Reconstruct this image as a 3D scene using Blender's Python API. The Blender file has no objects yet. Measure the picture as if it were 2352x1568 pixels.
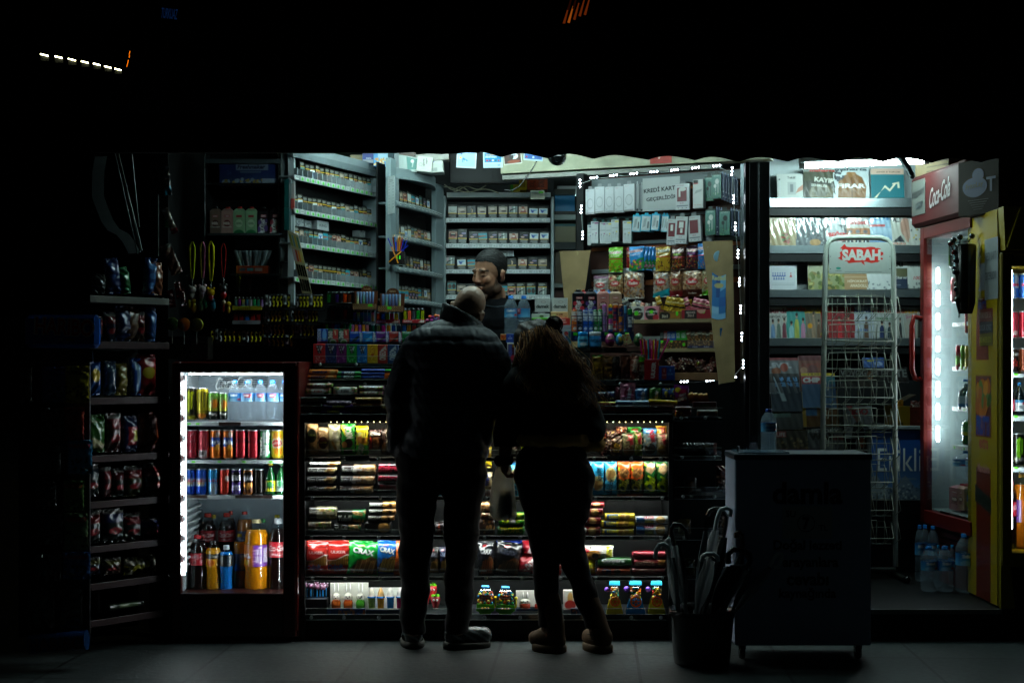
import bpy,math,random
import numpy as np
from mathutils import Vector,Matrix
from math import cos,sin,radians as rad
arr,lsp,nrm_=np.array,np.linspace,np.linalg.norm
MTr,MRo=Matrix.Translation,Matrix.Rotation
EN,GL,MT,CD,CT_,BO,ME,CL='enamel','gloss','matte','card','carton','bottle','metal','cloth'
def Rc(*a):return('r',)+a
def El(*a):return('e',)+a
def Sc(*a):return('s',)+a
def Po(*a):return('p',)+a
random.seed(7)
SC=bpy.context.scene
COL=SC.collection
PI=math.pi
FL,HZ,ZC,D0=3267.0,845.0,1.36,7.1
cam=bpy.data.cameras.new('camera');cam.lens=50.0;cam.sensor_width=36.0
cam.shift_y=-(HZ-784)/2352.0*-1.0
cam.clip_start=0.05;cam.clip_end=500
co=bpy.data.objects.new('camera',cam);COL.objects.link(co)
co.location=(0,-D0,ZC);co.rotation_euler=(PI/2,0,0)
SC.camera=co
w=bpy.data.worlds.new('World');SC.world=w;w.use_nodes=True
bg=w.node_tree.nodes['Background']
bg.inputs[0].default_value=(0.6,0.85,1.0,1);bg.inputs[1].default_value=0.0024
SC.view_settings.view_transform='Standard';SC.view_settings.look='None'
SC.view_settings.exposure=0.0;SC.view_settings.gamma=1.0
SC.render.engine='CYCLES'
try:
 SC.cycles.use_denoising=True;SC.cycles.max_bounces=8;SC.cycles.transparent_max_bounces=24
 SC.cycles.sample_clamp_indirect=3.0;SC.cycles.caustics_reflective=False;SC.cycles.caustics_refractive=False
except Exception:pass
def lin(h):
 if not isinstance(h,str):return arr(h,float)
 if len(h)==3:h=h[0]*2+h[1]*2+h[2]*2
 c=arr([int(h[i:i+2],16)/255.0 for i in(0,2,4)])
 return np.where(c<=0.04045,c/12.92,((c+0.055)/1.055)**2.4)
def X(px,d):return(px-1176)*d/FL
def Z(py,d):return ZC-(py-HZ)*d/FL
def Y(d):return d-D0
class Surf:
 'a vertical plane seen in plan: passes the image column px1 at distance d1 and px2 at distance d2'
 def __init__(s,px1,d1,px2,d2):
  s.a=arr([(px1-1176)*d1/FL,d1]);b=arr([(px2-1176)*d2/FL,d2]);s.u=b-s.a
  s.ang=math.atan2(s.u[1],s.u[0])
 def d(s,px):
  k=(px-1176)/FL
  t=(k*s.a[1]-s.a[0])/(s.u[0]-k*s.u[1])
  return s.a[1]+t*s.u[1]
 def pt(s,px):
  d=s.d(px);return arr([(px-1176)*d/FL,d-D0])
def flat(d):return Surf(0,d,1000,d)
REG=dict(A=(1100,580,.3826),C=(1700,580,.38265),B=(2200,580,.3826),N=(2200,1100,.3826),M=(3000,580,.5229),F=(700,1400,.6693),G=(1180,1400,.4145),H=(1180,2000,.4145),I=(1850,1900,.4782),J=(2300,1400,.41445),K=(2600,1750,.6059),L=(3400,1350,.7334),E=(0,1000,1.0526),O=(640,580,.5486),P=(1240,1080,.2806),S=(3050,1350,.3189),T=(1850,1150,.2232),U=(3700,700,.4464),V=(300,600,.4464),W=(1500,2150,.4252),Q=(3600,1800,.4464),D=(0,0,1.7415))
def RX(r,x):return(REG[r][0]+x*REG[r][2])/1.7415
def PT(r,x,y,d):return(X(RX(r,x),d),Y(d),Z(RY(r,y),d))
def RY(r,y):return(REG[r][1]+y*REG[r][2])/1.7415
MATS={}
def mk(name,rough=.5,metal=0.,spec=.5,coat=0.,coat_rough=.05,bump=0.,bscale=60.,bdist=.002,stretch=None,grain=0.,gscale=200.,emit=0.,trans=0.,kind=None,tint=None,fac=.08,sheen=0.):
 def D(n,k,v):n.inputs[k].default_value=v
 m=bpy.data.materials.new(name);m.use_nodes=True
 nt=m.node_tree;nt.nodes.clear();N=nt.nodes.new;L=nt.links.new
 out=N('ShaderNodeOutputMaterial')
 at=N('ShaderNodeAttribute');at.attribute_name='Col'
 if kind=='clear':
  tr=N('ShaderNodeBsdfTransparent');D(tr,0,(*(tint or(.93,.97,1.)),1))
  gl=N('ShaderNodeBsdfGlossy');D(gl,'Roughness',rough)
  fr=N('ShaderNodeLayerWeight');D(fr,0,.5)
  pw=N('ShaderNodeMath');pw.operation='POWER';D(pw,1,4.0);L(fr.outputs['Facing'],pw.inputs[0])
  ad=N('ShaderNodeMath');ad.operation='MULTIPLY_ADD';ad.use_clamp=True;D(ad,1,.7);D(ad,2,fac+.03)
  L(pw.outputs[0],ad.inputs[0]);mx=N('ShaderNodeMixShader')
  L(ad.outputs[0],mx.inputs[0]);L(tr.outputs[0],mx.inputs[1]);L(gl.outputs[0],mx.inputs[2])
  L(mx.outputs[0],out.inputs[0])
  if bump:
   tc=N('ShaderNodeTexCoord');nz=N('ShaderNodeTexNoise');D(nz,'Scale',bscale)
   L(tc.outputs['Object'],nz.inputs['Vector'])
   bp=N('ShaderNodeBump');D(bp,'Strength',bump);D(bp,'Distance',bdist)
   L(nz.outputs[0],bp.inputs['Height']);L(bp.outputs[0],gl.inputs['Normal']);L(bp.outputs[0],fr.inputs['Normal'])
 elif kind=='thin':
  tr=N('ShaderNodeBsdfTransparent');tl=N('ShaderNodeBsdfTranslucent');df=N('ShaderNodeBsdfPrincipled');D(df,'Roughness',min(.3,rough))
  L(at.outputs['Color'],tl.inputs[0]);L(at.outputs['Color'],df.inputs['Base Color'])
  m1=N('ShaderNodeMixShader');D(m1,0,1-trans);L(tl.outputs[0],m1 .inputs[1]);L(df.outputs[0],m1 .inputs[2])
  m2=N('ShaderNodeMixShader');D(m2,0,fac);L(tr.outputs[0],m2 .inputs[1]);L(m1 .outputs[0],m2 .inputs[2]);L(m2 .outputs[0],out.inputs[0])
  tc=N('ShaderNodeTexCoord');nz=N('ShaderNodeTexNoise');D(nz,'Scale',bscale);L(tc.outputs['Object'],nz.inputs['Vector'])
  bp=N('ShaderNodeBump');D(bp,'Strength',bump);D(bp,'Distance',bdist)
  L(nz.outputs[0],bp.inputs['Height']);L(bp.outputs[0],df.inputs['Normal'])
 elif kind=='emit':
  e=N('ShaderNodeEmission');L(at.outputs['Color'],e.inputs[0]);D(e,1,emit)
  L(e.outputs[0],out.inputs[0])
 else:
  b=N('ShaderNodeBsdfPrincipled');L(b.outputs[0],out.inputs[0])
  src=at.outputs['Color']
  if grain:
   tc=N('ShaderNodeTexCoord');nz=N('ShaderNodeTexNoise');D(nz,'Scale',gscale);D(nz,'Detail',5)
   L(tc.outputs['Object'],nz.inputs['Vector'])
   mr=N('ShaderNodeMapRange');D(mr,'To Min',1-grain);D(mr,'To Max',1+grain)
   D(mr,'From Min',.25);D(mr,'From Max',.75)
   L(nz.outputs[0],mr.inputs[0])
   vm=N('ShaderNodeVectorMath');vm.operation='SCALE';L(at.outputs['Color'],vm.inputs[0]);L(mr.outputs[0],vm.inputs['Scale'])
   src=vm.outputs[0]
  L(src,b.inputs['Base Color'])
  D(b,'Roughness',rough);D(b,'Metallic',metal)
  D(b,'Specular IOR Level',spec)
  D(b,'Coat Weight',coat);D(b,'Coat Roughness',coat_rough)
  D(b,'Transmission Weight',trans)
  if sheen:D(b,'Sheen Weight',sheen)
  if bump:
   tc=N('ShaderNodeTexCoord');mp=N('ShaderNodeMapping')
   if stretch:D(mp,'Scale',stretch);D(mp,'Rotation',(.4,.7,.3))
   L(tc.outputs['Object'],mp.inputs[0])
   nz=N('ShaderNodeTexNoise');D(nz,'Scale',bscale);D(nz,'Detail',3);D(nz,'Distortion',.6)
   L(mp.outputs[0],nz.inputs['Vector'])
   bp=N('ShaderNodeBump');D(bp,'Strength',bump);D(bp,'Distance',bdist)
   L(nz.outputs[0],bp.inputs['Height'])
   if coat:L(bp.outputs[0],b.inputs['Coat Normal'])
   else:L(bp.outputs[0],b.inputs['Normal'])
 MATS[name]=m
 return m
mk(MT,rough=.75,spec=.25,grain=.06,gscale=90)
mk('paper',rough=.55,spec=.35,grain=.03,gscale=60)
mk(CD,rough=.38,spec=.5,grain=.04,gscale=50)
mk('foil',rough=.28,spec=.6,metal=.15,coat=.9,coat_rough=.09,bump=.9,bscale=45,bdist=.004,stretch=(1,1,.6),grain=.05)
mk('wrap',rough=.45,coat=1.,coat_rough=.05,bump=.8,bscale=24,bdist=.006,stretch=(1.5,1,.35),grain=.02)
mk('film',rough=.35,coat=.8,coat_rough=.08,bump=.35,bscale=30,bdist=.003)
mk(GL,rough=.22,spec=.6,grain=.03)
mk('can',rough=.24,metal=.55,spec=.6,grain=.02)
mk(ME,rough=.32,metal=.9,grain=.08,gscale=30,bump=.08,bscale=160,bdist=.001)
mk(EN,rough=.38,spec=.4,grain=.07,gscale=14)
mk('dark',rough=.5,spec=.25,grain=.15,gscale=20)
mk('wood',rough=.6,spec=.3,grain=.28,gscale=9)
mk('dirty',rough=.6,spec=.3,grain=.35,gscale=7)
mk(CL,rough=.9,spec=.15,bump=.3,bscale=220,bdist=.001,sheen=.05)
mk('nylon',rough=.52,spec=.35,bump=.35,bscale=28,bdist=.004,stretch=(1,1,2.2))
mk('skin',rough=.5,spec=.35,grain=.1,gscale=40,bump=.12,bscale=300,bdist=.0006)
mk('bald',rough=.36,spec=.45,grain=.08,gscale=40)
mk('hair',rough=.6,spec=.3,grain=.5,gscale=260,bump=.9,bscale=120,bdist=.003,stretch=(1,1,.2))
mk('juice',rough=.08,spec=.5,coat=.5)
mk('plastic',kind='thin',trans=.8,fac=.85,bump=.6,bscale=25,bdist=.008)
mk('pet',kind='thin',trans=.4,fac=.2,rough=.1,bump=.25,bscale=60,bdist=.002)
mk('glass',kind='clear',rough=.01,fac=.015,tint=(.95,.98,.97))
mk('acrylic',kind='clear',rough=.04,fac=.02,tint=(.93,.96,.95))
mk('bagfilm',kind='thin',trans=.5,fac=.55,rough=.2,bump=.8,bscale=40,bdist=.01)
mk('tube',kind='emit',emit=14.0)
mk('bigtube',kind='emit',emit=85.0)
mk('fronttube',kind='emit',emit=60.0)
mk('magtube',kind='emit',emit=210.0)
mk('led',kind='emit',emit=30.0)
mk('ledsoft',kind='emit',emit=9.0)
mk('ledrack',kind='emit',emit=42.0)
mk('ledside',kind='emit',emit=75.0)
mk('glow',kind='emit',emit=1.2)
mk('glowdim',kind='emit',emit=.12)
class MB:
 def __init__(s):s.v=[];s.c=[];s.f=[];s.m=[];s.n=0;s.mats=[];s.sm=[]
 def add(s,v,f,col,mat=MT,smooth=True):
  v=np.asarray(v,float).reshape(-1,3);n=len(v)
  c=np.asarray(lin(col)if isinstance(col,str)else col,float)
  if c.ndim==1:c=np.tile(c,(n,1))
  s.v.append(v);s.c.append(c.reshape(-1,3)[:n])
  if mat not in s.mats:s.mats.append(mat)
  mi=s.mats.index(mat)
  groups={}
  if isinstance(f,np.ndarray):groups[f.shape[1]]=f
  else:
   for q in f:groups.setdefault(len(q),[]).append(q)
  for k,g in groups.items():
   g=np.asarray(g,np.int64)+s.n
   s.f.append(g);s.m.append(np.full(len(g),mi));s.sm.append(np.full(len(g),smooth))
  s.n+=n
  return s
 def mesh(s,name):
  me=bpy.data.meshes.new(name)
  v=np.concatenate(s.v);c=np.concatenate(s.c)
  loops=np.concatenate([g.ravel()for g in s.f]);sizes=np.concatenate([np.full(len(g),g.shape[1])for g in s.f])
  starts=np.concatenate([[0],np.cumsum(sizes)[:-1]])
  me.vertices.add(len(v));me.vertices.foreach_set('co',v.astype(np.float32).ravel())
  me.loops.add(len(loops));me.loops.foreach_set('vertex_index',loops.astype(np.int32))
  me.polygons.add(len(sizes));me.polygons.foreach_set('loop_start',starts.astype(np.int32))
  me.polygons.foreach_set('loop_total',sizes.astype(np.int32))
  me.polygons.foreach_set('material_index',np.concatenate(s.m).astype(np.int32))
  me.polygons.foreach_set('use_smooth',np.concatenate(s.sm))
  a=me.color_attributes.new('Col','FLOAT_COLOR','POINT')
  a.data.foreach_set('color',np.hstack([c,np.ones((len(c),1))]).astype(np.float32).ravel())
  for m in s.mats:me.materials.append(MATS[m])
  me.update(calc_edges=True);me.validate()
  return me
 def box(s,x0,y0,z0,x1,y1,z1,col,mat=MT,ch=None):
  if x0>x1:x0,x1=x1,x0
  if y0>y1:y0,y1=y1,y0
  if z0>z1:z0,z1=z1,z0
  c=min(ch if ch is not None else.0015,.3*min(x1-x0,y1-y0,z1-z0))
  V=[];I={}
  lo=(x0,y0,z0);hi=(x1,y1,z1)
  for sx in(0,1):
   for sy in(0,1):
    for sz in(0,1):
     p=[hi[i]if q else lo[i]for i,q in enumerate((sx,sy,sz))]
     for a in range(3):
      q=list(p)
      for b in range(3):
       if b!=a:q[b]+=-c if(sx,sy,sz)[b]else c
      I[(sx,sy,sz,a)]=len(V);V.append(q)
  Fc=[]
  def quad(ids,nrm):
   a,b,cc=[arr(V[i])for i in ids[:3]]
   if np.dot(np.cross(b-a,cc-a),nrm)<0:ids=ids[::-1]
   Fc.append(ids)
  for a in range(3):
   o=[i for i in range(3)if i!=a]
   for sd in(0,1):
    ids=[]
    for(p,q)in((0,0),(1,0),(1,1),(0,1)):
     k=[0,0,0];k[a]=sd;k[o[0]]=p;k[o[1]]=q;ids.append(I[(*k,a)])
    n=[0,0,0];n[a]=1 if sd else-1;quad(ids,n)
   for p in(0,1):
    for q in(0,1):
     k0=[0,0,0];k0[o[0]]=p;k0[o[1]]=q;k1=list(k0);k1[a]=1
     n=[0,0,0];n[o[0]]=1 if p else-1;n[o[1]]=1 if q else-1
     quad([I[(*k0,o[0])],I[(*k1,o[0])],I[(*k1,o[1])],I[(*k0,o[1])]],n)
  for sx in(0,1):
   for sy in(0,1):
    for sz in(0,1):
     n=[1 if q else-1 for q in(sx,sy,sz)]
     quad([I[(sx,sy,sz,a)]for a in range(3)],n)
  return s.add(V,Fc,col,mat,False)
 def grid(s,P,col,mat=CD,smooth=True,wrap=False):
  'P (h,w,3); rows go up, columns go right seen from the front'
  h,w=P.shape[:2]
  idx=np.arange(h*w).reshape(h,w)
  if wrap:idx=np.hstack([idx,idx[:,:1]])
  a=idx[:-1,:-1].ravel();b=idx[:-1,1:].ravel();c=idx[1:,1:].ravel();d=idx[1:,:-1].ravel()
  if not isinstance(col,str):
   col=np.asarray(col)
   if col.ndim==3:col=col.reshape(-1,3)
  return s.add(P.reshape(-1,3),np.stack([a,b,c,d],1),col,mat,smooth)
 def panel(s,x0,z0,x1,z1,y,col,mat=CD):
  'a flat front face carrying an image (rows up)'
  if isinstance(col,str):col=np.tile(lin(col),(2,2,1))
  h,w=col.shape[:2]
  xs=lsp(x0,x1,w);zs=lsp(z0,z1,h)
  P=np.zeros((h,w,3));P[...,0]=xs[None];P[...,1]=y;P[...,2]=zs[:,None]
  return s.grid(P,col,mat,False)
 def lathe(s,prof,col,mat=GL,n=24,c=(0,0,0),cols=None,smooth=True,axis='z',rot=None,img=None):
  prof=arr(prof,float);th=lsp(-PI/2-PI/n*0,1.5*PI,n,False)
  P=np.zeros((len(prof),n,3))
  P[...,0]=prof[:,0:1]*np.cos(th)[None];P[...,1]=prof[:,0:1]*np.sin(th)[None];P[...,2]=prof[:,1:2]
  if axis=='x':P=P[...,[2,1,0]]*arr([1,1,-1])
  if axis=='y':P=P[...,[0,2,1]]*arr([-1,1,1])
  if rot is not None:P=P@arr(rot.to_3x3()).T
  P+=arr(c)
  if img is not None:
   H=len(prof);ih,iw=img.shape[:2]
   u=(np.sin(th+PI/2)*.5+.5);r=np.clip((prof[:,1]-prof[0,1])/(prof[-1,1]-prof[0,1]),0,1)
   ui=(u*(iw-1)).astype(int);vi=(r*(ih-1)).round().astype(int)
   cc=img[vi][:,ui]
   return s.grid(P,cc,mat,smooth,True)
  if cols is not None:
   cc=arr([lin(q)if isinstance(q,str)else q for q in cols])[:,None,:].repeat(n,1)
   return s.grid(P,cc,mat,smooth,True)
  return s.grid(P,col,mat,smooth,True)
 def tube(s,pts,r,col,mat=ME,n=8,closed=False):
  pts=[arr(p,float)for p in pts];m=len(pts)
  rr=r if hasattr(r,'__len__')else[r]*m
  t=[]
  for i in range(m):
   a=pts[(i-1)%m]if closed or i>0 else pts[i];b=pts[(i+1)%m]if closed or i<m-1 else pts[i]
   q=b-a;t.append(q/(nrm_(q)+1e-9))
  up=arr([0,0,1.])if abs(t[0][2])<.9 else arr([0,1.,0])
  nrm=np.cross(t[0],up);nrm/=nrm_(nrm)
  P=[]
  for i in range(m):
   nrm=nrm-t[i]*np.dot(nrm,t[i]);nrm/=nrm_(nrm)+1e-9;bn=np.cross(t[i],nrm)
   P.append([pts[i]+rr[i]*(cos(k*2*PI/n)*nrm+sin(k*2*PI/n)*bn)for k in range(n)])
  if closed:P.append(P[0])
  P=arr(P)
  s.grid(P,col,mat,True,True)
  if not closed:
   for e,rev in((P[0],False),(P[-1],True)):
    f=list(range(n));s.add(e,[f if rev else f[::-1]],col,mat,False)
  return s
 def sphere(s,c,r,col,mat=GL,n=14,rz=None,ry=None):
  th=lsp(-PI/2,PI/2,max(6,n//2+1))
  pr=[(max(1e-5,r*cos(a)),(rz or r)*sin(a))for a in th]
  prof=arr(pr);t=lsp(0,2*PI,n,False)
  P=np.zeros((len(pr),n,3));P[...,0]=prof[:,0:1]*np.cos(t);P[...,1]=prof[:,0:1]*np.sin(t)*((ry or r)/r);P[...,2]=prof[:,1:2]
  return s.grid(P+arr(c),col,mat,True,True)
 def prism(s,pts,y0,y1,col,mat=MT):
  'outline in x,z given counter-clockwise seen from the front, with depth y0..y1'
  n=len(pts);V=[(x,y0,z)for x,z in pts]+[(x,y1,z)for x,z in pts]
  Fc=[list(range(n)),list(range(2*n-1,n-1,-1))]+[[i,i+n,(i+1)%n+n,(i+1)%n]for i in range(n)]
  return s.add(V,Fc,col,mat,False)
 def xf(s,M):
  M=arr(M);s.v=[v@M[:3,:3].T+M[:3,3]for v in s.v];return s
TX={}
def glyphs(t,bold=0.0):
 k=(t,bold)
 if k in TX:return TX[k]
 cu=bpy.data.curves.new('lettering','FONT');cu.body=t;cu.size=1;cu.offset=bold;cu.fill_mode='BOTH';cu.resolution_u=3
 ob=bpy.data.objects.new('lettering',cu);COL.objects.link(ob)
 dg=bpy.context.evaluated_depsgraph_get();me=bpy.data.meshes.new_from_object(ob.evaluated_get(dg))
 me.calc_loop_triangles()
 v=arr([q.co[:2]for q in me.vertices])if len(me.vertices)else np.zeros((3,2))
 f=arr([q.vertices[:]for q in me.loop_triangles])if len(me.loop_triangles)else arr([[0,1,2]])
 bpy.data.objects.remove(ob);bpy.data.curves.remove(cu);bpy.data.meshes.remove(me)
 lo=v.min(0);hi=v.max(0);v=v-(lo+hi)/2
 TX[k]=(v,f,hi-lo);return TX[k]
def LT(mb,t,cx,cz,h,y,col,mat=CD,rot=0,maxw=None,shear=0,bold=.01,thick=.002,S=None):
 'raised lettering, h = letter height in metres'
 v,f,sz=glyphs(t,bold);k=h/max(.3,sz[1]);kx=k
 if maxw:kx=min(k*1.0,maxw/sz[0])if maxw>0 else-maxw/sz[0]
 q=v*[kx,k];q=q+np.stack([q[:,1]*shear,q[:,1]*0],1)
 a=rad(rot);q=q@arr([[cos(a),sin(a)],[-sin(a),cos(a)]])
 V=np.stack([q[:,0]+cx,np.full(len(q),y-thick),q[:,1]+cz],1)
 mb.add(V,f,col,mat,False)
 return mb
def hsh(*a):return abs(hash(str(a)))%100000
IM={}
def art(w,h,bg,ops=(),res=.0028,lim=220):
 'paint a label: returns rows (bottom first) x columns x rgb. Coordinates are fractions, y up.'
 nx=int(min(lim,max(6,round(w/res))))+1;ny=int(min(lim,max(6,round(h/res))))+1
 key=(nx,ny,bg,str(ops))
 if key in IM:return IM[key]
 ss=3;W,H=nx*ss,ny*ss
 im=np.tile(lin(bg),(H,W,1));yy,xx=np.mgrid[0:H,0:W];xx=(xx+.5)/W;yy=(yy+.5)/H;asp=h/w
 rs=np.random.RandomState(sum(ord(c)for c in str(ops))%9999)
 for o in ops:
  k=o[0]
  if k=='r':m=(xx>=o[1])&(xx<=o[3])&(yy>=o[2])&(yy<=o[4]);im[m]=lin(o[5])
  elif k=='e':m=((xx-o[1])/o[3])**2+((yy-o[2])/o[4])**2<=1;im[m]=lin(o[5])
  elif k=='g':
   x0,y0,x1,y1,c0,c1=o[1:7];m=(xx>=x0)&(xx<=x1)&(yy>=y0)&(yy<=y1);t=np.clip((yy-y0)/(y1-y0),0,1)[...,None]
   g=lin(c0)*(1-t)+lin(c1)*t;im[m]=g[m]
  elif k=='p':
   pts=arr(o[1]);m=np.zeros((H,W),bool);j=len(pts)-1
   for i in range(len(pts)):
    xi,yi=pts[i];xj,yj=pts[j]
    if yi!=yj:m^=((yi>yy)!=(yj>yy))&(xx<(xj-xi)*(yy-yi)/(yj-yi)+xi)
    j=i
   im[m]=lin(o[2])
  elif k=='s':
   n,r,cs,x0,y0,x1,y1=o[1:8]
   for i in range(n):
    cx=rs.uniform(x0,x1);cy=rs.uniform(y0,y1);a=rs.uniform(0,PI);c=lin(cs[i%len(cs)])*rs.uniform(.75,1.15)
    ix0=max(0,int((cx-r)*W));ix1=min(W,int((cx+r)*W)+1);iy0=max(0,int((cy-r/asp)*H));iy1=min(H,int((cy+r/asp)*H)+1)
    if ix1<=ix0 or iy1<=iy0:continue
    dx=xx[iy0:iy1,ix0:ix1]-cx;dy=(yy[iy0:iy1,ix0:ix1]-cy)*asp
    u=dx*cos(a)+dy*sin(a);v=-dx*sin(a)+dy*cos(a)
    m=(u/r)**2+(v/(r*rs.uniform(.45,.9)))**2<=1;sub=im[iy0:iy1,ix0:ix1];sub[m]=c
  elif k=='t':
   t,cx,cy,hh,c=o[1:6];rot=o[6]if len(o)>6 else 0;mw=o[7]if len(o)>7 else None;bold=o[8]if len(o)>8 else.02;sh=o[9]if len(o)>9 else 0
   v,f,sz=glyphs(t,bold);kk=hh*H/max(.3,sz[1]);kx=kk
   span=W if abs(rot)%180<45 else H
   if mw:kx=mw*span/sz[0]
   q=v*[kx,kk];q=q+np.stack([q[:,1]*sh,q[:,1]*0],1)
   a=rad(rot);q=q@arr([[cos(a),sin(a)],[-sin(a),cos(a)]])
   q=q+[cx*W,cy*H];cc=lin(c)
   for tri in f:
    A,B,C=q[tri];x0=max(0,int(min(A[0],B[0],C[0])));x1=min(W,int(max(A[0],B[0],C[0]))+2);y0=max(0,int(min(A[1],B[1],C[1])));y1=min(H,int(max(A[1],B[1],C[1]))+2)
    if x1<=x0 or y1<=y0:continue
    gx=np.arange(x0,x1)[None]+.5;gy=np.arange(y0,y1)[:,None]+.5
    def e(P,Q):return(Q[0]-P[0])*(gy-P[1])-(Q[1]-P[1])*(gx-P[0])
    e0,e1,e2=e(A,B),e(B,C),e(C,A)
    m=((e0>=0)&(e1>=0)&(e2>=0))|((e0<=0)&(e1<=0)&(e2<=0))
    im[y0:y1,x0:x1][m]=cc
 im=im.reshape(ny,ss,nx,ss,3).mean((1,3))
 IM[key]=im;return im
def nobj(name,me,parent=None):
 o=bpy.data.objects.new(name,me);COL.objects.link(o)
 if parent is not None:o.parent=parent
 return o
REGISTRY=[]
ORD=['','second','third','fourth','fifth','sixth','seventh','eighth','ninth','tenth','eleventh','twelfth','thirteenth','fourteenth','fifteenth','sixteenth','seventeenth','eighteenth','nineteenth','twentieth']
def tag(o,desc,cat,place='',group=None,sx=None):
 o['category']=cat
 if group:o['group']=group
 REGISTRY.append((o,desc,place,sx if sx is not None else(o.location.x)))
 return o
def finish_labels():
 by={}
 for r in REGISTRY:by.setdefault((r[1]+' '+r[2]).strip(),[]).append(r)
 for k,rs in by.items():
  rs.sort(key=lambda r:r[3])
  n=len(rs)
  for i,r in enumerate(rs):
   if n==1:lab=k
   elif i==0:lab='leftmost '+k
   elif i==n-1:lab='rightmost '+k
   elif n==3:lab='middle '+k
   elif i<=n/2:lab=ORD[i]+'-from-left '+k
   else:lab=(ORD[n-1-i]if n-1-i>0 else 'last')+'-from-right '+k
   r[0]['label']=lab
def struct(name,mb,**k):
 o=nobj(name,mb.mesh(name));o['kind']='structure';return o
def thing(name,desc,cat,parts,place='',group=None,loc=(0,0,0),rot=(0,0,0),subs=None):
 'parts: list of (name, MB or mesh [, [(sub name, MB)...]]); one part gives a single mesh object'
 g=lambda n,m:m if isinstance(m,bpy.types.Mesh)else m.mesh(n)
 if len(parts)==1 and len(parts[0])<3:
  o=nobj(name,g(name,parts[0][1]))
 else:
  o=nobj(name,None);o.empty_display_size=.05
  for p in parts:
   q=nobj(p[0],g(p[0],p[1]),o)
   if len(p)>2:
    for sp in p[2]:nobj(sp[0],g(sp[0],sp[1]),q)
 o.location=loc;o.rotation_euler=rot
 return tag(o,desc,cat,place,group)
 #  goods (local frame: front at y0, standing on z0)
def k_carton(w,h,o):
 t=o.get('t',.02);m=o.get('mat',CD);b=MB()
 side=o.get('side',o['bg'])
 b.box(-w/2,.0006,0,w/2,t,h,side,m,min(.002,w*.05))
 e=min(.0015,w*.03)
 b.panel(-w/2+e,e,w/2-e,h-e,0,art(w,h,o['bg'],o.get('ops',()),o.get('res',.0028)),m)
 b.add([(-w/2+e,0,e),(w/2-e,0,e),(w/2-e,0,h-e),(-w/2+e,0,h-e),(-w/2,.002,0),(w/2,.002,0),(w/2,.002,h),(-w/2,.002,h)],[[0,4,5,1],[1,5,6,2],[2,6,7,3],[3,7,4,0]],side,m,False)
 return[(o.get('part','box'),b)]
def k_cig(w,h,o):
 t=.022;b=MB();b.box(-w/2,.0005,0,w/2,t,h,o['bg'],GL,.001)
 b.panel(-w/2+.0005,.0005,w/2-.0005,h-.0005,0,art(w,h,o['bg'],o['ops'],.0024),CD)
 return[('pack',b)]
def k_bag(w,h,o):
 'pillow bag with crimped ends'
 t=o.get('t',min(w,h)*.3);m=o.get('mat','foil');rs=np.random.RandomState(o.get('seed',1)+int(w*1e3))
 img=art(w,h,o['bg'],o.get('ops',()),o.get('res',.003));ny,nx=img.shape[:2]
 u=lsp(-1,1,nx)[None];v=lsp(0,1,ny)[:,None]
 cr=o.get('crimp',.055)
 vv=np.clip((v-cr)/(1-2*cr),0,1)
 bul=np.power(np.clip(1-np.abs(u)**2.6,0,1),.6)*np.power(np.sin(PI*vv),.45 if o.get('full')else.6)
 wr=0
 for i in range(7):
  a=rs.uniform(-1.6,1.6);f=rs.uniform(5,16);ph=rs.uniform(0,6.3)
  wr=wr+np.sin((u*cos(a)*w/h+v*2*sin(a))*f+ph+1.5*np.sin(v*7+ph))*rs.uniform(.3,1)
 wr=wr*.0011*o.get('wr',1)*(.4+1.2*(np.abs(v-.5)*2)**2)
 pinch=1-.05*bul.mean(1,keepdims=True)*0-.035*np.sin(PI*vv)
 P=np.zeros((ny,nx,3));P[...,0]=u*w/2*pinch+.0015*np.sin(v*40+rs.uniform(0,6))*(np.abs(u)>.9);P[...,2]=v*h
 edge=np.clip((1-np.abs(u))*6,0,1)
 P[...,1]=t/2-(bul*t/2+wr*edge+.0012)
 zig=(np.abs(v-.5)>.5-cr)*.0012*np.sin(u*w*700);P[...,1]+=zig
 Q=P[::1,::-1].copy();Q[...,1]=t-P[:,::-1,1]+0
 b=MB().grid(P,img,m)
 b.grid(Q,o.get('back',o['bg']),m)
 return[('bag',b)]
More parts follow.
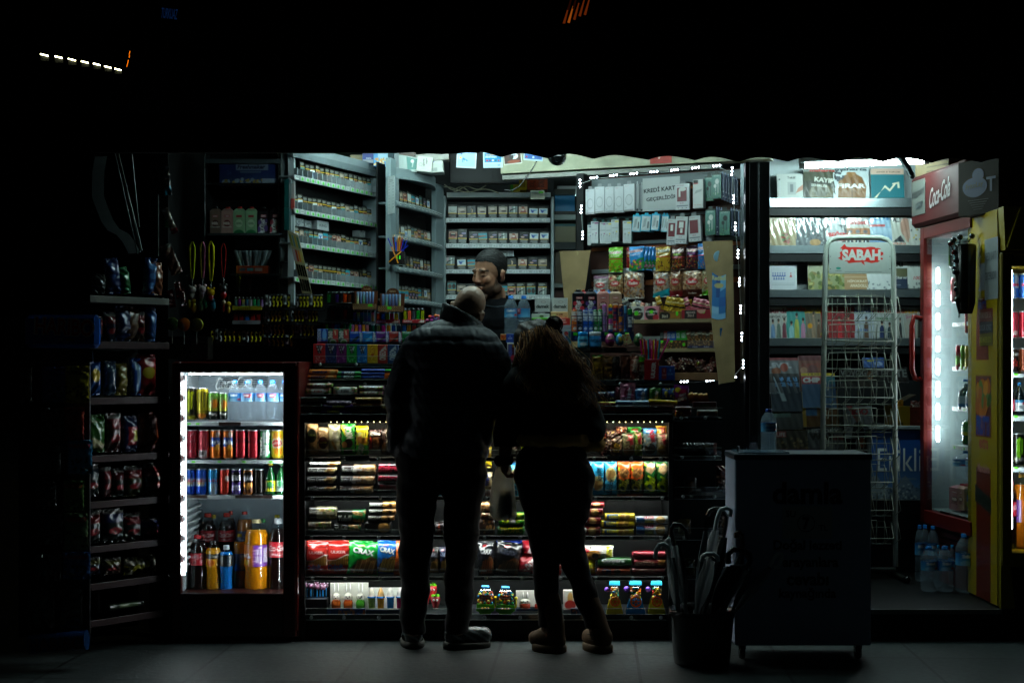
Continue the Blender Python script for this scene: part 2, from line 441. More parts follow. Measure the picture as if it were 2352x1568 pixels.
def k_roll(w,h,o):
 'pack lying on its side, printing along its length, ends twisted or crimped'
 t=o.get('t',h);m=o.get('mat','foil');img=art(w,h,o['bg'],o.get('ops',()),.003)
 ny,nx=img.shape[:2];e=o.get('sq',.8);rs=np.random.RandomState(o.get('seed',3)+int(w*999))
 u=lsp(-1,1,nx);th=lsp(0,2*PI,2*ny+2,False)
 cr=o.get('crimp',.07);endf=np.clip((1-np.abs(u))/cr,0,1)**.5 if cr>0 else np.ones(nx)
 cs=np.sign(np.cos(th))*np.abs(np.cos(th))**e;sn=np.sign(np.sin(th))*np.abs(np.sin(th))**e
 thick=.12+.88*endf;ht=.72+.28*endf
 P=np.zeros((len(th),nx,3));P[...,0]=u[None]*w/2
 wob=1+.03*np.sin(u*9+rs.uniform(0,6))[None]*np.sin(2*th+1)[:,None]*o.get('wr',1)
 P[...,1]=t/2-sn[:,None]*t/2*thick[None]*wob
 P[...,2]=h/2-cs[:,None]*h/2*ht[None]*wob
 P[...,1]+=(endf<.5)[None]*.0015*np.sin(th*14)[:,None]
 v=(1-np.cos(th))/2;rows=np.clip((v*(ny-1)).round().astype(int),0,ny-1)
 C=img[rows]
 idx=np.arange(P.shape[0]*nx).reshape(P.shape[0],nx);idx=np.vstack([idx,idx[:1]])
 b=MB();b.add(P.reshape(-1,3),np.stack([idx[:-1,:-1].ravel(),idx[:-1,1:].ravel(),idx[1:,1:].ravel(),idx[1:,:-1].ravel()],1),C.reshape(-1,3),m)
 for q in(0,nx-1):
  f=list(range(P.shape[0]));b.add(P[:,q],[f[::-1]if q==0 else f],o['bg'],m,False)
 return[('pack',b)]
def k_vroll(w,h,o):
 'upright tube of sweets'
 img=art(w,h,o['bg'],o.get('ops',()),.0024);r=w/2
 b=MB().lathe([(r*.55,0),(r*.96,.002)]+[(r,.004+(h-.008)*i/24)for i in range(25)]+[(r*.96,h-.002),(r*.55,h),(.0002,h)],None,o.get('mat','film'),18,(0,r,0),img=img)
 return[('roll',b)]
def k_can(w,h,o):
 r=w/2;img=art(w,h,o['bg'],o.get('ops',()),.0035);c=(0,r,0)
 b=MB().lathe([(r*.88,.004),(r,.012)]+[(r,.012+(h-.03)*(i+1)/20)for i in range(20)]+[(r*.9,h-.006)],None,'can',28,c,img=img)
 l=MB().lathe([(r*.9,h-.006),(r*.93,h-.002),(r*.9,h),(r*.86,h-.001),(r*.84,h-.006),(.0005,h-.006)],'b8bcc0',ME,24,c)
 l.box(-r*.2,r*.6,h-.006,r*.2,r*1.15,h-.004,'c8ccd0',ME)
 l.lathe([(r*.8,.0),(r*.88,.004)],'b8bcc0',ME,20,c)
 return[('body',b),('lid',l)]
WPROF=[(0,.0),(.7,.0),(.96,.03),(1,.06)]
def ridged(n,z0,z1,a=.05):
 out=[]
 for i in range(n*4):
  out.append((1-a*(.5-.5*cos(2*PI*i/4)),z0+(z1-z0)*i/(n*4)))
 return out
SH={'water':(WPROF+ridged(7,.08,.44)+[(.97,.47),(.97,.68),(1,.69),(.97,.74),(.8,.82),(.5,.9),(.38,.925),(.38,.945)],.47,.68,.94,.4),'cola':([(0,.0),(.75,.0),(.98,.04),(1,.1),(.97,.3),(.93,.45),(.96,.48),(.96,.68),(.99,.7),(.9,.78),(.62,.86),(.4,.93),(.37,.945)],.48,.69,.94,.4),'big':([(0,.0),(.8,.0),(.97,.05),(1,.12),(.96,.3),(.99,.36),(.99,.65),(1,.7),(.96,.8),(.75,.9),(.4,.955),(.34,.965)],.36,.66,.96,.36),'cappy':([(0,.0),(.8,.0),(.95,.05),(1,.15),(.86,.38),(.92,.46),(.98,.6),(1,.75),(.85,.86),(.5,.93),(.42,.945)],.5,.82,.94,.46),'sport':([(0,.0),(.8,.0),(.9,.1),(.8,.3),(.9,.5),(1,.56),(1,.78),(.85,.86),(.5,.9),(.45,.92)],.56,.8,.92,.42),'beer':([(0,.0),(.92,.0),(1,.03),(1,.5),(.92,.6),(.45,.75),(.36,.8),(.36,.96)],.12,.46,.955,.42)}
def k_bottle(w,h,o):
 pr,l0,l1,c0,cr=SH[o.get('shape','water')];r=w/2;c=(0,r,0)
 liq=o.get('liq')
 P=[(max(.0003,a*r),z*h)for a,z in pr]
 parts=[]
 b=MB().lathe(P,'b4ccdc','glass' if liq else 'pet',26,c)
 if liq:
  fill=o.get('fill',.86)
  Q=[(max(.0003,a*r*.965),max(.002,z*h))for a,z in pr if z<fill]+[]
  rr=np.interp(fill,[z for a,z in pr],[a for a,z in pr])*r*.96
  Q+=[(rr,fill*h),(.0003,fill*h)]
  parts.append(('drink',MB().lathe(Q,liq,'juice',24,c)))
 lb=MB();img=art(w,(l1-l0)*h,o.get('bg','1f8fd8'),o.get('ops',()),.0026)
 zz=lsp(l0,l1,img.shape[0])
 lb.lathe([(np.interp(z,[q for a,q in pr],[a for a,q in pr])*r*1.012+.0004,z*h)for z in zz],None,'film',28,c,img=img)
 cp=MB();cc=o.get('cap','1f7fe0');k=cr*r
 cp.lathe([(k,c0*h-.004),(k*1.06,c0*h-.002),(k*1.06,c0*h+.001),(k*.98,c0*h+.002),(k,h-.003),(k*.9,h),(.0003,h)],cc,GL,20,c)
 return[('body',b)]+parts+[('label',lb),('cap',cp)]
def k_juicebox(w,h,o):
 'drink carton with a screw cap'
 t=w*.9;cap=o.get('cap','c02020');b=MB()
 hb=h*.84;top=h*.93
 b.box(-w/2,.0006,0,w/2,t,hb,o['bg'],CD,.001)
 b.panel(-w/2+.001,.001,w/2-.001,hb-.001,0,art(w,h,o['bg'],o.get('ops',()),.0026),CD)
 a=w*.3;tc=t/2
 V=[(-w/2,.0006,hb),(w/2,.0006,hb),(w/2,t,hb),(-w/2,t,hb),(-a,tc-a*.7,top),(a,tc-a*.7,top),(a,tc+a*.7,top),(-a,tc+a*.7,top)]
 b.add(V,[[0,1,5,4],[1,2,6,5],[2,3,7,6],[3,0,4,7],[4,5,6,7]],o['bg'],CD,False)
 c=MB().lathe([(w*.21,top),(w*.22,top+.003),(w*.22,h-.002),(w*.2,h),(.0003,h)],cap,GL,16,(0,tc,0))
 return[(CT_,b),('cap',c)]
def k_lighter(w,h,o):
 t=w*.6;col=o['bg'];col2=o.get('c2',col);b=MB();hb=h*.74
 n=16;th=lsp(0,2*PI,n,False);zs=lsp(0,hb,8)
 e=.6;P=np.zeros((len(zs),n,3));P[...,0]=(np.sign(np.cos(th))*abs(np.cos(th))**e)[None]*w/2*.94;P[...,1]=t/2+(np.sign(np.sin(th))*abs(np.sin(th))**e)[None]*t/2;P[...,2]=zs[:,None]
 C=arr([lin(col)*(1-q)+lin(col2)*q for q in lsp(0,1,8)])[:,None].repeat(n,1)
 b.grid(P,C,GL,True,True);b.add(P[-1],[list(range(n))],col2,GL,False)
 c=MB();tc=o.get('top','202020')
 c.box(-w*.42,t*.1,hb,w*.42,t*.9,h*.86,tc,ME if tc>'a0' else GL,.0015)
 c.lathe([(.0003,-w*.16),(h*.07,-w*.16),(h*.07,w*.16),(.0003,w*.16)],'888c90',ME,12,(-w*.05,t/2,h*.9),axis='x')
 c.box(w*.12,t*.2,h*.84,w*.4,t*.8,h*.93,tc,GL)
 return[('body',b),('lighter_head',c)]
def k_book(w,h,o):
 'magazine: thin, slightly bowed, with cut pages at the edge'
 t=o.get('t',.006);img=art(w,h,o['bg'],o.get('ops',()),.0034);ny,nx=img.shape[:2];b=MB()
 u=lsp(-1,1,nx)[None];v=lsp(0,1,ny)[:,None];P=np.zeros((ny,nx,3))
 P[...,0]=u*w/2;P[...,2]=v*h;bow=.006*np.cos(u*1.4)*(.3+v*.7);P[...,1]=-bow
 if o.get('mat')=='wrap':P[...,1]+=.0008*np.sin(u*14+v*9)
 b.grid(P,img,o.get('mat','film'))
 Q=P[:,::-1].copy();Q[...,1]=Q[...,1]+t;b.grid(Q,'d8d8d4','paper')
 for s in(0,-1):
  e=np.stack([P[:,s],P[:,s]+[0,t,0]],1)
  b.grid(e if s==-1 else e[:,::-1],'e4e2dc','paper',False)
 e=np.stack([P[-1],P[-1]+[0,t,0]],0);b.grid(e,'e4e2dc','paper',False)
 return[('magazine',b)]
def k_jar(w,h,o):
 r=w/2;c=(0,r,0);b=MB().lathe([(.0003,0),(r*.85,0),(r,h*.08),(r*.93,h*.3),(r*.93,h*.5),(r,h*.66),(r*.9,h*.74)],o['bg'],GL,24,c)
 img=art(w,h*.5,o['bg'],o.get('ops',()),.0026)
 lb=MB().lathe([(r*1.01,h*(.12+.5*q))for q in lsp(0,1,img.shape[0])],None,'film',24,c,img=img)
 l=MB().lathe([(r*.92,h*.74),(r*.95,h*.76),(r*.95,h*.96),(r*.85,h),(.0003,h)],o.get('cap','2080d0'),GL,24,c)
 return[('jar_body',b),('label',lb),('lid',l)]
def k_egg(w,h,o):
 r=w/2;img=art(w,h,o['bg'],o.get('ops',()),.0026);zs=lsp(0,1,18)
 pr=[(max(.0003,r*math.sqrt(max(0,1-(2*z-1)**2))*(1.08-.22*z)),z*h)for z in zs]
 return[('egg',MB().lathe(pr,None,'foil',22,(0,r,0),img=img))]
def k_hookbox(w,h,o):
 'slim retail box with a hang tab'
 p=k_carton(w,h*.9,o);b=p[0][1];b.prism([(-w*.2,h*.9),(w*.2,h*.9),(w*.17,h),(-w*.17,h)],.001,.002,o.get('side',o['bg']),CD)
 return p
def k_gum(w,h,o):
 'blister toy: gumball machine'
 bc=o.get('base','58c020');parts=[];b=MB();t=w*.5;hb=h*.36
 if o.get('tall'):
  b.prism([(-w*.46,0),(w*.46,0),(w*.46,h*.08),(w*.3,h*.46),(-w*.3,h*.46),(-w*.46,h*.08)],0,t,bc,GL)
  parts.append(('base',b))
  wh=MB().lathe([(w*.2,-.004),(w*.27,-.004),(w*.27,.004),(w*.2,.004),(w*.2,-.004)],o.get('wheel','e06010'),GL,22,(0,-.006,h*.42),axis='y')
  for i in range(6):
   a=i*PI/3;wh.tube([(0,-.006,h*.42),(cos(a)*w*.23,-.006,h*.42+sin(a)*w*.23)],.0025,o.get('wheel','e06010'),GL,6)
  parts.append(('wheel',wh));z0,z1=h*.45,h*.88;hw=w*.3
  cap=MB();cap.prism([(-w*.3,h*.88),(w*.3,h*.88),(w*.26,h),(-w*.26,h)],t*.1,t*.9,'38b8e8',GL);parts.append(('cap',cap))
  side=MB().lathe([(.0003,-.006),(w*.14,-.006),(w*.14,.006),(.0003,.006)],'7a48c8',GL,16,(-w*.43,t*.4,h*.75),axis='y');parts.append(('lever',side))
 else:
  b.prism([(-w*.22,0),(w*.22,0),(w*.32,h*.1),(w*.45,h*.16),(w*.42,hb),(-w*.42,hb),(-w*.45,h*.16),(-w*.32,h*.1)],0,t,bc,GL)
  b.box(-w*.22,-.002,h*.2,w*.22,0,h*.28,'201008',GL)
  for i in(-1,0,1):b.sphere((i*w*.14,-.003,h*.24),.005,'e0c020',GL,8)
  parts.append(('base',b));z0,z1=hb,h*.9;hw=w*.42
  cap=MB();cap.box(-w*.2,t*.2,h*.9,w*.2,t*.8,h,'3898e0',GL,.004);parts.append(('cap',cap))
  lv=MB().tube([(w*.44,t*.4,h*.22),(w*.5,t*.4,h*.3),(w*.5,t*.4,h*.55)],.004,'e8d820',GL);lv.sphere((w*.5,t*.4,h*.58),.009,'e8d820');parts.append(('lever',lv))
  rd=MB();rd.panel(-w*.26,h*.56,w*.26,h*.68,-.004,art(w*.5,h*.12,'b01818',[('t','Gumball',.5,.5,.45,'f0e8d0',0,.8)]),CD);parts.append(('badge',rd))
 rs=random.Random(o.get('seed',1));g=MB()
 for i in range(62 if not o.get('tall')else 40):
  z=z0+.006+(z1-z0-.012)*rs.random()*(.85);x=rs.uniform(-1,1)*(hw-.008)
  y=rs.uniform(.006,t*.6);g.sphere((x,y,z),.0068,rs.choice(['d83020','e8c020','2080c0','28a878','e87828','e8d060','e0a080']),GL,10)
 parts.append(('gumballs',g))
 s=MB();s.box(-hw,-.001,z0,hw,t,z1,'ffffff','glass',.02);parts.append(('dome',s))
 return parts
def k_rabbit(w,h,o):
 'small clear character-shaped sweet holder with long ears'
 c=o['bg'];b=MB();r=w*.4
 b.lathe([(.0003,0),(r*.95,0),(r,h*.2),(r*.8,h*.3)],c,GL,18,(0,r,0))
 hd=MB();hd.sphere((0,r,h*.42),r*.92,'d8d4c8',GL,18,rz=h*.17)
 hd.sphere((-r*.35,r*.16,h*.45),r*.16,'101010',GL,8);hd.sphere((r*.35,r*.16,h*.45),r*.16,'101010',GL,8)
 hd.sphere((0,r*.02,h*.4),r*.13,'40281c',GL,8);hd.box(-r*.55,r*.05,h*.3,r*.55,r*.5,h*.335,c,GL)
 e=MB()
 for s in(-1,1):e.sphere((s*r*.4,r,h*.8),r*.17,'e8e8e4','film',10,rz=h*.2)
 return[('cup',b),('head',hd),('ears',e)]
def k_icecup(w,h,o):
 c=o['bg'];r=w*.46;b=MB().lathe([(r*.75,0),(r*.78,h*.02),(r*.9,h*.5),(r,h*.52)],None,GL,18,(0,r,0),img=art(w,h*.5,c,[('t','ICE',.5,.5,.4,o.get('c2','2060c0'),0,.7)],.0024))
 rim=MB().lathe([(r,h*.5),(r*1.06,h*.51),(r*1.06,h*.55),(r*.9,h*.57)],'1c78c8',GL,18,(0,r,0))
 t=MB().lathe([(r*.9,h*.56),(r*.75,h*.7),(r*.8,h*.72),(r*.5,h*.85),(r*.52,h*.87),(r*.2,h*.98),(.0003,h)],o.get('top','e0dccc'),'film',18,(0,r,0))
 return[('cup',b),('rim',rim),('swirl',t)]
def k_toy(w,h,o):
 'fruit shaped sweet with eyes and leaf cap in a clear blister'
 r=w*.42;b=MB().lathe([(.0003,0),(r*.55,h*.02),(r*.75,h*.3),(r,h*.6),(r*.9,h*.78),(r*.3,h*.84)],o['bg'],GL,18,(0,r,0))
 l=MB()
 for i in range(7):
  a=i*2*PI/7;l.sphere((cos(a)*r*.6,r+sin(a)*r*.6,h*.82+.004*(i%2)),r*.38,'70c818',GL,8,rz=h*.05)
 l.tube([(0,r,h*.82),(r*.1,r,h*.98)],.004,'50a010',GL)
 e=MB()
 for s in(-1,1):
  e.sphere((s*r*.33,r*.12,h*.6),r*.24,'f0f0ec',GL,10);e.sphere((s*r*.33,-r*.08,h*.59),r*.1,'101010',GL,8)
 return[('fruit',b),('leaf_cap',l),('eyes',e)]
KINDS=dict(carton=k_carton,cig=k_cig,bag=k_bag,roll=k_roll,vroll=k_vroll,can=k_can,bottle=k_bottle,juicebox=k_juicebox,lighter=k_lighter,book=k_book,jar=k_jar,egg=k_egg,hookbox=k_hookbox,gum=k_gum,rabbit=k_rabbit,icecup=k_icecup,toy=k_toy)
NAME=dict(carton='box',cig='cigarette_pack',bag='snack_bag',roll='biscuit_pack',vroll='sweet_roll',can='drink_can',bottle='drink_bottle',juicebox='drink_carton',lighter='lighter',book='magazine',jar='gum_jar',egg='surprise_egg',hookbox='hanging_box',gum='gumball_toy',rabbit='sweet_toy',icecup='sweet_cup',toy='fruit_toy')
TPL={}
class Row:
 'a run of goods that stand on one surface; boxes are measured in a zoomed view of the photo and turned into metres on that surface'
 def __init__(s,reg,surf,place,group,**d):s.reg=reg;s.s=surf if isinstance(surf,Surf)else flat(surf);s.place=place;s.group=group;s.d=d
 def __call__(s,kind,bx,desc,bg='808080',ops=(),**o):
  o={**s.d,**o,'bg':bg,'ops':ops}
  if isinstance(kind,str)and kind in o.get('as_',{}):pass
  x0,x1=RX(s.reg,bx[0]),RX(s.reg,bx[2]);y0,y1=RY(s.reg,bx[1]),RY(s.reg,bx[3])
  A=s.s.pt(x0);B=s.s.pt(x1);w=float(nrm_(B-A));xc=(x0+x1)/2;C=s.s.pt(xc);d=s.s.d(xc)
  z1=Z(y0,d);z0=o['z']if 'z' in o else Z(y1,d);h=z1-z0
  off=o.get('off',0)
  q=lambda v:round(v/.002)*.002
  key=(kind,q(w),q(h),str(sorted((k,str(v))for k,v in o.items()if k not in('z','off','tilt','roll','yaw','name','cat'))))
  if key not in TPL:TPL[key]=[(p[0],p[1].mesh(p[0]))+tuple(p[2:])for p in KINDS[kind](w,h,o)]
  a=s.s.ang
  nm=o.get('name',{'water':'water_bottle','beer':'glass_bottle'}.get(o.get('shape'),NAME[kind]));cat=o.get('cat',nm.replace('_',' '))
  th=thing(nm,desc,cat,TPL[key],s.place,s.group,loc=(C[0]-sin(a)*off,C[1]+cos(a)*off,z0),rot=(rad(o.get('tilt',0)),rad(o.get('roll',0)),a+rad(o.get('yaw',0))))
  return th
def FX(name,desc,cat,parts,loc=(0,0,0),rot=(0,0,0),place='',group=None):return thing(name,desc,cat,parts,place,group,loc,rot)
#  setting
def pb(mb,x0,y0,x1,y1,d,t,col,mat=MT,ch=None,reg='D'):
 'box whose front face, at distance d, covers the given rectangle; t = depth backwards'
 if reg!='D':x0,x1,y0,y1=RX(reg,x0),RX(reg,x1),RY(reg,y0),RY(reg,y1)
 else:pass
 return mb.box(X(x0,d),Y(d),Z(y1,d),X(x1,d),Y(d)+t,Z(y0,d),col,mat,ch)
REG['D']=(0,0,1.7415)
def sb(mb,sf,x0,x1,z0,z1,t,col,mat=MT,off=0,ch=None,img=None):
 'box along a slanted surface'
 A=sf.pt(x0);B=sf.pt(x1);L=float(nrm_(B-A));m=MB();m.box(0,0,z0,L,t,z1,col,mat,ch)
 if img is not None:m.panel(.001,z0+.001,L-.001,z1-.001,-.0012,img,CD)
 a=sf.ang;M=MTr((A[0]-sin(a)*off,A[1]+cos(a)*off,0))@MRo(a,4,'Z');m.xf(M)
 for v,c,f,mi,smv in zip(m.v,m.c,m.f,m.m,m.sm):pass
 base=mb.n;mb.v+=m.v;mb.c+=m.c
 for g,mi,smv in zip(m.f,m.m,m.sm):
  k=m.mats[mi[0]]
  if k not in mb.mats:mb.mats.append(k)
  mb.f.append(g+base);mb.m.append(np.full(len(g),mb.mats.index(k)));mb.sm.append(smv)
 mb.n+=m.n;return mb
def DV(n,k,v):n.inputs[k].default_value=v
gm=bpy.data.materials.new('pavement');gm.use_nodes=True;nt=gm.node_tree;NN=nt.nodes.new;bs=nt.nodes['Principled BSDF']
tc=NN('ShaderNodeTexCoord');mp=NN('ShaderNodeMapping');DV(mp,'Rotation',(0,0,rad(3.2)));DV(mp,'Location',(.05,.31,0))
br=NN('ShaderNodeTexBrick');br.offset=0;DV(br,'Scale',1);DV(br,'Brick Width',.66);DV(br,'Row Height',.66)
DV(br,'Mortar Size',.008);DV(br,'Mortar Smooth',.2)
DV(br,'Color1',(.04,.049,.049,1));DV(br,'Color2',(.028,.036,.036,1));DV(br,'Mortar',(.004,.004,.004,1))
nz=NN('ShaderNodeTexNoise');DV(nz,'Scale',35);DV(nz,'Detail',8)
n2=NN('ShaderNodeTexNoise');DV(n2,'Scale',2.2);DV(n2,'Detail',4)
mr=NN('ShaderNodeMapRange');DV(mr,'From Min',.3);DV(mr,'From Max',.7);DV(mr,'To Min',.6);DV(mr,'To Max',1.3)
m2=NN('ShaderNodeMapRange');DV(m2,'From Min',.3);DV(m2,'From Max',.7);DV(m2,'To Min',.6);DV(m2,'To Max',1.25)
mu=NN('ShaderNodeMath');mu.operation='MULTIPLY';vm=NN('ShaderNodeVectorMath');vm.operation='SCALE'
bp=NN('ShaderNodeBump');DV(bp,'Strength',.35);DV(bp,'Distance',.004)
L=nt.links.new
L(tc.outputs['Object'],mp.inputs[0]);L(mp.outputs[0],br.inputs['Vector']);L(tc.outputs['Object'],nz.inputs['Vector']);L(tc.outputs['Object'],n2 .inputs['Vector'])
L(nz.outputs[0],mr.inputs[0]);L(n2 .outputs[0],m2 .inputs[0]);L(mr.outputs[0],mu.inputs[0]);L(m2 .outputs[0],mu.inputs[1]);L(br.outputs[0],vm.inputs[0]);L(mu.outputs[0],vm.inputs['Scale'])
L(vm.outputs[0],bs.inputs['Base Color']);L(nz.outputs[0],bp.inputs['Height']);L(bp.outputs[0],bs.inputs['Normal']);DV(bs,'Roughness',.55);DV(bs,'Specular IOR Level',.3)
MATS['pavement']=gm
g=MB();g.add([(-60,-60,0),(60,-60,0),(60,80,0),(-60,80,0)],[[0,1,2,3]],'303030','pavement',False);struct('pavement',g)
pf=MB();pf.box(X(1545,7.1),Y(7.1),.004,4.2,3.6,.155,'060605','dark');pf.box(X(1545,7.1)-.002,Y(7.1)-.012,.135,X(2300,7.1),Y(7.1)+.01,.158,'6a6c68',ME)
struct('kiosk_floor',pf)
bk_=MB();bk_.box(-60,50,0,60,52,45,'020202',MT);FX('building','unlit building mass filling the night background behind the kiosk','building',[('wall',bk_)])  # black slab added behind everything to hide the faint sky glow
k=MB()
k.box(-1.84,3.0,0,4.3,3.1,3.0,'14181a','dark')
k.box(-1.9,.35,0,-1.8,3.0,3.0,'0c0d0e','dark')
k.box(4.3,.0,0,4.4,3.1,3.0,'0c0d0e','dark')
lamp_pending=0
fixed_walls=[('wall',k)]
c=MB();c.box(-1.86,.06,2.86,4.4,3.1,3.0,'505450','dirty');fixed_walls.append(('ceiling_panel',c))
fa=MB();fa.box(-1.86,-.02,2.58,4.4,.05,3.0,'0c0c0c','dark');fixed_walls.append(('spill_board',fa))  # unseen board, added to hold back spill from the ceiling tube
lb=MB();BS=Surf(1190,8.3,1770,7.75)
zt=Z(352,7.9);sb(lb,BS,1150,1768,Z(382,8.0)+.005,Z(338,8.0)+.05,.1,'a8a890','dirty')
sb(lb,BS,1150,1650,Z(394,8.0),Z(383,8.0),.05,'5c5c58',ME,off=.02)
fixed_walls.append(('lintel',lb))
pl=MB();sb(pl,BS,RX('B',1052),RX('B',1278),Z(RY('B',188),7.95),Z(RY('B',60),7.95),.004,'b83428',EN,off=-.012,img=art(.22,.12,'b83428',[Rc(.1,.12,.9,.95,'a82c22'),('t','6',.42,.62,.5,'e0d8c8',0,.1)]))
fixed_walls.append(('number_plate',pl))
ps=MB();pb(ps,644,340,661,600,7.75,.05,'7c868a',EN);pb(ps,661,340,676,700,7.72,.04,'aeb8bc',EN);fixed_walls.append(('post',ps))
ps=MB();pb(ps,1712,372,1722,1080,7.45,.05,'1a1d1e',ME);pb(ps,1744,372,1768,1395,7.6,.06,'181b1c','dark');fixed_walls.append(('post',ps))
ps=MB();pb(ps,1722,372,1744,1395,7.52,.01,'ffffff','glass');fixed_walls.append(('glass_pane',ps))
FX('kiosk','dark newspaper kiosk with cream lintel and red number plate','kiosk',fixed_walls)
aw=MB();dv=6.35;n=480;xs=lsp(215,2420,n)
def vedge(px):
 if px<985:return 350-.0*px
 lows=[1045,1152,1258,1364,1490,1597,1700,1810,1927,2029,2143,2254,2370,2480]
 for a,b in zip(lows[:-1],lows[1:]):
  if a<=px<=b:
   t=(px-a)/(b-a);base=np.interp(px,[985,1152,1364,1700,2254],[350,361,365,371,373]);return base-(9.5 if px>1100 else 5)*sin(PI*t)**.9
 return 352
zb=arr([Z(vedge(px),dv)for px in xs]);X_=arr([X(px,dv)for px in xs]);ripple=.018*np.sin(xs/110*2*PI)+.008*np.sin(xs/37.)
P=np.zeros((6,n,3))
for i,t in enumerate(lsp(0,1,6)):P[i,:,0]=X_;P[i,:,1]=Y(dv)+ripple*(1-t);P[i,:,2]=zb*(1-t)+2.5*t
aw.grid(P,'0a0d0c',CL);Q=P[:,::-1].copy();Q[...,1]+=.006;aw.grid(Q,'0a0d0c',CL)
vp=('valance',aw)
ac=MB();S=np.zeros((14,60,3));xx=lsp(X_[0],X_[-1],60)
for i,t in enumerate(lsp(0,1,14)):
 S[i,:,0]=xx;S[i,:,1]=Y(dv)+t*.95;S[i,:,2]=2.5+t*.62-.05*sin(PI*t)+.01*np.sin(xx*9)
ac.grid(S,'0a0d0c',CL);S2=S[:,::-1].copy();S2[...,2]-=.008;ac.grid(S2,'0a0d0c',CL)
fr=MB();fr.tube([(X_[0],Y(dv)+.02,2.49),(X_[-1],Y(dv)+.02,2.49)],.02,'202224',ME);fr.tube([(X_[0]+.05,Y(dv)+.02,2.47),(X_[0]+.05,-.03,2.9)],.015,'202224',ME);
ar=MB();ar.tube([(X(2062,7.0),Y(7.0),Z(352,7.0)),(X(2085,6.9),Y(6.9),Z(385,6.9)),(X(2096,6.85),Y(6.85),Z(407,6.85))],[.018,.016,.012],'a0a8b0',ME)
FX('awning','black canvas awning with scalloped front edge above the shop','awning',[vp,('canopy',ac),('frame',fr),('folding_arm',ar)])
gt=MB();pb(gt,215,338,912,350.5,6.33,.03,'060606','dark');FX('gutter','thin straight black bar along left edge of the awning','bar',[('gutter',gt)])
def lamp(desc,x,y,z,L,rz=0,em='tube',r=.013,col='ccf0ec',hh=.03,ry=0,place='',tiltc=None):
 h=MB();h.box(-L/2-.03,-.02,.018,L/2+.03,.02,.018+hh,'c8ccd0',EN);h.box(-L/2-.03,-.014,-.014,-L/2,.014,.018,'d0d4d8',EN);h.box(L/2,-.014,-.014,L/2+.03,.014,.018,'d0d4d8',EN)
 t=MB();t.tube([(-L/2,0,0),(L/2,0,0)],r,col,em,12)
 return FX('tube_lamp',desc,'tube lamp',[('housing',h),('tube',t)],(x,y,z),(0,ry,rz),place)
lamp('fluorescent tube lamp hidden under the ceiling above the cigarette shelves',-.35,Y(7.72),2.68,1.3,em='bigtube')
lamp('short fluorescent tube lamp hidden above the accessory board',1.0,Y(7.62),2.66,.5,em='tube')
lamp('long fluorescent tube lamp hidden behind the awning over the counter',.05,Y(7.1),2.53,1.7,em='fronttube')
ml=lamp('bright fluorescent tube lamp over the magazine shelves',(X(1845,8.0)+X(2125,8.0))/2,Y(8.0),Z(376,8.0),X(2118,8.0)-X(1845,8.0),ry=-rad(2.2),em='magtube')
lamp('second tube lamp hanging behind the bright one above the magazines',(X(1870,8.35)+X(2130,8.35))/2,Y(8.35),Z(369,8.35),.62,ry=-rad(1.5),em='ledsoft')
lamp('small tube lamp glowing between white shelf unit and accessory board',X(1306,9.3),Y(9.3),Z(445,9.3),.09,em='ledsoft')  # added glowing tube, stands in for a reflection of the hidden tubes
for i,(x,y)in enumerate([(347,434),(458,451),(563,470),(665,489),(758,507),(845,528),(924,547)]):
 px,py=x*.5102/1.7415,y*.5102/1.7415;d=24+i*1.2;l=MB();Lm=17*d/FL*(1.05-.03*i)/2
 l.tube([(-Lm,0,Lm*.3),(Lm,0,-Lm*.2)],.010*d/24,'fff8c0','tube',8)
 hs=MB();hs.box(-Lm*1.1,.03,-.09,Lm*1.1,.06,-.01,'1a1d1c','dark')
 FX('strip_light','yellowish white strip light in a receding row in the dark','strip light',[('tube',l),('housing',hs)],(X(px,d),Y(d),Z(py,d)),group='receding row of strip lights at the upper left')
sg=MB();sg.box(-.15,0,-.1,.15,.04,.1,'050608','dark');lt=MB();LT(lt,'TURKUAZ',0,0,.16,-.002,'1c4888','glowdim',-6,.25)
d=22;FX('shop_sign','dim blue lit lettering on a dark board high above the awning','sign',[('board',sg),('lettering',lt)],(X(389,d),Y(d),Z(32,d)))
po=MB();d=8.6;pts=[(301,112),(299,135),(294,150),(297,158),(288,175),(280,190),(270,215),(262,232)]
po.tube([(X(a+6,d),Y(d)+.03,Z(b,d))for a,b in pts],.012,'0a0908','dark');gl=MB()
rs=random.Random(5)
for a,b,l_,s in[(297.5,122,4,.6),(297,130,3,.5),(294,142,4,.4),(292,150,4,.5),(296,160,1.5,.5),(291,170,4,.5),(284,178,4,.5),(281,184,4,.4),(279,189,3,.4),(272,205,4,.3),(268,213,3,.35),(276,215,3,.3),(282,214,2,.3)]:
 gl.tube([(X(a+1.6*s*l_/4,d),Y(d),Z(b-l_,d)),(X(a-1.6*s*l_/4,d),Y(d),Z(b+l_,d))],.0022,'ff7a08','glow',6)
FX('lamp_reflections','thin chain of orange lights hanging left of the awning','light chain',[('wire',po),('orange_glints',gl)])  # glowing marks added for orange lamp reflections, set along a dark line
d=16
for i,(a,b)in enumerate([(1299.5,40),(1310.5,37),(1323.5,30),(1336,22),(1348,19),(1309,9),(1321,6)]):
 l=MB();l.tube([(.03,0,.10),(-.022,0,-.085)],[.006,.014],'501c04' if i!=1 else '803c0c','glow' if i<5 else 'glowdim',8)
 s=MB();s.tube([(.03,0,.10),(.06,0,.6)],.004,'080808','dark')
 FX('hanging_light','orange drop shaped light hanging in the dark above the awning','hanging light',[('glass',l),('cord',s)],(X(a,d),Y(d),Z(b-2,d)),group='orange drop lights above the awning')
BD=Surf(1340,8.1,1690,7.66)
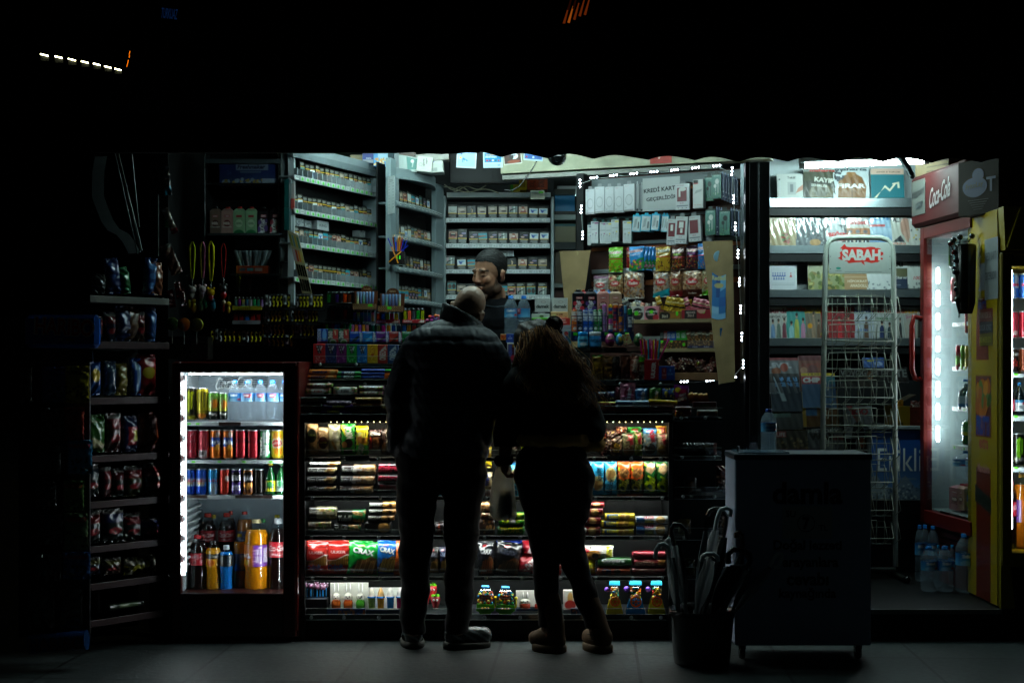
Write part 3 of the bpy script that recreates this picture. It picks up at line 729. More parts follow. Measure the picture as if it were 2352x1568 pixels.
def p3(reg,x,y,sf,off=0):
 px=RX(reg,x);q=sf.pt(px);d=sf.d(px);a=sf.ang
 return arr([q[0]-sin(a)*off,q[1]+cos(a)*off,Z(RY(reg,y),d)])
mods=[('B',345,410,90),('B',490,350,2),('B',695,328,4),('B',905,310,3),('B',1115,290,0),('B',1330,272,3),('B',1548,248,4),('B',1768,228,3),('B',1928,285,85),('B',1945,575,88),('B',1962,860,88),('B',1990,1145,87),('B',2005,1435,88),('N',2018,360,88),('N',2030,645,88),('N',2045,930,88),('N',1930,1065,-3),('N',1700,1100,8),('N',1430,1112,3)]
lm=[('B',357,680,87),('B',372,950,88)]
def ledchain(desc,ms):
 parts=[];cable=MB();pts=[p3(r,x,y,BD,-.035)for r,x,y,a in ms];pp=[]
 for a,b in zip(pts[:-1],pts[1:]):pp+=[a,(a*.7+b*.3)+arr([0,0,-.004]),(a*.35+b*.65)+arr([0,0,-.007])]
 cable.tube(pp+[pts[-1]],.0018,'a0a8a4',GL,6);parts.append(('cable',cable))
 for(r,x,y,a),p in zip(ms,pts):
  a=rad(a);m=MB();ux=arr([cos(a)*cos(BD.ang),cos(a)*sin(BD.ang),sin(a)])
  m.tube([p-ux*.029,p+ux*.029],.0075,'30343a',GL,8);L3=MB()
  for i in(-1,0,1):L3 .sphere(p+ux*i*.0185+arr([-.002,-.008,0]),.0048,'e8f4ff','led',10)
  parts.append(('led_module',m,[('led_bulb',L3)]))
 return FX('led_chain',desc,'LED chain',parts)
ledchain('white LED module chain running along top, right side and bottom of the accessory board',mods)
ledchain('short white LED module chain down the left edge of the accessory board',[mods[0]]+lm)if False else ledchain('short white LED module chain down the left edge of the accessory board',lm)
#  central sweets rack
def screws(mb,xs,y,d,r=.009):
 for x in xs:
  mb.lathe([(.0003,-.006),(r*.6,-.006),(r,-.002),(r,.0)],'9aa0a0',ME,14,(X(x,d),Y(d),Z(y,d)),axis='y')
def acryl(x0,x1,y0,y1,d,sx=(),brand=(),lab=None):
 'clear front strip with edge light painted as pale strips, screws and a name card'
 a=MB();pb(a,x0,y0,x1,y1,d,.003,'ffffff','acrylic',.0004)
 e=MB();pb(e,x0,y0-.5,x1,y0+.25,d,.0035,'a4acA4',GL,.0003);pb(e,x0,y1-.6,x1,y1+.2,d,.0035,'98a09c',GL,.0003)  # pale strips stand for light caught along the cut edges
 subs=[('edge',e)]
 for x in sx:s=MB();screws(s,[x],(y0+y1)/2+(y1-y0)*.28,d);subs.append(('screw',s))
 out=[('acrylic_front',a,subs)]
 for(b0,b1,c0,c1)in brand:
  m=MB();w=X(b1,d)-X(b0,d);h=Z(c0,d)-Z(c1,d)
  m.box(X(b0,d),Y(d)+.005,Z(c1,d),X(b1,d),Y(d)+.006,Z(c0,d),'606468',CD,.0003)
  m.panel(X(b0,d),Z(c1,d),X(b1,d),Z(c0,d),Y(d)+.0045,art(w,h,'72767a',[('t','ViViDENT',.5,.5,.62,'14164a',0,.40 if b1-b0<75 else.34,.035)],.0022),CD)
  out.append(('name_card',m))
 return out
RK=[]
DR=7.1
b=MB();pb(b,690,960,700,1468,DR,.42,'141617','dark');RK.append(('side_panel',b))
b=MB();pb(b,1536,960,1545,1468,DR,.42,'141617','dark');RK.append(('side_panel',b))
b=MB();b.box(X(700,DR),Y(DR)+.33,.1,X(1536,DR),Y(DR)+.345,Z(960,DR),'1b1e1f',EN);RK.append(('back_panel',b))
b=MB();pb(b,696,1424,1540,1468,DR+.05,.3,'050505','dark');RK.append(('plinth',b))
b=MB();pb(b,690,951,1545,962,DR,.42,'101213','dark');pb(b,690,962,1545,970,DR,.008,'101213','dark');RK.append(('top_panel',b))
TR=[(1033,1058,1052),(1125,1148,1142),(1216,1239,1232),(1308,1332,1326),(1397,1423,1412)]
for i,(a0,a1,fl)in enumerate(TR):
 b=MB();b.box(X(700,DR),Y(DR)+.012,Z(fl,DR)-.006,X(1536,DR),Y(DR)+.33,Z(fl,DR),'2a2e30' if i<4 else '50585a',EN)
 b.box(X(700,DR),Y(DR)+.005,Z(a1,DR)-.004,X(1536,DR),Y(DR)+.0115,Z(fl-2,DR),'0c0d0e',GL)
 RK.append(('shelf',b))
 br=[(781,848,1046,1057),(1395,1475,1046,1057)]if i==0 else[]
 sx=[(x+(3 if i%2 else 0))for x in(715,790,870,950,1032,1113,1195,1285,1365,1450,1518)]
 RK+=acryl(703,1530,a0,a1,DR,[s for s in sx if s<1530],br)
def ledbar(x0,x1,y,d,col='e8f6ff',dots=False,dy=.0,mat='ledsoft'):
 m=MB()
 if dots:
  x=x0
  while x<x1:
   m.sphere((X(x,d),Y(d)-.001,Z(y,d)),.0021,'ffe9a0' if int(x/14)%4 else 'e8ffd0',mat,8);x+=14.1
 else:m.box(X(x0,d),Y(d)+dy,Z(y,d)-.004,X(x1,d),Y(d)+dy+.008,Z(y,d),col,mat,.0005)
 return m
RK.append(('led_strip',ledbar(760,1532,968.8,DR-.002,dots=True)))
RK.append(('led_strip',ledbar(704,1532,964.5,DR,dy=.02,mat='ledrack',col='fff6dc')))
for i,(a0,a1,fl)in enumerate(TR[:4]):RK.append(('led_strip',ledbar(704,1532,fl+4.5,DR,dy=.016,mat='ledrack',col='f0faf4')))
FX('sweets_rack','wide black sweets rack with five clear fronted lit shelves behind the customers','display rack',RK)
b=MB();b.box(-.012,.0,-.04,.012,.02,.04,'e0e4e4',EN);e=MB();e.box(-.008,-.004,-.036,.008,0,.036,'ffffff','led',.003)
FX('small_lamp','small glaring white lamp low between red fridge and sweets rack','lamp',[('housing',b),('light',e)],(X(679,7.06),Y(7.06),Z(1345,7.06)))
def tray(name,desc,x0,x1,y0,y1,d,floor,depth=.14,sx=(),brand=(),col='121415',xr=None,drop=0):
 p=[];b=MB();b.box(X(x0,d),Y(d)+.004,Z(y1,d),X(x1,d),Y(d)+depth,Z(floor,d),col,'dark');
 if drop:b.box(X(x0,d),Y(d)+depth*.6,Z(y1+drop,d),X(x1,d),Y(d)+depth,Z(y1,d),'08090a','dark')
 p.append(('deck',b));p+=acryl(x0,x1,y0,y1,d,sx,brand)
 return FX(name,desc,'tray',p)
tray('sweets_tray','lowest clear fronted black tray on the left above the sweets rack',686,1000,932,957,7.13,950,.13,(712,782))
tray('sweets_tray','black tray with name card holding round wafer packs, third step from top on left',700,1000,905,919,7.24,914,.12,(),[(752,850,909,919)])
tray('sweets_tray','narrow clear fronted tray of sweet rolls on left stepped counter',706,1000,872,884,7.32,880,.12,(755,838))
tray('sweets_tray','clear fronted tray of chewing gum boxes at top of left stepped counter',722,1000,818,842,7.42,836,.16,(735,818),(),'121415',None,30)
tray('sweets_tray','clear fronted upper tray of tall gum boxes under the lighters',735,1010,778,792,7.55,788,.14)
tray('sweets_tray','top black tray with name card holding gum jars, right counter',1312,1478,795,809,7.3,806,.22,(1321,1386),[(1357,1440,798,809)])
tray('sweets_tray','middle black tray with two name cards and muesli bars, right counter',1330,1549,872,884,7.22,882,.2,(1425,1517),[(1342,1414,874,884),(1444,1512,874,884)])
tray('sweets_tray','lower clear fronted tray of long wrapped bars, right counter',1300,1549,933,961,7.12,954,.16,(1359,1473))
tray('sweets_tray','small clear side tray with red bars right of the counter',1549,1660,936,966,7.05,959,.17,(1565,1620),[(1580,1650,955,966)])
ct=MB();pb(ct,700,842,1545,951,7.5,.5,'08090a','dark');pb(ct,735,800,1312,842,7.75,.5,'101112','dark')
FX('counter','black shop counter hidden behind sweets trays and customers','counter',[('counter',ct)])
SR=[]
b=MB();b.prism([(X(1545,7.15),.02),(X(1690,7.15),.02),(X(1655,7.15),Z(960,7.15)),(X(1545,7.15),Z(960,7.15))],Y(7.35),Y(7.4),'0a0b0b','dark');SR.append(('back_panel',b))
for i,(y,x1)in enumerate([(1048,1658),(1138,1672),(1232,1680),(1322,1688)]):
 b=MB();pb(b,1549,y,x1,y+8,7.12,.22,'0c0d0d','dark');SR.append(('shelf',b));SR+=acryl(1549,x1,y-20,y+8,7.1,(1567+i*2,1640+i))
FX('side_rack','dark narrow rack of scarcely lit sweets right of the lit rack','display rack',SR)
#  cigarette shelving
CA=Surf(678,7.7,868,8.5);CB=Surf(906,8.2,1007,8.855)
AL=[2.406,2.225,2.043,1.855]
p=[]
def tags(n,w,h,bgc='9aa3a6',g='48d838',seed=1):
 rs=random.Random(seed);ops=[]
 for i in range(n):
  x=(i+.5)/n;ops+=[Rc(x-.36/n,.2,x+.36/n,.9,'c8d0ce')]
  if rs.random()<.8:ops.append(El(x+.05/n,.45,.2/n,.3,g))
  else:ops.append(Rc(x-.25/n,.5,x+.25/n,.6,'505860'))
 return art(w,h,bgc,ops,.0026)
b=MB();sb(b,CA,676,872,1.62,2.60,.01,'0b0c0d','dark',off=.1);p.append(('back_panel',b))
b=MB();sb(b,CA,866,868.5,1.62,2.58,.12,'788488',EN);p.append(('side_panel',b))
b=MB();sb(b,CA,673,868,2.535,2.575,.1,'8c979b',EN);sb(b,CA,673,868,2.5,2.535,.02,'727e82',EN);p.append(('top_panel',b))
for i,z in enumerate(AL):
 s=MB();sb(s,CA,677,867,z-.01,z,.1,'808a8e',EN,off=.012);l=MB();sb(l,CA,676,867,z-.028,z,.008,'a4aeb2',EN,img=tags(17,.88,.028,seed=i));
 u=MB()
 for k_ in range(18):
  px=CA.a;q=CA.pt(676)+(CA.pt(867)-CA.pt(676))*(k_+.5)/18;m=MB();m.box(-.003,-.006,0,.003,.05,.038,'8a9498',GL,.001);m.xf(MTr((q[0],q[1],z+.001))@MRo(CA.ang,4,'Z'))
  u.v+=m.v;
  u.c+=m.c;u.mats=u.mats or m.mats
  for g_,mi,sm in zip(m.f,m.m,m.sm):u.f.append(g_+u.n);u.m.append(mi);u.sm.append(sm)
  u.n+=m.n
 p.append(('shelf',s,[('price_strip',l),('pack_dividers',u)]))
FX('cigarette_shelf_unit','long angled grey cigarette shelf unit with green price dots on the left','shelf unit',p)
p=[];BL=[2.319,2.123,1.942,1.761]
b=MB();sb(b,CB,904,1012,1.55,2.55,.01,'0b0c0d','dark',off=.1);p.append(('back_panel',b))
b=MB();sb(b,Surf(870,8.5,906,8.2),872,905,1.5,2.62,.03,'525c60',EN);p.append(('corner_panel',b))
b=MB();sb(b,CB,893,906,1.5,2.56,.03,'76858a',EN,off=-.01);p.append(('side_post',b))
b=MB();sb(b,CB,998,1016,1.5,2.50,.03,'76858a',EN,off=-.01);p.append(('side_post',b))
AR=MB();A0=CB.pt(904);B0=CB.pt(1000);n=16
V=[];a=CB.ang
top=[];bot=[]
for i in range(n+1):
 t=i/n;q=A0+(B0-A0)*t;out=.09*sin(PI*t);x=q[0]+sin(a)*out;y=q[1]-cos(a)*out
 top.append((x,y,2.515));bot.append((x,y,2.455))
P=arr([bot,top]);AR.grid(P,'7c8a8e',EN);AR.add(arr(top+[tuple(B0)+(2.515,),tuple(A0)+(2.515,)]),[list(range(n+3))],'6c787c',EN,False);AR.add(arr(bot+[tuple(B0)+(2.455,),tuple(A0)+(2.455,)]),[list(range(n+3))[::-1]],'303436',EN,False)
p.append(('header',AR))
for i,z in enumerate(BL):
 s=MB();sb(s,CB,906,1000,z-.012,z,.1,'5c686c',EN,off=.0);l=MB()
 pts=[]
 for j in range(13):
  t=j/12;q=CB.pt(902)+(CB.pt(1008)-CB.pt(902))*t;out=.03*sin(PI*t)+.012;pts.append((q[0]+sin(a)*out,q[1]-cos(a)*out,z-.014))
 l.tube(pts,.017,'7e8c90',EN,12)
 m=MB()
 for j in range(12):
  t=(j+.6)/12.6;q=arr(pts[0])*(1-t)+arr(pts[-1])*t;out=.03*sin(PI*t)
  c=MB();c.box(-.013,0,-.009,.013,.002,.009,'b4bcbe',CD);c.box(-.009,-.001,-.004,.009,.0,.003,'5a6064',CD);c.xf(MTr((q[0]+sin(a)*(out+.018),q[1]-cos(a)*(out+.018),z-.013))@MRo(a,4,'Z'))
  m.v+=c.v;m.c+=c.c
  if not m.mats:m.mats=[CD]
  for g_,mi,sm in zip(c.f,c.m,c.sm):m.f.append(g_+m.n);m.m.append(mi*0);m.sm.append(sm)
  m.n+=c.n
 p.append(('shelf',s,[('rail',l),('price_tags',m)]))
FX('cigarette_shelf_unit','curved grey corner unit of cigarette shelves beside the seller','shelf unit',p)
p=[];DC=9.0
b=MB();b.box(X(1022,DC),Y(DC)+.16,1.3,X(1266,DC),Y(DC)+.17,Z(452,DC),'0a0b0c','dark');p.append(('back_panel',b))
b=MB();pb(b,1019,450,1023.5,760,DC,.17,'9aa6aa',EN);p.append(('side_post',b))
b=MB();pb(b,1266,452,1272.5,760,DC,.17,'98a4a8',EN);p.append(('side_post',b))
b=MB();pb(b,1026,442,1265,453,DC-.02,.17,'b4bcc0',EN);p.append(('top_panel',b))
for i,(y0,y1)in enumerate([(500.5,511),(559,570),(618.5,628.5),(677,688),(736,747)]):
 s=MB();s.box(X(1024,DC),Y(DC)+.006,Z(y0,DC)-.012,X(1264,DC),Y(DC)+.16,Z(y0,DC),'808a8e',EN)
 l=MB();pb(l,1023,y0,1264,y1,DC-.006,.012,'c4ccd0',EN,.003);w=X(1264,DC)-X(1023,DC)
 ops=[]
 for j in range(10):
  x=.05+j*.0957;ops+=[Rc(x-.03,.12,x+.05,.88,'d6dcde'),('t',['KING','SLIM','BLUE','RED','GREY'][(i+j)%5],x-.002,.66,.2,'404850',0,.036),('t','BOX',x-.002,.33,.2,'404850',0,.024),('t','35',x+.034,.5,.25,'505860',0,.012)]
 l.panel(X(1024,DC),Z(y1,DC)+.003,X(1263,DC),Z(y0,DC)-.003,Y(DC)-.0075,art(w,.026,'c4ccd0',ops,.0022,300),CD)
 p.append(('shelf',s,[('price_strip',l)]))
FX('cigarette_shelf_unit','straight cigarette shelf unit with white price strips behind the seller','shelf unit',p)
PIC=[]
def cig(pic,long=False,flip=False):
 bgc='15150f' if True else '1b1b1b'
 if flip:
  o=[Rc(.1,.86,.75,.89,'b0b4b0'),Rc(.1,.80,.85,.83,'b0b4b0'),Rc(.1,.74,.6,.77,'b0b4b0'),Rc(.02,.62,.98,.67,'e8b810')];y0,y1=.04,.61
 else:
  o=[Rc(.3,.9,.7,.92,'70746c'),Rc(.02,.33,.98,.38,'e8b810'),Rc(.1,.26,.9,.29,'a0a4a0'),Rc(.15,.19,.85,.22,'a0a4a0'),Rc(.1,.12,.9,.15,'a0a4a0'),Rc(.3,.05,.9,.08,'a0a4a0')];y0,y1=.38,.84
 m=(y0+y1)/2;q=(y1-y0)/2
 P={'mouth':[Rc(.02,y0,.98,y1,'b08070'),El(.5,m,.42,q*.8,'7c2420'),El(.5,m-q*.1,.3,q*.5,'200808'),El(.5,m+q*.4,.26,q*.16,'d8ccb0'),El(.5,m-q*.55,.22,q*.2,'b86058')],'hand':[Rc(.02,y0,.98,y1,'28a0b8'),Po([(.02,m-q*.5),(.5,m-q*.3),(.9,m-q*.1),(.92,m+q*.1),(.5,m+q*.3),(.02,m+q*.2)],'a87058')],'blue':[Rc(.02,y0,.98,y1,'dce8ee'),Po([(.15,m+q*.6),(.85,m+q*.3),(.6,m),(.45,m-q*.7),(.3,m-q*.5)],'3858b0'),El(.6,m+q*.4,.3,q*.25,'88b8dc')],'dark':[Rc(.02,y0,.98,y1,'14141c'),El(.65,m+q*.4,.25,q*.3,'7c6c98'),El(.35,m-q*.3,.2,q*.3,'c89888')],'skin':[Rc(.02,y0,.98,y1,'c0a090'),Po([(.1,y0),(.4,m),(.3,y1),(.6,y1),(.75,m),(.9,y0)],'a05c4c'),El(.5,m,.15,q*.3,'e0d0c8')],'scan':[Rc(.02,y0,.98,y1,'808a88'),Rc(.55,y0,.68,y1,'d8e0dc'),Po([(.1,y0),(.2,m),(.8,m+q*.5),(.8,m+q*.3),(.3,m-q*.3)],'181818'),Rc(.1,m,.3,y1,'b09098')],'white':[Rc(.02,y0,.98,y1,'cdd2ce'),El(.5,m-q*.2,.3,q*.5,'98a09c'),El(.5,m,.28,q*.5,'cdd2ce')],'face':[Rc(.02,y0,.98,y1,'4c8c90'),El(.28,m,.22,q*.7,'604c44'),El(.74,m,.2,q*.75,'3c3430')],'baby':[Rc(.02,y0,.98,y1,'a09080'),El(.45,m+q*.3,.28,q*.4,'c8b4a8'),El(.6,m-q*.4,.3,q*.3,'504038')],'bone':[Rc(.02,y0,.98,y1,'101010'),Po([(.45,y1-.02),(.65,m+q*.2),(.6,y0+.04),(.45,y0+.04),(.5,m)],'b89878')]}
 return bgc,o+P[pic]
PICD=dict(mouth='open mouth picture',hand='arm on turquoise picture',blue='blue and white picture',dark='near black picture',skin='pink skin picture',scan='striped grey picture',white='plain white picture',face='two heads picture',baby='beige figure picture',bone='thin figure on black picture')
rs=random.Random(11)
keys=list(PICD)
def cigrow(surf,x0,x1,n,z,place,hh=.082,ww=.0475,pics=None,off=.02,grp='',fl=0):
 A=surf.pt(x0);B=surf.pt(x1)
 for i in range(n):
  pc=(pics[i%len(pics)]if pics else rs.choice(keys));f=rs.random()<fl
  bgc,ops=cig(pc,flip=f);h=hh+rs.choice([0,0,0,.006,-.004]);key=('cigp',pc,f,round(h,3),ww)
  if key not in TPL:TPL[key]=[(q[0],q[1].mesh('cigarette_pack'))for q in k_cig(ww,h,dict(bg=bgc,ops=ops))]
  t=(i+.5)/n;q=A+(B-A)*t;a=surf.ang
  thing('cigarette_pack','pack with '+PICD[pc],'cigarette pack',TPL[key],place,grp,(q[0]-sin(a)*off,q[1]+cos(a)*off,z),(rad(-3),rad(rs.uniform(-2.5,2.5)),a+rad(rs.uniform(-4,4))))
W5=['top','second','third','fourth']
for i,(x0,n,fl)in enumerate([(697,15,.9),(681,17,.85),(684,17,.5),(706,15,.5)]):cigrow(CA,x0,860,n,AL[i]+.001,'on %s shelf of long angled cigarette unit'%W5[i],grp='cigarette packs on the long angled unit',fl=fl)
for i,(x0,n)in enumerate([(906,10),(905,12),(932,8),(908,12)]):cigrow(CB,x0,996,n,BL[i]+.001,'on %s shelf of curved corner unit'%W5[i],grp='cigarette packs on the curved corner unit',ww=.05,fl=.3 if i<3 else.8)
CR=[([238,340,443,545,662,767,873,978,1083,1188],765,[.087,.078,.078,.078,.085,.085,.088,.085,.072,.072],'white baby bone baby baby baby scan skin blue blue'.split(),0),([240,342,462,560,665,768,880,985,1090,1197],1030,[.09,.092,.078,.078,.077,.077,.075,.075,.076,.078],'mouth dark dark hand dark scan skin dark blue blue'.split(),0),([215,338,445,862,972,1078,1183],1300,[.088,.073,.072,.072,.075,.078,.074],'scan blue hand bone skin dark baby'.split(),0),([232,330,430,770,857,958,1063,1178],1565,[.09,.072,.07,.066,.078,.078,.08,.078],'face baby dark hand mouth scan face scan'.split(),1)]
for r,(xs,yb,hs,pics,fl)in enumerate(CR):
 for j,(x,h,pc)in enumerate(zip(xs,hs,pics)):
  f=fl and j>=4;bgc,ops=cig(pc,flip=f);key=('cigp',pc,f,h,.0555)
  if key not in TPL:TPL[key]=[(q[0],q[1].mesh('cigarette_pack'))for q in k_cig(.0555,h,dict(bg=bgc,ops=ops))]
  px=RX('C',x+47);py=[500.5,559,618.5,677][r]
  thing('cigarette_pack','pack with '+PICD[pc],'cigarette pack',TPL[key],'on %s shelf of straight unit behind seller'%W5[r],'cigarette packs on the straight unit',(X(px,DC),Y(DC)+.012,Z(py,DC)+.0005),(rad(-3),rad(rs.uniform(-3,3)),rad(rs.uniform(-5,5))))
cs=Row('C',DC,'lying above packs behind the seller','spare cartons of cigarettes',t=.05)
cs(CT_,(785,1092,858,1160),'grey striped cigarette carton','9aa0a0',[Rc(.1,.2,.9,.3,'505858'),Rc(.1,.6,.9,.7,'505858')],off=.06,z=Z(RY('C',1160),9));cs(CT_,(860,1092,930,1155),'grey square coded cigarette carton','a8aeb0',[Rc(.2,.2,.8,.8,'707880')],off=.06)
ca=Row('A',CA,'on packs of third angled shelf','spare cartons of cigarettes',t=.05)
ca(CT_,(210,750,290,830),'crumpled grey cigarette carton','8a9296',[Sc(20,.08,('606870','b0b8ba'),0,0,1,1)],off=.04);ca(CT_,(290,765,365,850),'light grey cigarette carton','969ea2',[Sc(20,.08,('606870','c0c8ca'),0,0,1,1)],off=.04);ca(CT_,(375,785,445,862),'small tilted grey carton','8e969a',[Sc(16,.08,('50585c','b0b8ba'),0,0,1,1)],off=.04);ca(CT_,(490,792,610,890),'white box with faint grey print','b4babc',[('t','KING',.5,.5,.3,'505860',0,.6)],off=.03)
ca(CT_,(945,890,1005,960),'white and grey carton at the far end','a4acae',[Sc(12,.08,('60686c','d0d4d4'),0,0,1,1)],off=.04)
#  goods in the lit rack
R1=Row('G',7.13,'on top lit shelf, left part','packs on the lit sweets rack',t=.05)
nb=lambda t,cx,cy,h,c,rot=0,mw=None,b=.025,sh=0:('t',t,cx,cy,h,c,rot,mw,b,sh)
R1('bag',(105,712,215,1012),'tan biscuit bag with black oval','b08a58',[El(.5,.62,.42,.22,'141c10'),nb('BURCAK',.5,.64,.06,'708040',0,.6),Sc(20,.1,('c8a068','a07840'),0,0,1,.35)],full=1)
R1('bag',(215,745,325,1012),'tan biscuit bag with dark red oval','bfa277',[El(.5,.45,.42,.22,'301010'),nb('cookie',.5,.46,.06,'90a020',0,.6),Sc(30,.06,('d8c090','a08050'),0,.7,1,1)],full=1)
R1('bag',(315,715,435,1000),'pale beige bag with wheat ears','b9b894',[Sc(60,.03,('8f8e70','d8d8b8'),0,.1,1,.95),nb('FORM',.62,.62,.2,'d8d8d0',-78,.4,.03,.2),Po([(.3,.45),(.5,.4),(.75,.15),(.6,.12),(.35,.3)],'b08030')],full=1)
R1('bag',(440,710,577,1012),'bright green bag with chocolate biscuit','18a030',[Po([(0,.95),(.25,.95),(.35,.6),(0,.85)],'f0e020'),nb('FORM',.55,.7,.22,'f4f4f0',-72,.36,.04,.2),El(.55,.38,.3,.15,'20140c'),El(.25,.33,.2,.1,'9a6a38'),Rc(.2,.05,.8,.2,'182018')],full=1)
R1('bag',(582,730,705,1012),'yellow and green bag with lemon biscuit','e8d810',[Rc(0,0,1,.35,'28a030'),El(.35,.68,.2,.1,'f8f8b0'),El(.62,.66,.22,.1,'fff060'),Po([(.1,.6),(.5,.66),(.6,.42),(.2,.38)],'c89040'),Po([(.45,.58),(.9,.6),(.85,.4),(.5,.4)],'b07830'),nb('FORM',.4,.2,.2,'f0f4e8',75,.36,.04,.2)],full=1)
R1('bag',(710,768,828,962),'small brown and red wafer pack','4a1c18',[Rc(.05,.68,.95,.88,'2a1412'),nb('KOMBO',.5,.78,.13,'d8d0c8',0,.85,.03),Rc(.02,.05,.25,.6,'b82020'),Po([(.35,.6),(.7,.62),(.95,.3),(.7,.05),(.35,.1)],'8a5830'),Sc(18,.05,('c08048','70401c'),.35,.08,.9,.6)])
R1('bag',(825,760,955,1012),'dark brown wafer pack with white upright lettering','3a2420',[nb('bidolu',.65,.45,.25,'e8e4dc',-90,.6,.03),Po([(.1,.1),(.4,.15),(.35,.5),(.1,.4)],'a07040'),Sc(25,.04,('c8b0a0','60443c'),0,.6,.6,1)])
R2=Row('G',7.13,'on second lit shelf, left','packs on the lit sweets rack',t=.055,crimp=.06)
dk=[nb('Kakao Kremali',.36,.55,.3,'e8e8e4',0,.6,.02,.25),El(.78,.5,.13,.3,'c8a060'),Sc(8,.05,('e0c890','805020'),.62,.2,.95,.8)]
R2('roll',(130,1070,440,1122),'black biscuit roll on top','161210',dk);R2('roll',(108,1122,410,1206),'black cocoa biscuit roll, middle','161210',dk);R2('roll',(100,1208,402,1300),'black cocoa biscuit roll, lower','161210',dk);R2('roll',(108,1302,400,1372),'black cocoa biscuit roll at the bottom','14100e',dk)
sk=[Rc(.38,0,1,1,'b89878'),Sc(16,.07,('d0a060','b07840','e0c090'),.42,.1,.98,.95),nb('Sutlu Kremali',.33,.52,.3,'f0f0ee',0,.56,.02,.25),El(.4,.4,.06,.3,'e8e0d8')]
R2('roll',(440,1104,782,1204),'brown and white biscuit roll, top','241612',sk);R2('roll',(430,1207,772,1298),'brown and white biscuit roll, middle','241612',sk);R2('roll',(420,1300,756,1388),'brown and white biscuit roll, lower','241612',sk)
bk=[nb('Biskrem',.5,.5,.6,'c83048',0,.9,.04,.25)]
R2('roll',(798,1085,1060,1190),'black roll with pink red script, top','0e0c0c',bk);R2('roll',(795,1198,1060,1270),'black roll with pink red script, middle','0e0c0c',bk);R2('roll',(790,1275,1060,1372),'black roll with faint red script, lower','0e0c0c',[nb('Biskrem',.5,.5,.4,'601820',0,.8,.04,.25)])
R3=Row('H',7.13,'on third lit shelf, left','packs on the lit sweets rack',t=.055)
s1=[nb('Sultani',.3,.6,.25,'d8d8d0',0,.4,.02,.2),Sc(14,.06,('e0c890','b08848','70a030'),.35,.1,.95,.9)]
R3('roll',(125,62,405,190),'cream raisin biscuit roll, upper','8a8468',s1+[Rc(0,0,.3,1,'1a1814'),nb('Sultani',.16,.6,.2,'d8d8d0',0,.26)]);R3('roll',(112,196,352,285),'cream raisin biscuit roll, lower','7c7458',s1)
y1=[Rc(.55,.2,.98,.98,'208848'),Sc(12,.07,('d8b070','a87840'),.55,.1,.98,.8),nb('Yulafli',.28,.4,.34,'e0e4dc',0,.45,.03,.2)]
R3('roll',(398,90,686,225),'dark oat biscuit roll with green corner, upper','14180f',y1);R3('roll',(368,226,640,300),'dark oat biscuit roll, lower','14160e',y1)
l1=[Sc(14,.08,('c89850','a87030'),.55,.0,.98,.95),nb('Bitter',.28,.55,.3,'c8c8c0',0,.45,.03)]
R3('roll',(708,12,980,78),'black and gold biscuit roll, top','15120f',l1);R3('roll',(704,80,978,140),'black and gold biscuit roll, second','15120f',l1);R3('roll',(696,142,960,200),'black and gold biscuit roll, third','15120f',l1);R3('roll',(662,202,930,318),'black and gold biscuit roll, bottom','15120f',[El(.72,.45,.2,.4,'b08040'),nb('Burcak',.3,.3,.3,'8a8880',0,.5)])
R4=Row('H',7.13,'on fourth lit shelf, left','packs on the lit sweets rack',t=.06,crimp=.05)
ck=[Po([(.02,.02),(.98,.02),(.98,.5),(.9,.56),(.6,.5),(.02,.38)],'c02820'),Po([(.05,.42),(.4,.44),(.85,.6),(.97,.58),(.97,.3),(.1,.3)],'f0e8e0'),Po([(.07,.4),(.4,.42),(.84,.57),(.93,.55),(.93,.28),(.1,.3)],'7a5020')]+[Rc(.08+.07*i,.29,.11+.07*i,.40+.014*i,'c89038')for i in range(12)]+[nb('Cubuk',.4,.24,.13,'3880c8',8,.66,.04,.2),nb('Kraker',.58,.16,.07,'3880c8',8,.45,.03,.2),nb('ULKER',.5,.66,.07,'e8d0d0',0,.6,.03),Rc(0,.8,1,.83,'a01c18')]
R4('bag',(86,395,315,722),'red stick cracker bag, left one','cc2c24',ck,off=0);R4('bag',(288,390,530,722),'red stick cracker bag, right one','cc2c24',ck,off=.01,roll=1,seed=5);R4('bag',(330,385,552,640),'red stick cracker bag standing behind the front two','c02820',ck,off=.07)
def crax(bgc,name='CRAX',sub='BAHARATLI',st=('c89050','a87038'),tc='f4f4f4',o=0):
 return[Po([(.1,.04),(.95,.04),(.98,.5),(.75,.58),(.4,.4),(.2,.3)],'6a4424')]+[Po([(.2+.07*i,.05),(.25+.07*i,.05),(.38+.07*i,.44+.02*(i%3)),(.33+.07*i,.46+.02*(i%3))],st[i%2])for i in range(9)]+[nb('ETI',.42,.86,.05,'d02020',5,.2),nb(name,.5,.7,.17,'182038',-8,.72,.09),nb(name,.5,.71,.15,tc,-8,.68,.04),nb(sub,.32,.16,.05,'e8e8e0',0,.42)]
R4('bag',(492,400,795,728),'bright green stick cracker bag','10a038',crax(0),roll=4,seed=3);R4('bag',(520,385,730,560),'second green cracker bag behind','0c9030',crax(0),off=.08)
R4('bag',(765,392,975,668),'bright blue stick cracker bag','1068c0',crax(0,sub='PEYNIRLI',st=('e8c050','d0a040')),roll=5,z=Z(1318,7.13));R4('bag',(945,388,1040,732),'orange foil cracker bag partly behind the man','d86018',[Po([(.1,.1),(.9,.1),(.9,.5),(.2,.4)],'a03c10')],roll=4)
R4b=Row('H',7.13,'seen between the man\'s legs','packs on the lit sweets rack',t=.06)
R4b('bag',(1285,452,1390,712),'black cracker bag with upright sticks, left','14100e',crax(0,tc='70707a',st=('a88030','806020')));R4b('bag',(1386,450,1480,705),'navy cracker bag with golden sticks','10183a',crax(0,tc='90a0c0',st=('c8a040','a88030')))
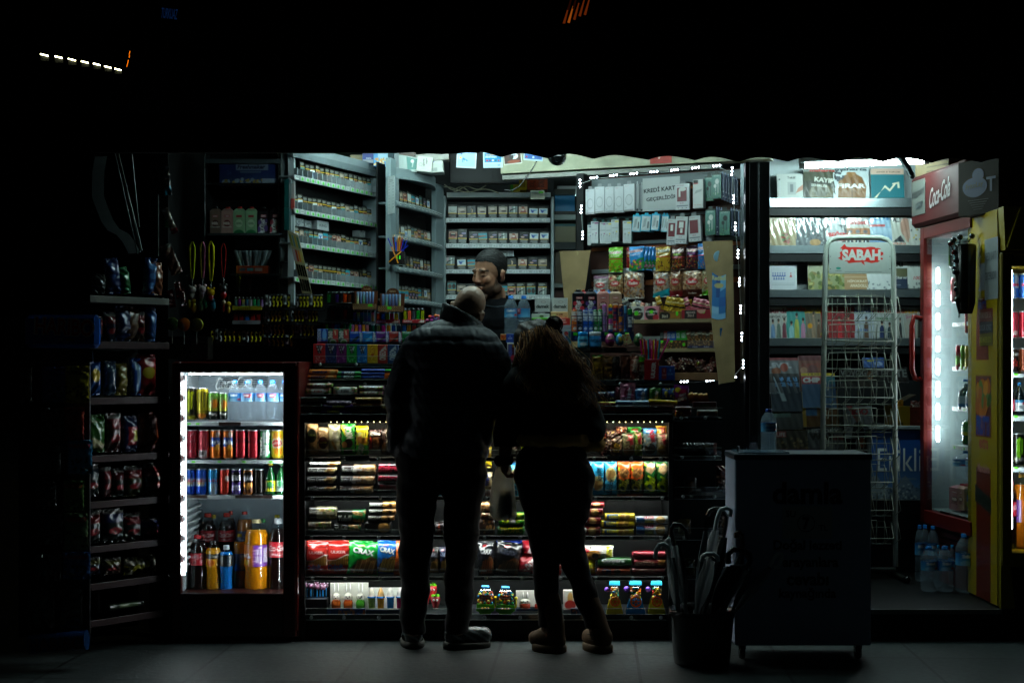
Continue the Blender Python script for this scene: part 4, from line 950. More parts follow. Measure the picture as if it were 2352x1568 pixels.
R4b('bag',(1330,205,1450,330),'dark snack pack hanging in shadow','201418',[Po([(.3,0),(.5,.9),(.7,0)],'8a3010')])
R5=Row('H',7.12,'on bottom lit shelf','toys and sweets on the bottom shelf',t=.07)
R5(CT_,(75,950,308,1108),'black display box of lollies','0c0c12',[El(.5,.7,.4,.5,'14141e'),nb('CHUPS',.5,.5,.3,'24243a',0,.6)],off=0,res=.004)
for i in range(11):
 x=95+i*20;y=830+(i*37%26);c=['6a3858','583048','7a4060'][i%3]
 q=MB();q.tube([(0,.0,0),(.002*(i%3-1),.0,.05)],.0022,'3088c8',GL,6);hd=MB();hd.sphere((0,0,.062),.0125,c,'foil',10);hd.tube([(-.012,0,.074),(0,0,.068),(.011,.002,.075)],.003,'c8a8c8','foil',5)
 px=RX('H',x);thing('lollipop','purple wrapped lollipop on blue stick','lollipop',[('stick',q),('sweet',hd)],'in black box on bottom lit shelf','lollipops in the black box',(X(px,7.15),Y(7.15)+.02*(i%3),Z(RY('H',y+110),7.15)))
bb=MB();pb(bb,RX('H',340),RY('H',792),RX('H',708),RY('H',1100),7.2,.004,'d8d8cc',CD);pb(bb,RX('H',306),RY('H',1045),RX('H',678),RY('H',1110),7.12,.004,'183860',CD);bb.panel(X(RX('H',310),7.12),Z(RY('H',1108),7.12),X(RX('H',676),7.12),Z(RY('H',1047),7.12),Y(7.12)-.001,art(.34,.055,'1c3c68',[Sc(14,.05,('c06830','3058a0'),0,0,1,1),nb('BUNNY',.5,.5,.5,'a06838',0,.4)],.004),CD)
FX('display_box','white backed display box of rabbit sweets on bottom shelf','box',[('box',bb)])
for i,(x,c)in enumerate([(328,'d86828'),(445,'c85820'),(565,'50b030')]):R5('rabbit',(x,805,x+112,1052),['clear rabbit with orange mouth','clear rabbit with dark nose','clear rabbit with green mouth'][i],c,off=.03,name='rabbit_toy',cat='toy')
bb=MB();pb(bb,RX('H',706),RY('H',840),RX('H',1060),RY('H',1100),7.22,.004,'d8d8d0',CD);pb(bb,RX('H',684),RY('H',1052),RX('H',1060),RY('H',1110),7.12,.004,'15304a',CD);FX('display_box','white backed box of ice cream shaped sweets on bottom shelf','box',[('box',bb)])
for i,(x,c,c2,tp)in enumerate([(690,'7a9a48','d8d8d0','e8e0cc'),(778,'d89028','3878c8','d8a868'),(872,'2878b8','90d0f0','e8e4dc'),(965,'b83068','40a0e0','e8e0e0')]):R5('icecup',(x,850,x+85,1052),['olive','orange','blue','pink'][i]+' ice cream shaped sweet cup',c,c2=c2,top=tp,off=.02)
R5('toy',(1262,812,1372,985),'red apple shaped sweet, back','c02830',off=.06,place=0);R5('toy',(1298,900,1410,1058),'red apple shaped sweet with dark eyes, front','a83038',off=.0);R5('toy',(1232,905,1300,1020),'red apple shaped sweet half hidden by the man','c02830',off=.03)
R6=Row('I',7.12,'on bottom lit shelf','toys and sweets on the bottom shelf')
R6('gum',(105,925,275,1168),'green gumball toy with yellow lever, left','58c020',seed=2);R6('gum',(268,932,448,1172),'green gumball toy with yellow lever, right','4cb01c',seed=5,base='4cb01c')
R6(CT_,(447,975,800,1150),'white backed box with red figures behind the boot','c8c4bc',[Rc(0,0,1,.2,'203050')],off=.05,t=.01)
for i,x in enumerate((470,592)):R6('rabbit',(x,985,x+112,1125),'red sweet figure with orange hood and round eyes','c04028',off=.02,name='figure_toy',cat='toy')
R6(CT_,(845,968,1010,1130),'white box with pacifier shaped sweets','d0ccc4',[El(.35,.6,.14,.3,'d8a858'),El(.35,.25,.28,.25,'b83028'),El(.8,.5,.12,.2,'c8a040')],off=.02,t=.04)
R6(CT_,(905,1110,1030,1175),'low dark blue box front near the boot','1a2848',[Sc(10,.08,('30508a','a05030'),0,0,1,1)],t=.02)
for i,(x,w_,bc)in enumerate([(1200,150,'c8b018'),(1362,175,'1878c0'),(1545,160,'c8b818')]):R6('gum',(x,884,x+w_,1176),['yellow based tall','blue based tall','yellow and orange tall'][i]+' gumball toy with wheel',bc,tall=1,base=bc,seed=20+i)
R7=Row('J',7.13,'on top lit shelf, right','packs on the lit sweets rack',t=.05)
for i,(x,y,w_,h_,c)in enumerate([(225,765,90,140,'7a1c1c'),(250,880,70,140,'6a1418'),(300,770,120,130,'4a2c20'),(345,830,115,190,'503424'),(400,740,110,110,'7a3828'),(290,860,70,150,'382018')]):
 R7('bag',(x,y,x+w_,y+h_),['dark red praline bag with gold glints, upper','dark red praline bag, lower','brown praline bag at the back','shiny brown bag with gold lettering','copper coloured praline bag on top','small dark praline bag'][i],c,[Sc(26,.09,('c89858','e0c8a0','3a1810','a06030'),0,0,1,1)]+([nb('DUO',.5,.4,.3,'e8c020',80,.4)]if i==3 else[]),off=.03 if i in(2,4,0)else 0,wr=3)
pk=lambda c,d:[El(.5,.25,.4,.2,d),nb('pop',.55,.78,.26,'c02840',-80,.3,.05),nb('kek',.75,.6,.24,'c02840',-80,.28,.05),Sc(12,.07,('e8d8b0',c),.1,.35,.5,.6)]
R7('bag',(520,748,655,1000),'green cake bag at the back','20a030',pk('f0e040','c8a028'),off=.06,full=1);R7('bag',(458,800,585,1025),'grey green cake bag with brown cake','8a9068',pk('c0c890','7a5020'),full=1);R7('bag',(570,790,655,1020),'green cake bag with red lettering','68a038',pk('c0d070','909828'),full=1,seed=4);R7('bag',(658,755,795,1015),'blue topped silver cake bag','9ab8c8',[Rc(0,.8,1,1,'2888d0')]+pk('c8d8e0','3a2c24'),full=1,seed=6);R7('bag',(795,735,905,1000),'yellow cake bag behind','d8a818',pk('e8c020','a07018'),off=.05,full=1);R7('bag',(793,805,900,1015),'cream and yellow cake bag, rightmost front','c8c0a0',pk('d0b850','a87820'),full=1,seed=9)
R8=Row('J',7.13,'on second lit shelf, right','packs on the lit sweets rack',t=.045,crimp=.035,full=1)
sa=lambda k:[Rc(0,.92,1,1,'1870b0'),El(.5,.35+.25*k,.42,.22,'d8d088'),Po([(.2,.15+.3*k),(.75,.22+.3*k),(.7,.42+.3*k),(.25,.44+.3*k)],'b08040'),Po([(.3,.12+.3*k),(.9,.3+.3*k),(.6,.5+.3*k)],'c89850'),nb('Sakliköy',.5 if k else.6,.62-.36*k,.22,'103848',-82 if not k else 82,.42,.03,.2)]
R8('bag',(165,1072,285,1398),'light blue biscuit pack with upright lettering, left','38b8e8',sa(0));R8('bag',(287,1072,408,1398),'light blue biscuit pack with biscuits on top, right','40bce8',sa(1));R8('bag',(60,1072,170,1398),'light blue biscuit pack mostly hidden by the woman','38b0e0',sa(0))
vi=[Rc(0,0,1,.06,'d85018'),Rc(0,.06,1,.5,'103018'),Po([(0,.5),(.3,.5),(.45,.44),(.6,.5),(1,.5),(1,.98),(0,.98)],'e86018'),Po([(.15,.58),(.5,.5),(.95,.66),(.8,.78),(.5,.82),(.2,.72)],'8a5828'),Sc(30,.07,('a87038','c89058','70441c'),.2,.56,.85,.78),Rc(.08,.72,.2,.82,'a0c818'),nb('Cizi',.42,.3,.25,'a0a020',78,.3,.035,.2),nb('vic',.78,.42,.18,'a0a020',78,.14,.03)]
R8('bag',(410,1074,535,1408),'orange and dark green biscuit pack, left','e05818',vi,seed=2);R8('bag',(537,1074,664,1408),'orange and dark green biscuit pack, right','e05818',vi,seed=3)
ci=[Po([(.15,.7),(.6,.6),(.98,.76),(.9,.86),(.6,.97),(.25,.85)],'d8b080'),Sc(10,.1,('e8c898','c89860'),.3,.7,.85,.88),Rc(.05,.84,.22,.93,'b8e020'),nb('Cizi',.55,.3,.36,'d8f020',76,.42,.06,.25),Rc(.85,.2,.88,.5,'b8d020')]
R8('bag',(668,1070,782,1385),'green biscuit pack with lime script, left','0c5a20',ci,seed=4);R8('bag',(788,1078,905,1390),'green biscuit pack with lime script, right','0c5a20',ci,seed=8)
R9=Row('I',7.13,'on third lit shelf, right','packs on the lit sweets rack',t=.055)
co=[nb('JUMBO',.2,.5,.5,'f0f0f0',0,.35,.05),El(.62,.5,.16,.36,'c89050'),El(.62,.5,.09,.2,'e0b878')]
for i,(x0,y0,x1,y1)in enumerate([(1010,222,1190,275),(985,270,1180,345),(975,345,1160,418),(965,418,1158,510)]):R9('roll',(x0,y0,x1,y1),'dark red biscuit roll, %s of the stack'%['top','second','third','lowest'][i],'7a1018',co,seed=i)
ye=[Rc(.1,.2,.45,.85,'2050a0'),nb('KREMALI',.36,.55,.34,'f0e020',0,.4,.04),Sc(12,.07,('e0b860','c89040'),.55,.1,.95,.9)]
R9('roll',(1185,318,1448,385),'yellow cream biscuit roll, top','e8c810',ye);R9('roll',(1158,372,1445,440),'yellow cream biscuit roll, middle','e8c810',ye,seed=2);R9('roll',(1165,440,1440,508),'yellow cream biscuit roll, lowest','d0b010',ye,seed=3)
we=[Rc(.05,.2,.3,.8,'1c4878'),Rc(.3,.1,.56,.5,'1c3858'),nb('ULKER',.42,.78,.28,'c01828',0,.3,.04),nb('KREMALI',.43,.32,.3,'e8d820',0,.26,.04),El(.75,.5,.14,.42,'d8a858'),El(.75,.5,.08,.24,'e8c888')]
R9('roll',(1443,342,1727,408),'white cream biscuit roll, upper','d8dce0',we);R9('roll',(1443,408,1725,505),'white cream biscuit roll, lower','d8dce0',we,seed=4)
R9b=Row('I',7.13,'seen between the man and the woman','packs on the lit sweets rack',t=.055)
R9b('roll',(150,222,250,310),'golden brown wafer pack, upper','8a5c38',[Sc(20,.1,('e0c080','603818'),0,0,1,1)]);R9b('roll',(150,310,262,370),'golden brown wafer pack, middle','7a4c2c',[Sc(20,.1,('e8d0a0','603818'),0,0,1,1)]);R9b('roll',(140,372,270,500),'dark brown and gold wafer pack, lowest','3a2018',[Sc(20,.1,('a87840','201008'),0,0,1,1)])
tr=[nb('TROPIC',.45,.6,.35,'c8d020',0,.7,.04),Rc(0,.75,1,.82,'e0e040')]
R9b('roll',(395,310,520,370),'lime green roll, top','38a020',tr);R9b('roll',(300,365,520,420),'green roll with white code panel, middle','1c8818',tr+[Rc(.4,.4,.65,.9,'d0d4d0')]);R9b('roll',(290,420,520,505),'green roll with yellow lettering, lowest','1c7018',[nb('TROPIC',.5,.55,.5,'b8a810',0,.8,.05)])
R9b('bag',(160,-240,245,-60),'yellow snack bag high up','d0c010',[Rc(0,0,1,.15,'a06010'),Rc(.5,.2,.9,.7,'b89018')]);R9b('bag',(150,-25,250,120),'blue and white wafer pack','c8b080',[nb('8',.5,.8,.2,'1840a0',0,.3,.08),nb('WAFER',.5,.45,.3,'1838a0',80,.5,.08)])
R9b('roll',(150,120,250,215),'dark chocolate pack in shadow','2a1410',[nb('Kek',.5,.5,.4,'604030')])
RA_=Row('I',7.13,'on fourth lit shelf','packs on the lit sweets rack',t=.06)
RA_('bag',(280,548,500,760),'navy blue cracker bag at the back','1838a0',crax(0,st=('c8a040','a88030')),off=.06);RA_('bag',(128,555,262,845),'black cracker bag with white lettering','10141c',crax(0,st=('b85c30','8a4020')));RA_('bag',(252,560,465,845),'black cracker bag turned to shadow, tilted','0c0e10',crax(0,tc='40444c',st=('40301c','302414')),roll=8)
RA_('bag',(500,555,640,700),'red croissant bag with white band, back','b01828',[Po([(.3,.3),(.6,.9),(.9,.9),(.9,.2)],'d8d0d0')],off=.04);RA_('bag',(468,690,640,830),'red croissant bag with white lettering, front','b82030',[nb('DAYS',.6,.6,.4,'f0e8e8',35,.5,.05),Rc(0,0,.6,.15,'d8d4d0')])
fi=[El(.14,.5,.2,.36,'a81828'),nb('DAYS',.14,.5,.25,'e8d8d8',50,.22,.04),Rc(.78,.05,.95,.95,'d8d020'),nb('2.DIM',.87,.5,.2,'504818',80,.8),El(.42,.4,.2,.35,'b88038'),El(.46,.36,.1,.2,'3a1c10'),nb('Fin',.38,.86,.16,'402010',5,.14),nb('dik',.58,.76,.2,'a02020',0,.14,.02,.2),El(.66,.3,.07,.12,'608838')]
RA_('bag',(978,592,1268,720),'white hazelnut croissant bag with yellow end','d8d4cc',fi,t=.06);RA_('bag',(940,700,1115,840),'yellow and red croissant bag by the knee','c01c28',[Rc(.6,.1,1,.95,'e0d020'),nb('DAYS',.3,.5,.3,'e8e0e0',60,.4)]);RA_('roll',(1130,688,1422,768),'dark green roll with white lettering','1c6020',[nb('Canpare',.45,.6,.42,'e8ece8',0,.65,.06)]);RA_('roll',(1120,768,1410,838),'orange red roll with navy lettering','a03c20',[nb('CiN',.3,.5,.6,'182858',0,.25,.08),El(.6,.5,.09,.4,'301c18')])
RA_('roll',(1418,634,1708,692),'shiny red chocolate biscuit roll, top','9a1828',[Rc(0,.5,1,.6,'c84858')]);RA_('roll',(1428,694,1708,768),'brown red roll with pale lettering, middle','7a1420',[nb('COKOPRENS',.35,.4,.36,'c8a890',0,.55,.03),El(.85,.5,.12,.4,'b07838')]);RA_('roll',(1412,770,1706,840),'dark red roll at the bottom','6a1018',[nb('COKOPRENS',.4,.6,.3,'806050',0,.5)])
RB_=Row('N',7.2,'in dark side rack','goods in the dark side rack')
SD=Row('J',7.18,'in dark narrow side rack','goods in the dark side rack',t=.06,crimp=.04)
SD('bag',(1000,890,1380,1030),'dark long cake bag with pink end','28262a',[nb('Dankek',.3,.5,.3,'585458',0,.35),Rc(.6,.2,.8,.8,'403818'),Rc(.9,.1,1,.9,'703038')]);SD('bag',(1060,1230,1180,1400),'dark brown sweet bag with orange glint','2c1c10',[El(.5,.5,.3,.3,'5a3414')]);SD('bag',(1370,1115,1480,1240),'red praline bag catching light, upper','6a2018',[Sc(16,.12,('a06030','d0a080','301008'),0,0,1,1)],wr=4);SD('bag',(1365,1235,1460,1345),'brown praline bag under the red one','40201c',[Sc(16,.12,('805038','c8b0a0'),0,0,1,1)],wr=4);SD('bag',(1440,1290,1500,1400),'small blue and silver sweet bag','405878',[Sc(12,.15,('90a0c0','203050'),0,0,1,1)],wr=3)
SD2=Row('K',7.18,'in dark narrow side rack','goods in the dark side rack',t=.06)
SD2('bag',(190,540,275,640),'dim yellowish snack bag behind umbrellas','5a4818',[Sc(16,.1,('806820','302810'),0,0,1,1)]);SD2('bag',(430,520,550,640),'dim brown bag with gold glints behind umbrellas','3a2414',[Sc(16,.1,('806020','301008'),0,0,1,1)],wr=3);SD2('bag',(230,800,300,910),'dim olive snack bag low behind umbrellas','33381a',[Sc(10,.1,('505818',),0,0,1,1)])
#  stepped trays and counter, left
G1=Row('G',7.15,'on lowest left tray','sweets on the stepped trays',t=.045)
G1('roll',(38,448,305,505),'black chocolate pack, upper','0e0c0c',[nb('BITTER',.5,.5,.3,'5a4818',0,.4)]);G1('roll',(30,505,262,600),'black chocolate pack, lower','0c0b0b',[nb('DARK',.5,.5,.3,'4a3c18',0,.4)]);G1('roll',(300,490,545,530),'silver and pink bar on purple ones','8a7080',[Sc(20,.05,('d0b0c8','403050'),0,0,1,1)],crimp=.1);G1('roll',(258,520,582,575),'shiny purple bar, upper','5a1888',[nb('hobby',.5,.5,.5,'e0d020',0,.35,.04)],crimp=.1);G1('roll',(235,572,540,622),'shiny purple bar with yellow lettering, lower','4a1470',[nb('hobby',.45,.55,.6,'c8c020',0,.4,.05)],crimp=.1)
G1('roll',(572,455,838,500),'gold chocolate bar','b08038',[Rc(0,.2,1,.4,'5a2c20')],crimp=.08);G1('roll',(545,502,838,562),'brown and gold wafer bar','5a2814',[nb('CARAMEL',.5,.5,.3,'c8a050',0,.4)],crimp=.08);G1('roll',(540,562,830,628),'dark brown bar with gold lettering','301810',[nb('GOFRET',.5,.5,.3,'806020',0,.4)],crimp=.08);G1('roll',(825,520,960,600),'gold wrapped bar end beside the man','806838',[Sc(10,.1,('c0a060','403010'),0,0,1,1)])
G2=Row('G',7.26,'on third left tray','sweets on the stepped trays',t=.05,crimp=.12)
wf=lambda c:[El(.5,.45,.3,.5,'e8e8e8'),Sc(14,.05,('d08878','80a040'),0,0,.25,1),Sc(14,.05,('d08878','70a040'),.75,0,1,1),nb('Kafka',.5,.5,.3,c,0,.3,.02,.2)]
G2('roll',(108,318,362,362),'salmon wafer pack, upper','b87868',wf('c02828'));G2('roll',(95,360,348,432),'salmon wafer pack, lower','a86c5c',wf('c02828'),seed=2);G2('roll',(362,352,602,438),'white and brown wafer pack','8a8478',wf('302018'),seed=3);G2('roll',(606,345,858,385),'pink wafer pack, upper','c080a0',wf('803050'),seed=4);G2('roll',(612,385,850,442),'pink wafer pack, lower','a05c80',wf('803050'),seed=5)
G3=Row('G',7.34,'on second left tray','sweets on the stepped trays',t=.03,crimp=.02,sq=.95,mat='film')
me_=[nb('mentos',.38,.5,.6,'1c2058',0,.5,.06),El(.8,.5,.1,.35,'e8b070')];po=[Rc(.18,0,.72,1,'283060'),nb('POLO',.5,.5,.6,'e0e4e8',0,.4,.06)]
G3('roll',(132,186,415,234),'orange sweet roll, upper','d87828',me_);G3('roll',(118,236,400,276),'orange sweet roll, lower','d87828',me_,seed=2);G3('roll',(404,204,642,240),'green and navy sweet roll, upper','18883c',po);G3('roll',(400,241,634,276),'green and navy sweet roll, lower','18883c',po,seed=2)
for i in range(3):G3('roll',(638,180+i*32,868,212+i*32),'glossy deep blue sweet roll, %s'%['top','middle','lowest'][i],'1038a0',[Rc(0,.55,1,.7,'3868d0')],seed=i)
G3('roll',(866,182,990,205),'green roll end beside the man','28a030');G3('roll',(858,212,985,276),'orange roll end beside the man','d06020')
P1=Row('P',7.45,'in clear tray on left counter','gum boxes on the left counter',t=.07)
fs=lambda c:[Po([(.22,.95),(.82,.88),(.5,.5)],'c8ccd4'),nb('First',.5,.72,.26,'141418',-72,.46,.05,.2),Sc(10,.08,(c,),.1,.05,.9,.3)]
for i,(x0,x1,c,c2,nm)in enumerate([(45,215,'b8282c','e08080','red'),(216,374,'26305e','5060a0','navy'),(375,519,'6c2468','b060a0','purple'),(521,667,'1c8a38','70d080','green'),(669,814,'1c68b0','60a8e8','blue')]):P1(CT_,(x0,1050+3*i,x1,1325),nm+' gum box with white triangle',c,fs(c2),res=.0022)
P1(CT_,(816,1062,964,1328),'yellow gum box with red oval','d0a018',[El(.5,.68,.22,.3,'b05010'),nb('TURTIN',.5,.7,.2,'f0d040',88,.4),Sc(24,.05,('806018','f0d060'),0,.0,1,.35)]);P1(CT_,(966,1062,1104,1330),'red gum box with grey arrow','a02c28',[nb('ONEO',.5,.42,.36,'c8c0b8',90,.5,.03),Po([(.3,.7),(.8,.95),(.9,.7),(.7,.75),(.4,.6)],'c0b4ac')]);P1(CT_,(1106,1062,1250,1330),'navy gum box with grey arrow','1c3c68',[nb('ONEO',.5,.42,.36,'b0b8c0',90,.5,.03),Po([(.3,.7),(.8,.95),(.9,.7),(.7,.75),(.4,.6)],'a8b0b8')])
P2=Row('P',7.56,'in upper clear tray on left counter','gum boxes on the left counter',t=.07)
P2(CT_,(100,836,250,1050),'blue and white gum box','1c48a0',[Rc(0,0,.35,1,'b8c4d8'),nb('VIVIDENT',.17,.5,.22,'1c2c78',90,.9,.03),El(.7,.6,.2,.4,'68a8e0'),Rc(0,0,1,.15,'a02878')])
t360=[Rc(.5,0,1,1,'b83838'),nb('360',.25,.62,.3,'d8dcd8',90,.5,.04),El(.5,.12,.32,.2,'c8c8c0'),El(.5,.12,.24,.14,'609040'),Po([(.6,.9),(.7,.6),(.8,.6),(.75,.9)],'d8c8a0')]
P2(CT_,(252,840,404,1052),'green and red gum box with white number, left','1c4c34',t360);P2(CT_,(406,840,558,1052),'green and red gum box with white number, right','1c4c34',t360)
vd=lambda c:[Po([(.1,.1),(.5,.25),(.75,.6),(.6,.65),(.3,.4)],c),nb('STORMING',.36,.9,.1,'c8d0e0',0,.56),Rc(.72,0,1,1,'1c2c70'),nb('VIVIDENT',.86,.5,.2,'d0d8e8',90,.92,.05)]
for x0,x1,c,c2,nm in[(565,752,'1440a0','101828','deep blue'),(755,941,'1870b8','50b0e8','light blue'),(943,1127,'5c2880','2c1040','violet'),(1130,1310,'a03028','401818','rust red'),(1312,1500,'186838','0c3018','dark green')]:P2(CT_,(x0,876,x1,1052),nm+' storming gum box',c,vd(c2))
LG=Row('P',7.66,'on left counter','lighters on the left counter',top='181818')
for i,(c,c2)in enumerate([('386878','7a4888'),('3878a0','d8c828'),('188838','1858a0'),('7848a0','2c9898'),('6858a8','2c9898'),('d8a838','b84878')]):LG('lighter',(612+i*52,558,656+i*52,728),['teal to purple','yellow and blue','green and blue','teal topped violet','teal topped lilac','pink to yellow'][i]+' lighter, upper row',c,c2=c2)
for i,c in enumerate(['f05018','1888c8','a8d010','d82858','e8e010']):LG('lighter',(950+i*62,588,1008+i*62,706),['orange','sky blue','lime','pink','lemon yellow'][i]+' lighter with white top in red box',c,top='d8d8dc')
for i,c in enumerate(['8a9010','e05838','404850','108828','98a818']):LG('lighter',(1328+i*62,535,1380+i*62,706),['olive','coral','slate grey','green','yellow green'][i]+' tall lighter with black top in red box',c)
rb=[nb('Cricket',.24,.5,.62,'d8c8c8',0,.38,.03),Po([(.66,.05),(.95,.05),(.85,.95)],'c8b8a0'),El(.84,.5,.05,.35,'e8e0e0'),El(.94,.5,.05,.35,'e0d8d8')]
LG(CT_,(940,705,1272,756),'red lighter box front with white script, left','a82830',rb,t=.05,off=-.005,res=.002);LG(CT_,(1318,705,1640,756),'red lighter box front with white script, right','a82830',rb,t=.05,off=-.005,res=.002)
for i,c in enumerate(['5a1c18','88d018','383c40','e02868','1878c0','2080d0','5a2020','186838','203028','188838']):LG('lighter',(178+i*42,742,218+i*42,842),['maroon','lime green','charcoal','hot pink','sky blue','azure','dark red','bottle green','black green','mid green'][i]+' small lighter, lower row',c)
for i in range(5):LG('lighter',(582+i*52,745,628+i*52,872),['rose to mauve','amber to red','pink to violet','golden','salmon'][i]+' printed lighter, lower row',['b04868','c88018','a04878','b89028','b85848'][i],c2=['78507a','a04028','7a4a90','c87028','986070'][i])
for i,c in enumerate(['083828','3c4024','78184c','8a5810','0c2c60','0c1c2c','10386c','6a4010','5a1818','404038']):
 LG('lighter',(868+i*73,758,930+i*73,874),['green','khaki','magenta','amber','navy','black','blue','brown','red','grey'][i]+' see-through lighter with chrome top',c,top='b0b4b8')
for r,(y0,y1)in enumerate([(295,470),(505,705)]):
 for i,c in enumerate([['0c5020','101410','281048','141010','c83c08','502008'],['280c0c','8a1010','1c0808','0c1c0c','d01808','180808']][r]):LG('lighter',(228+i*58,y0,282+i*58,y1),['dark green','black','dark violet','ink black','glowing orange','rust'][i]+' metal lighter, upper case' if r==0 else['maroon','crimson','dark brown','green black','glowing red','black'][i]+' metal lighter, lower case',c,off=.03,z=Z(RY('P',y1),7.66))
 cs_=MB();x0,x1=X(RX('P',215),7.63),X(RX('P',592),7.63);zb_,zt_=Z(RY('P',y1+14),7.63),Z(RY('P',y0-4),7.63)
 cs_.box(x0,Y(7.63),zb_,x1,Y(7.63)+.1,zb_+.008,'0a0a0a',GL);cs_.box(x0,Y(7.63)+.09,zb_,x1,Y(7.63)+.1,zt_,'0c0c0c',GL);gl_=MB();gl_.box(x0,Y(7.63),zb_+.008,x1,Y(7.63)+.003,zt_,'ffffff','acrylic')
 FX('lighter_case',['lower','upper'][1-r]+' clear fronted black lighter case on left counter','display case',[('case',cs_),('front',gl_)])
for i,(x0,y0,x1,y1)in enumerate([(615,210,960,562),(975,245,1348,592)]):
 q=MB();d=7.62;a,b_=X(RX('P',x0),d),X(RX('P',x1),d);z0,z1=Z(RY('P',y1),d),Z(RY('P',y0),d);w_=b_-a;h_=z1-z0;c=(a+b_)/2
 out=[(a,z0),(b_-.01,z0),(b_-.004,z0+h_*.78)]+[(c+w_*.26*cos(t)*.95,z0+h_*.78+h_*.22*sin(t))for t in lsp(0,PI,10)]+[(a,z0+h_*.78)]
 q.prism([(x,z)for x,z in out],Y(d)+.075,Y(d)+.079,'5a3018',CD)
 LT(q,'Salem',c,z0+h_*.87,h_*.08,Y(d)+.075,'c8a880',CD,0,w_*.26);LT(q,'FERAHLIK LEZZETI',c,z0+h_*.7,h_*.045,Y(d)+.075,'c8a880',CD,0,w_*.8)
 t=MB();pat=[Rc(.02,.08,.98,.14,'b08c60'),Rc(.02,.86,.98,.92,'b08c60')]+[El(.06+.09*k_,.5,.035,.28,'b08c60')for k_ in range(11)]+[El(.06+.09*k_,.5,.02,.16,'3a2010')for k_ in range(11)]+[Rc(.68,.45,.88,.85,'48d020')if i==0 else('r',.38,.35,.56,.85,'48d020')]
 t.box(a-.004,Y(d)-.0,z0,b_-.012,Y(d)+.074,z0+h_*.24,'5a3418',CD);t.panel(a-.003,z0+.001,b_-.013,z0+h_*.24,Y(d)-.001,art(w_,h_*.24,'3a2010',pat,.002),CD)
 FX('display_stand','brown arched counter display of blue tubes, '+['left','right'][i]+' one on left counter','display stand',[('back_board',q),('tray',t)])
 for k_ in range(6):
  tb=MB();r=.0072;xx_=a+w_*.16+k_*w_*.125;
  tb.lathe([(r,0),(r,h_*.5),(r*.85,h_*.53),(.0003,h_*.53)],None,'film',12,(0,0,0),img=art(.016,.06,'8c9cb0',[Rc(0,0,1,.3,['a8b048','302858','489030','283868','504070','302858'][(k_+i)%6]),Rc(0,.75,1,1,'5c80a8')],.002))
  thing('flavour_tube',['pale yellow','navy','leaf green','dark blue','lilac','indigo'][(k_+i)%6]+' based blue tube','tube',[('tube',tb)],'in %s brown arched display'%['left','right'][i],'blue tubes in the arched displays',(xx_,Y(d)+.03,z0+h_*.2),(rad(-6),0,0))
cp=Row('P',7.5,'beside the man\'s shoulder','',t=.05)
for i,(x,y,c)in enumerate([(1640,690,'c02878'),(1680,640,'d84020'),(1720,650,'a02888'),(1760,625,'e87018'),(1800,630,'e05020'),(1850,620,'d83030'),(1700,690,'b83898'),(1760,680,'8058b0'),(1810,680,'c03080')]):cp('egg',(x,y,x+58,y+42),['magenta','red','purple','orange','tangerine','scarlet','pink','lilac','cerise'][i]+' wrapped candy',c,name='candy',group='wrapped candies in a heap')
#  accessory board
bd=[]
b=MB();sb(b,BD,1338,1700,Z(1120,8.0)+.62,Z(395,7.9),.02,'3a1c14','wood',off=.1);bd.append(('back_board',b))
for y0,y1,c in[(398,420,'6c7478'),(428,434,'8a4a24'),(488,494,'6c7478'),(548,556,'6c7478'),(560,568,'8c4a24'),(612,622,'6c7478'),(640,652,'7a4020')]:
 b=MB();d=7.9;sb(b,BD,1343,1698,Z(y1,d),Z(y0,d),.006,c,EN if c[0]=='6' else 'wood',off=.09);bd.append(('slat',b))
b=MB();sb(b,BD,1324,1340,Z(580,8.1),Z(398,8.1),.05,'0a0b0c','dark',off=0);bd.append(('side_frame',b))
b=MB();sb(b,BD,1697,1712,Z(880,7.65),Z(375,7.65),.04,'5c6468',ME,off=.02);bd.append(('side_frame',b))
FX('accessory_board','tilted slatted board hung with phone accessories, sweets and nuts','display board',bd)
SIGN=[nb('KREDİ KARTI',.47,.66,.17,'1a1c20',3,.88,.03),nb('GEÇERLİDİR',.51,.38,.17,'1a1c20',3,.82,.03)]
B0=Row('B',BD,'on the accessory board','phone accessories hanging on the board',t=.02)
B0(CT_,(955,335,1345,682),'white card payment notice in bold capitals','b8bcbc',SIGN,off=.015,t=.002,name='notice',cat='notice',mat='paper',res=.002)
wb=[nb('SAWTOUCH',.3,.93,.025,'a03040',0,.3),El(.5,.42,.33,.2,'9aa0a4'),El(.5,.42,.29,.17,'c4c8cc'),nb('2.4A',.2,.14,.03,'606468',0,.15),Rc(.1,.04,.9,.06,'70747a'),Rc(0,0,1,.015,'903848')]
for i,(x0,y0,x1,y1)in enumerate([(368,432,470,725),(463,405,572,712),(570,405,670,708),(668,400,772,708),(766,375,886,692)]):B0('hookbox',(x0,y0,x1,y1),'white cable box with pale ring drawing, top row','c2c6ca' if i!=4 else 'ccd0d4',wb,side='8c9094',off=.0,yaw=-4,seed=i)
B0('hookbox',(880,375,914,690),'white cable box seen edge on, first','b4b8bc',[Rc(.2,.02,.8,.1,'404448')],off=.02);B0('hookbox',(912,380,946,688),'white cable box seen edge on, second','a8acb0',[Rc(.2,.02,.8,.1,'404448')],off=.04)
rw=lambda inner:[nb('SAWTOUCH',.35,.93,.025,'903040',0,.5),Rc(.14,.32,.8,.84,'6c1c28')]+inner+[nb('2.4',.45,.25,.04,'a02838',0,.25),Rc(.1,.14,.88,.17,'404a60'),El(.22,.07,.04,.015,'202020'),El(.5,.07,.04,.015,'202020'),El(.78,.07,.04,.015,'202020')]
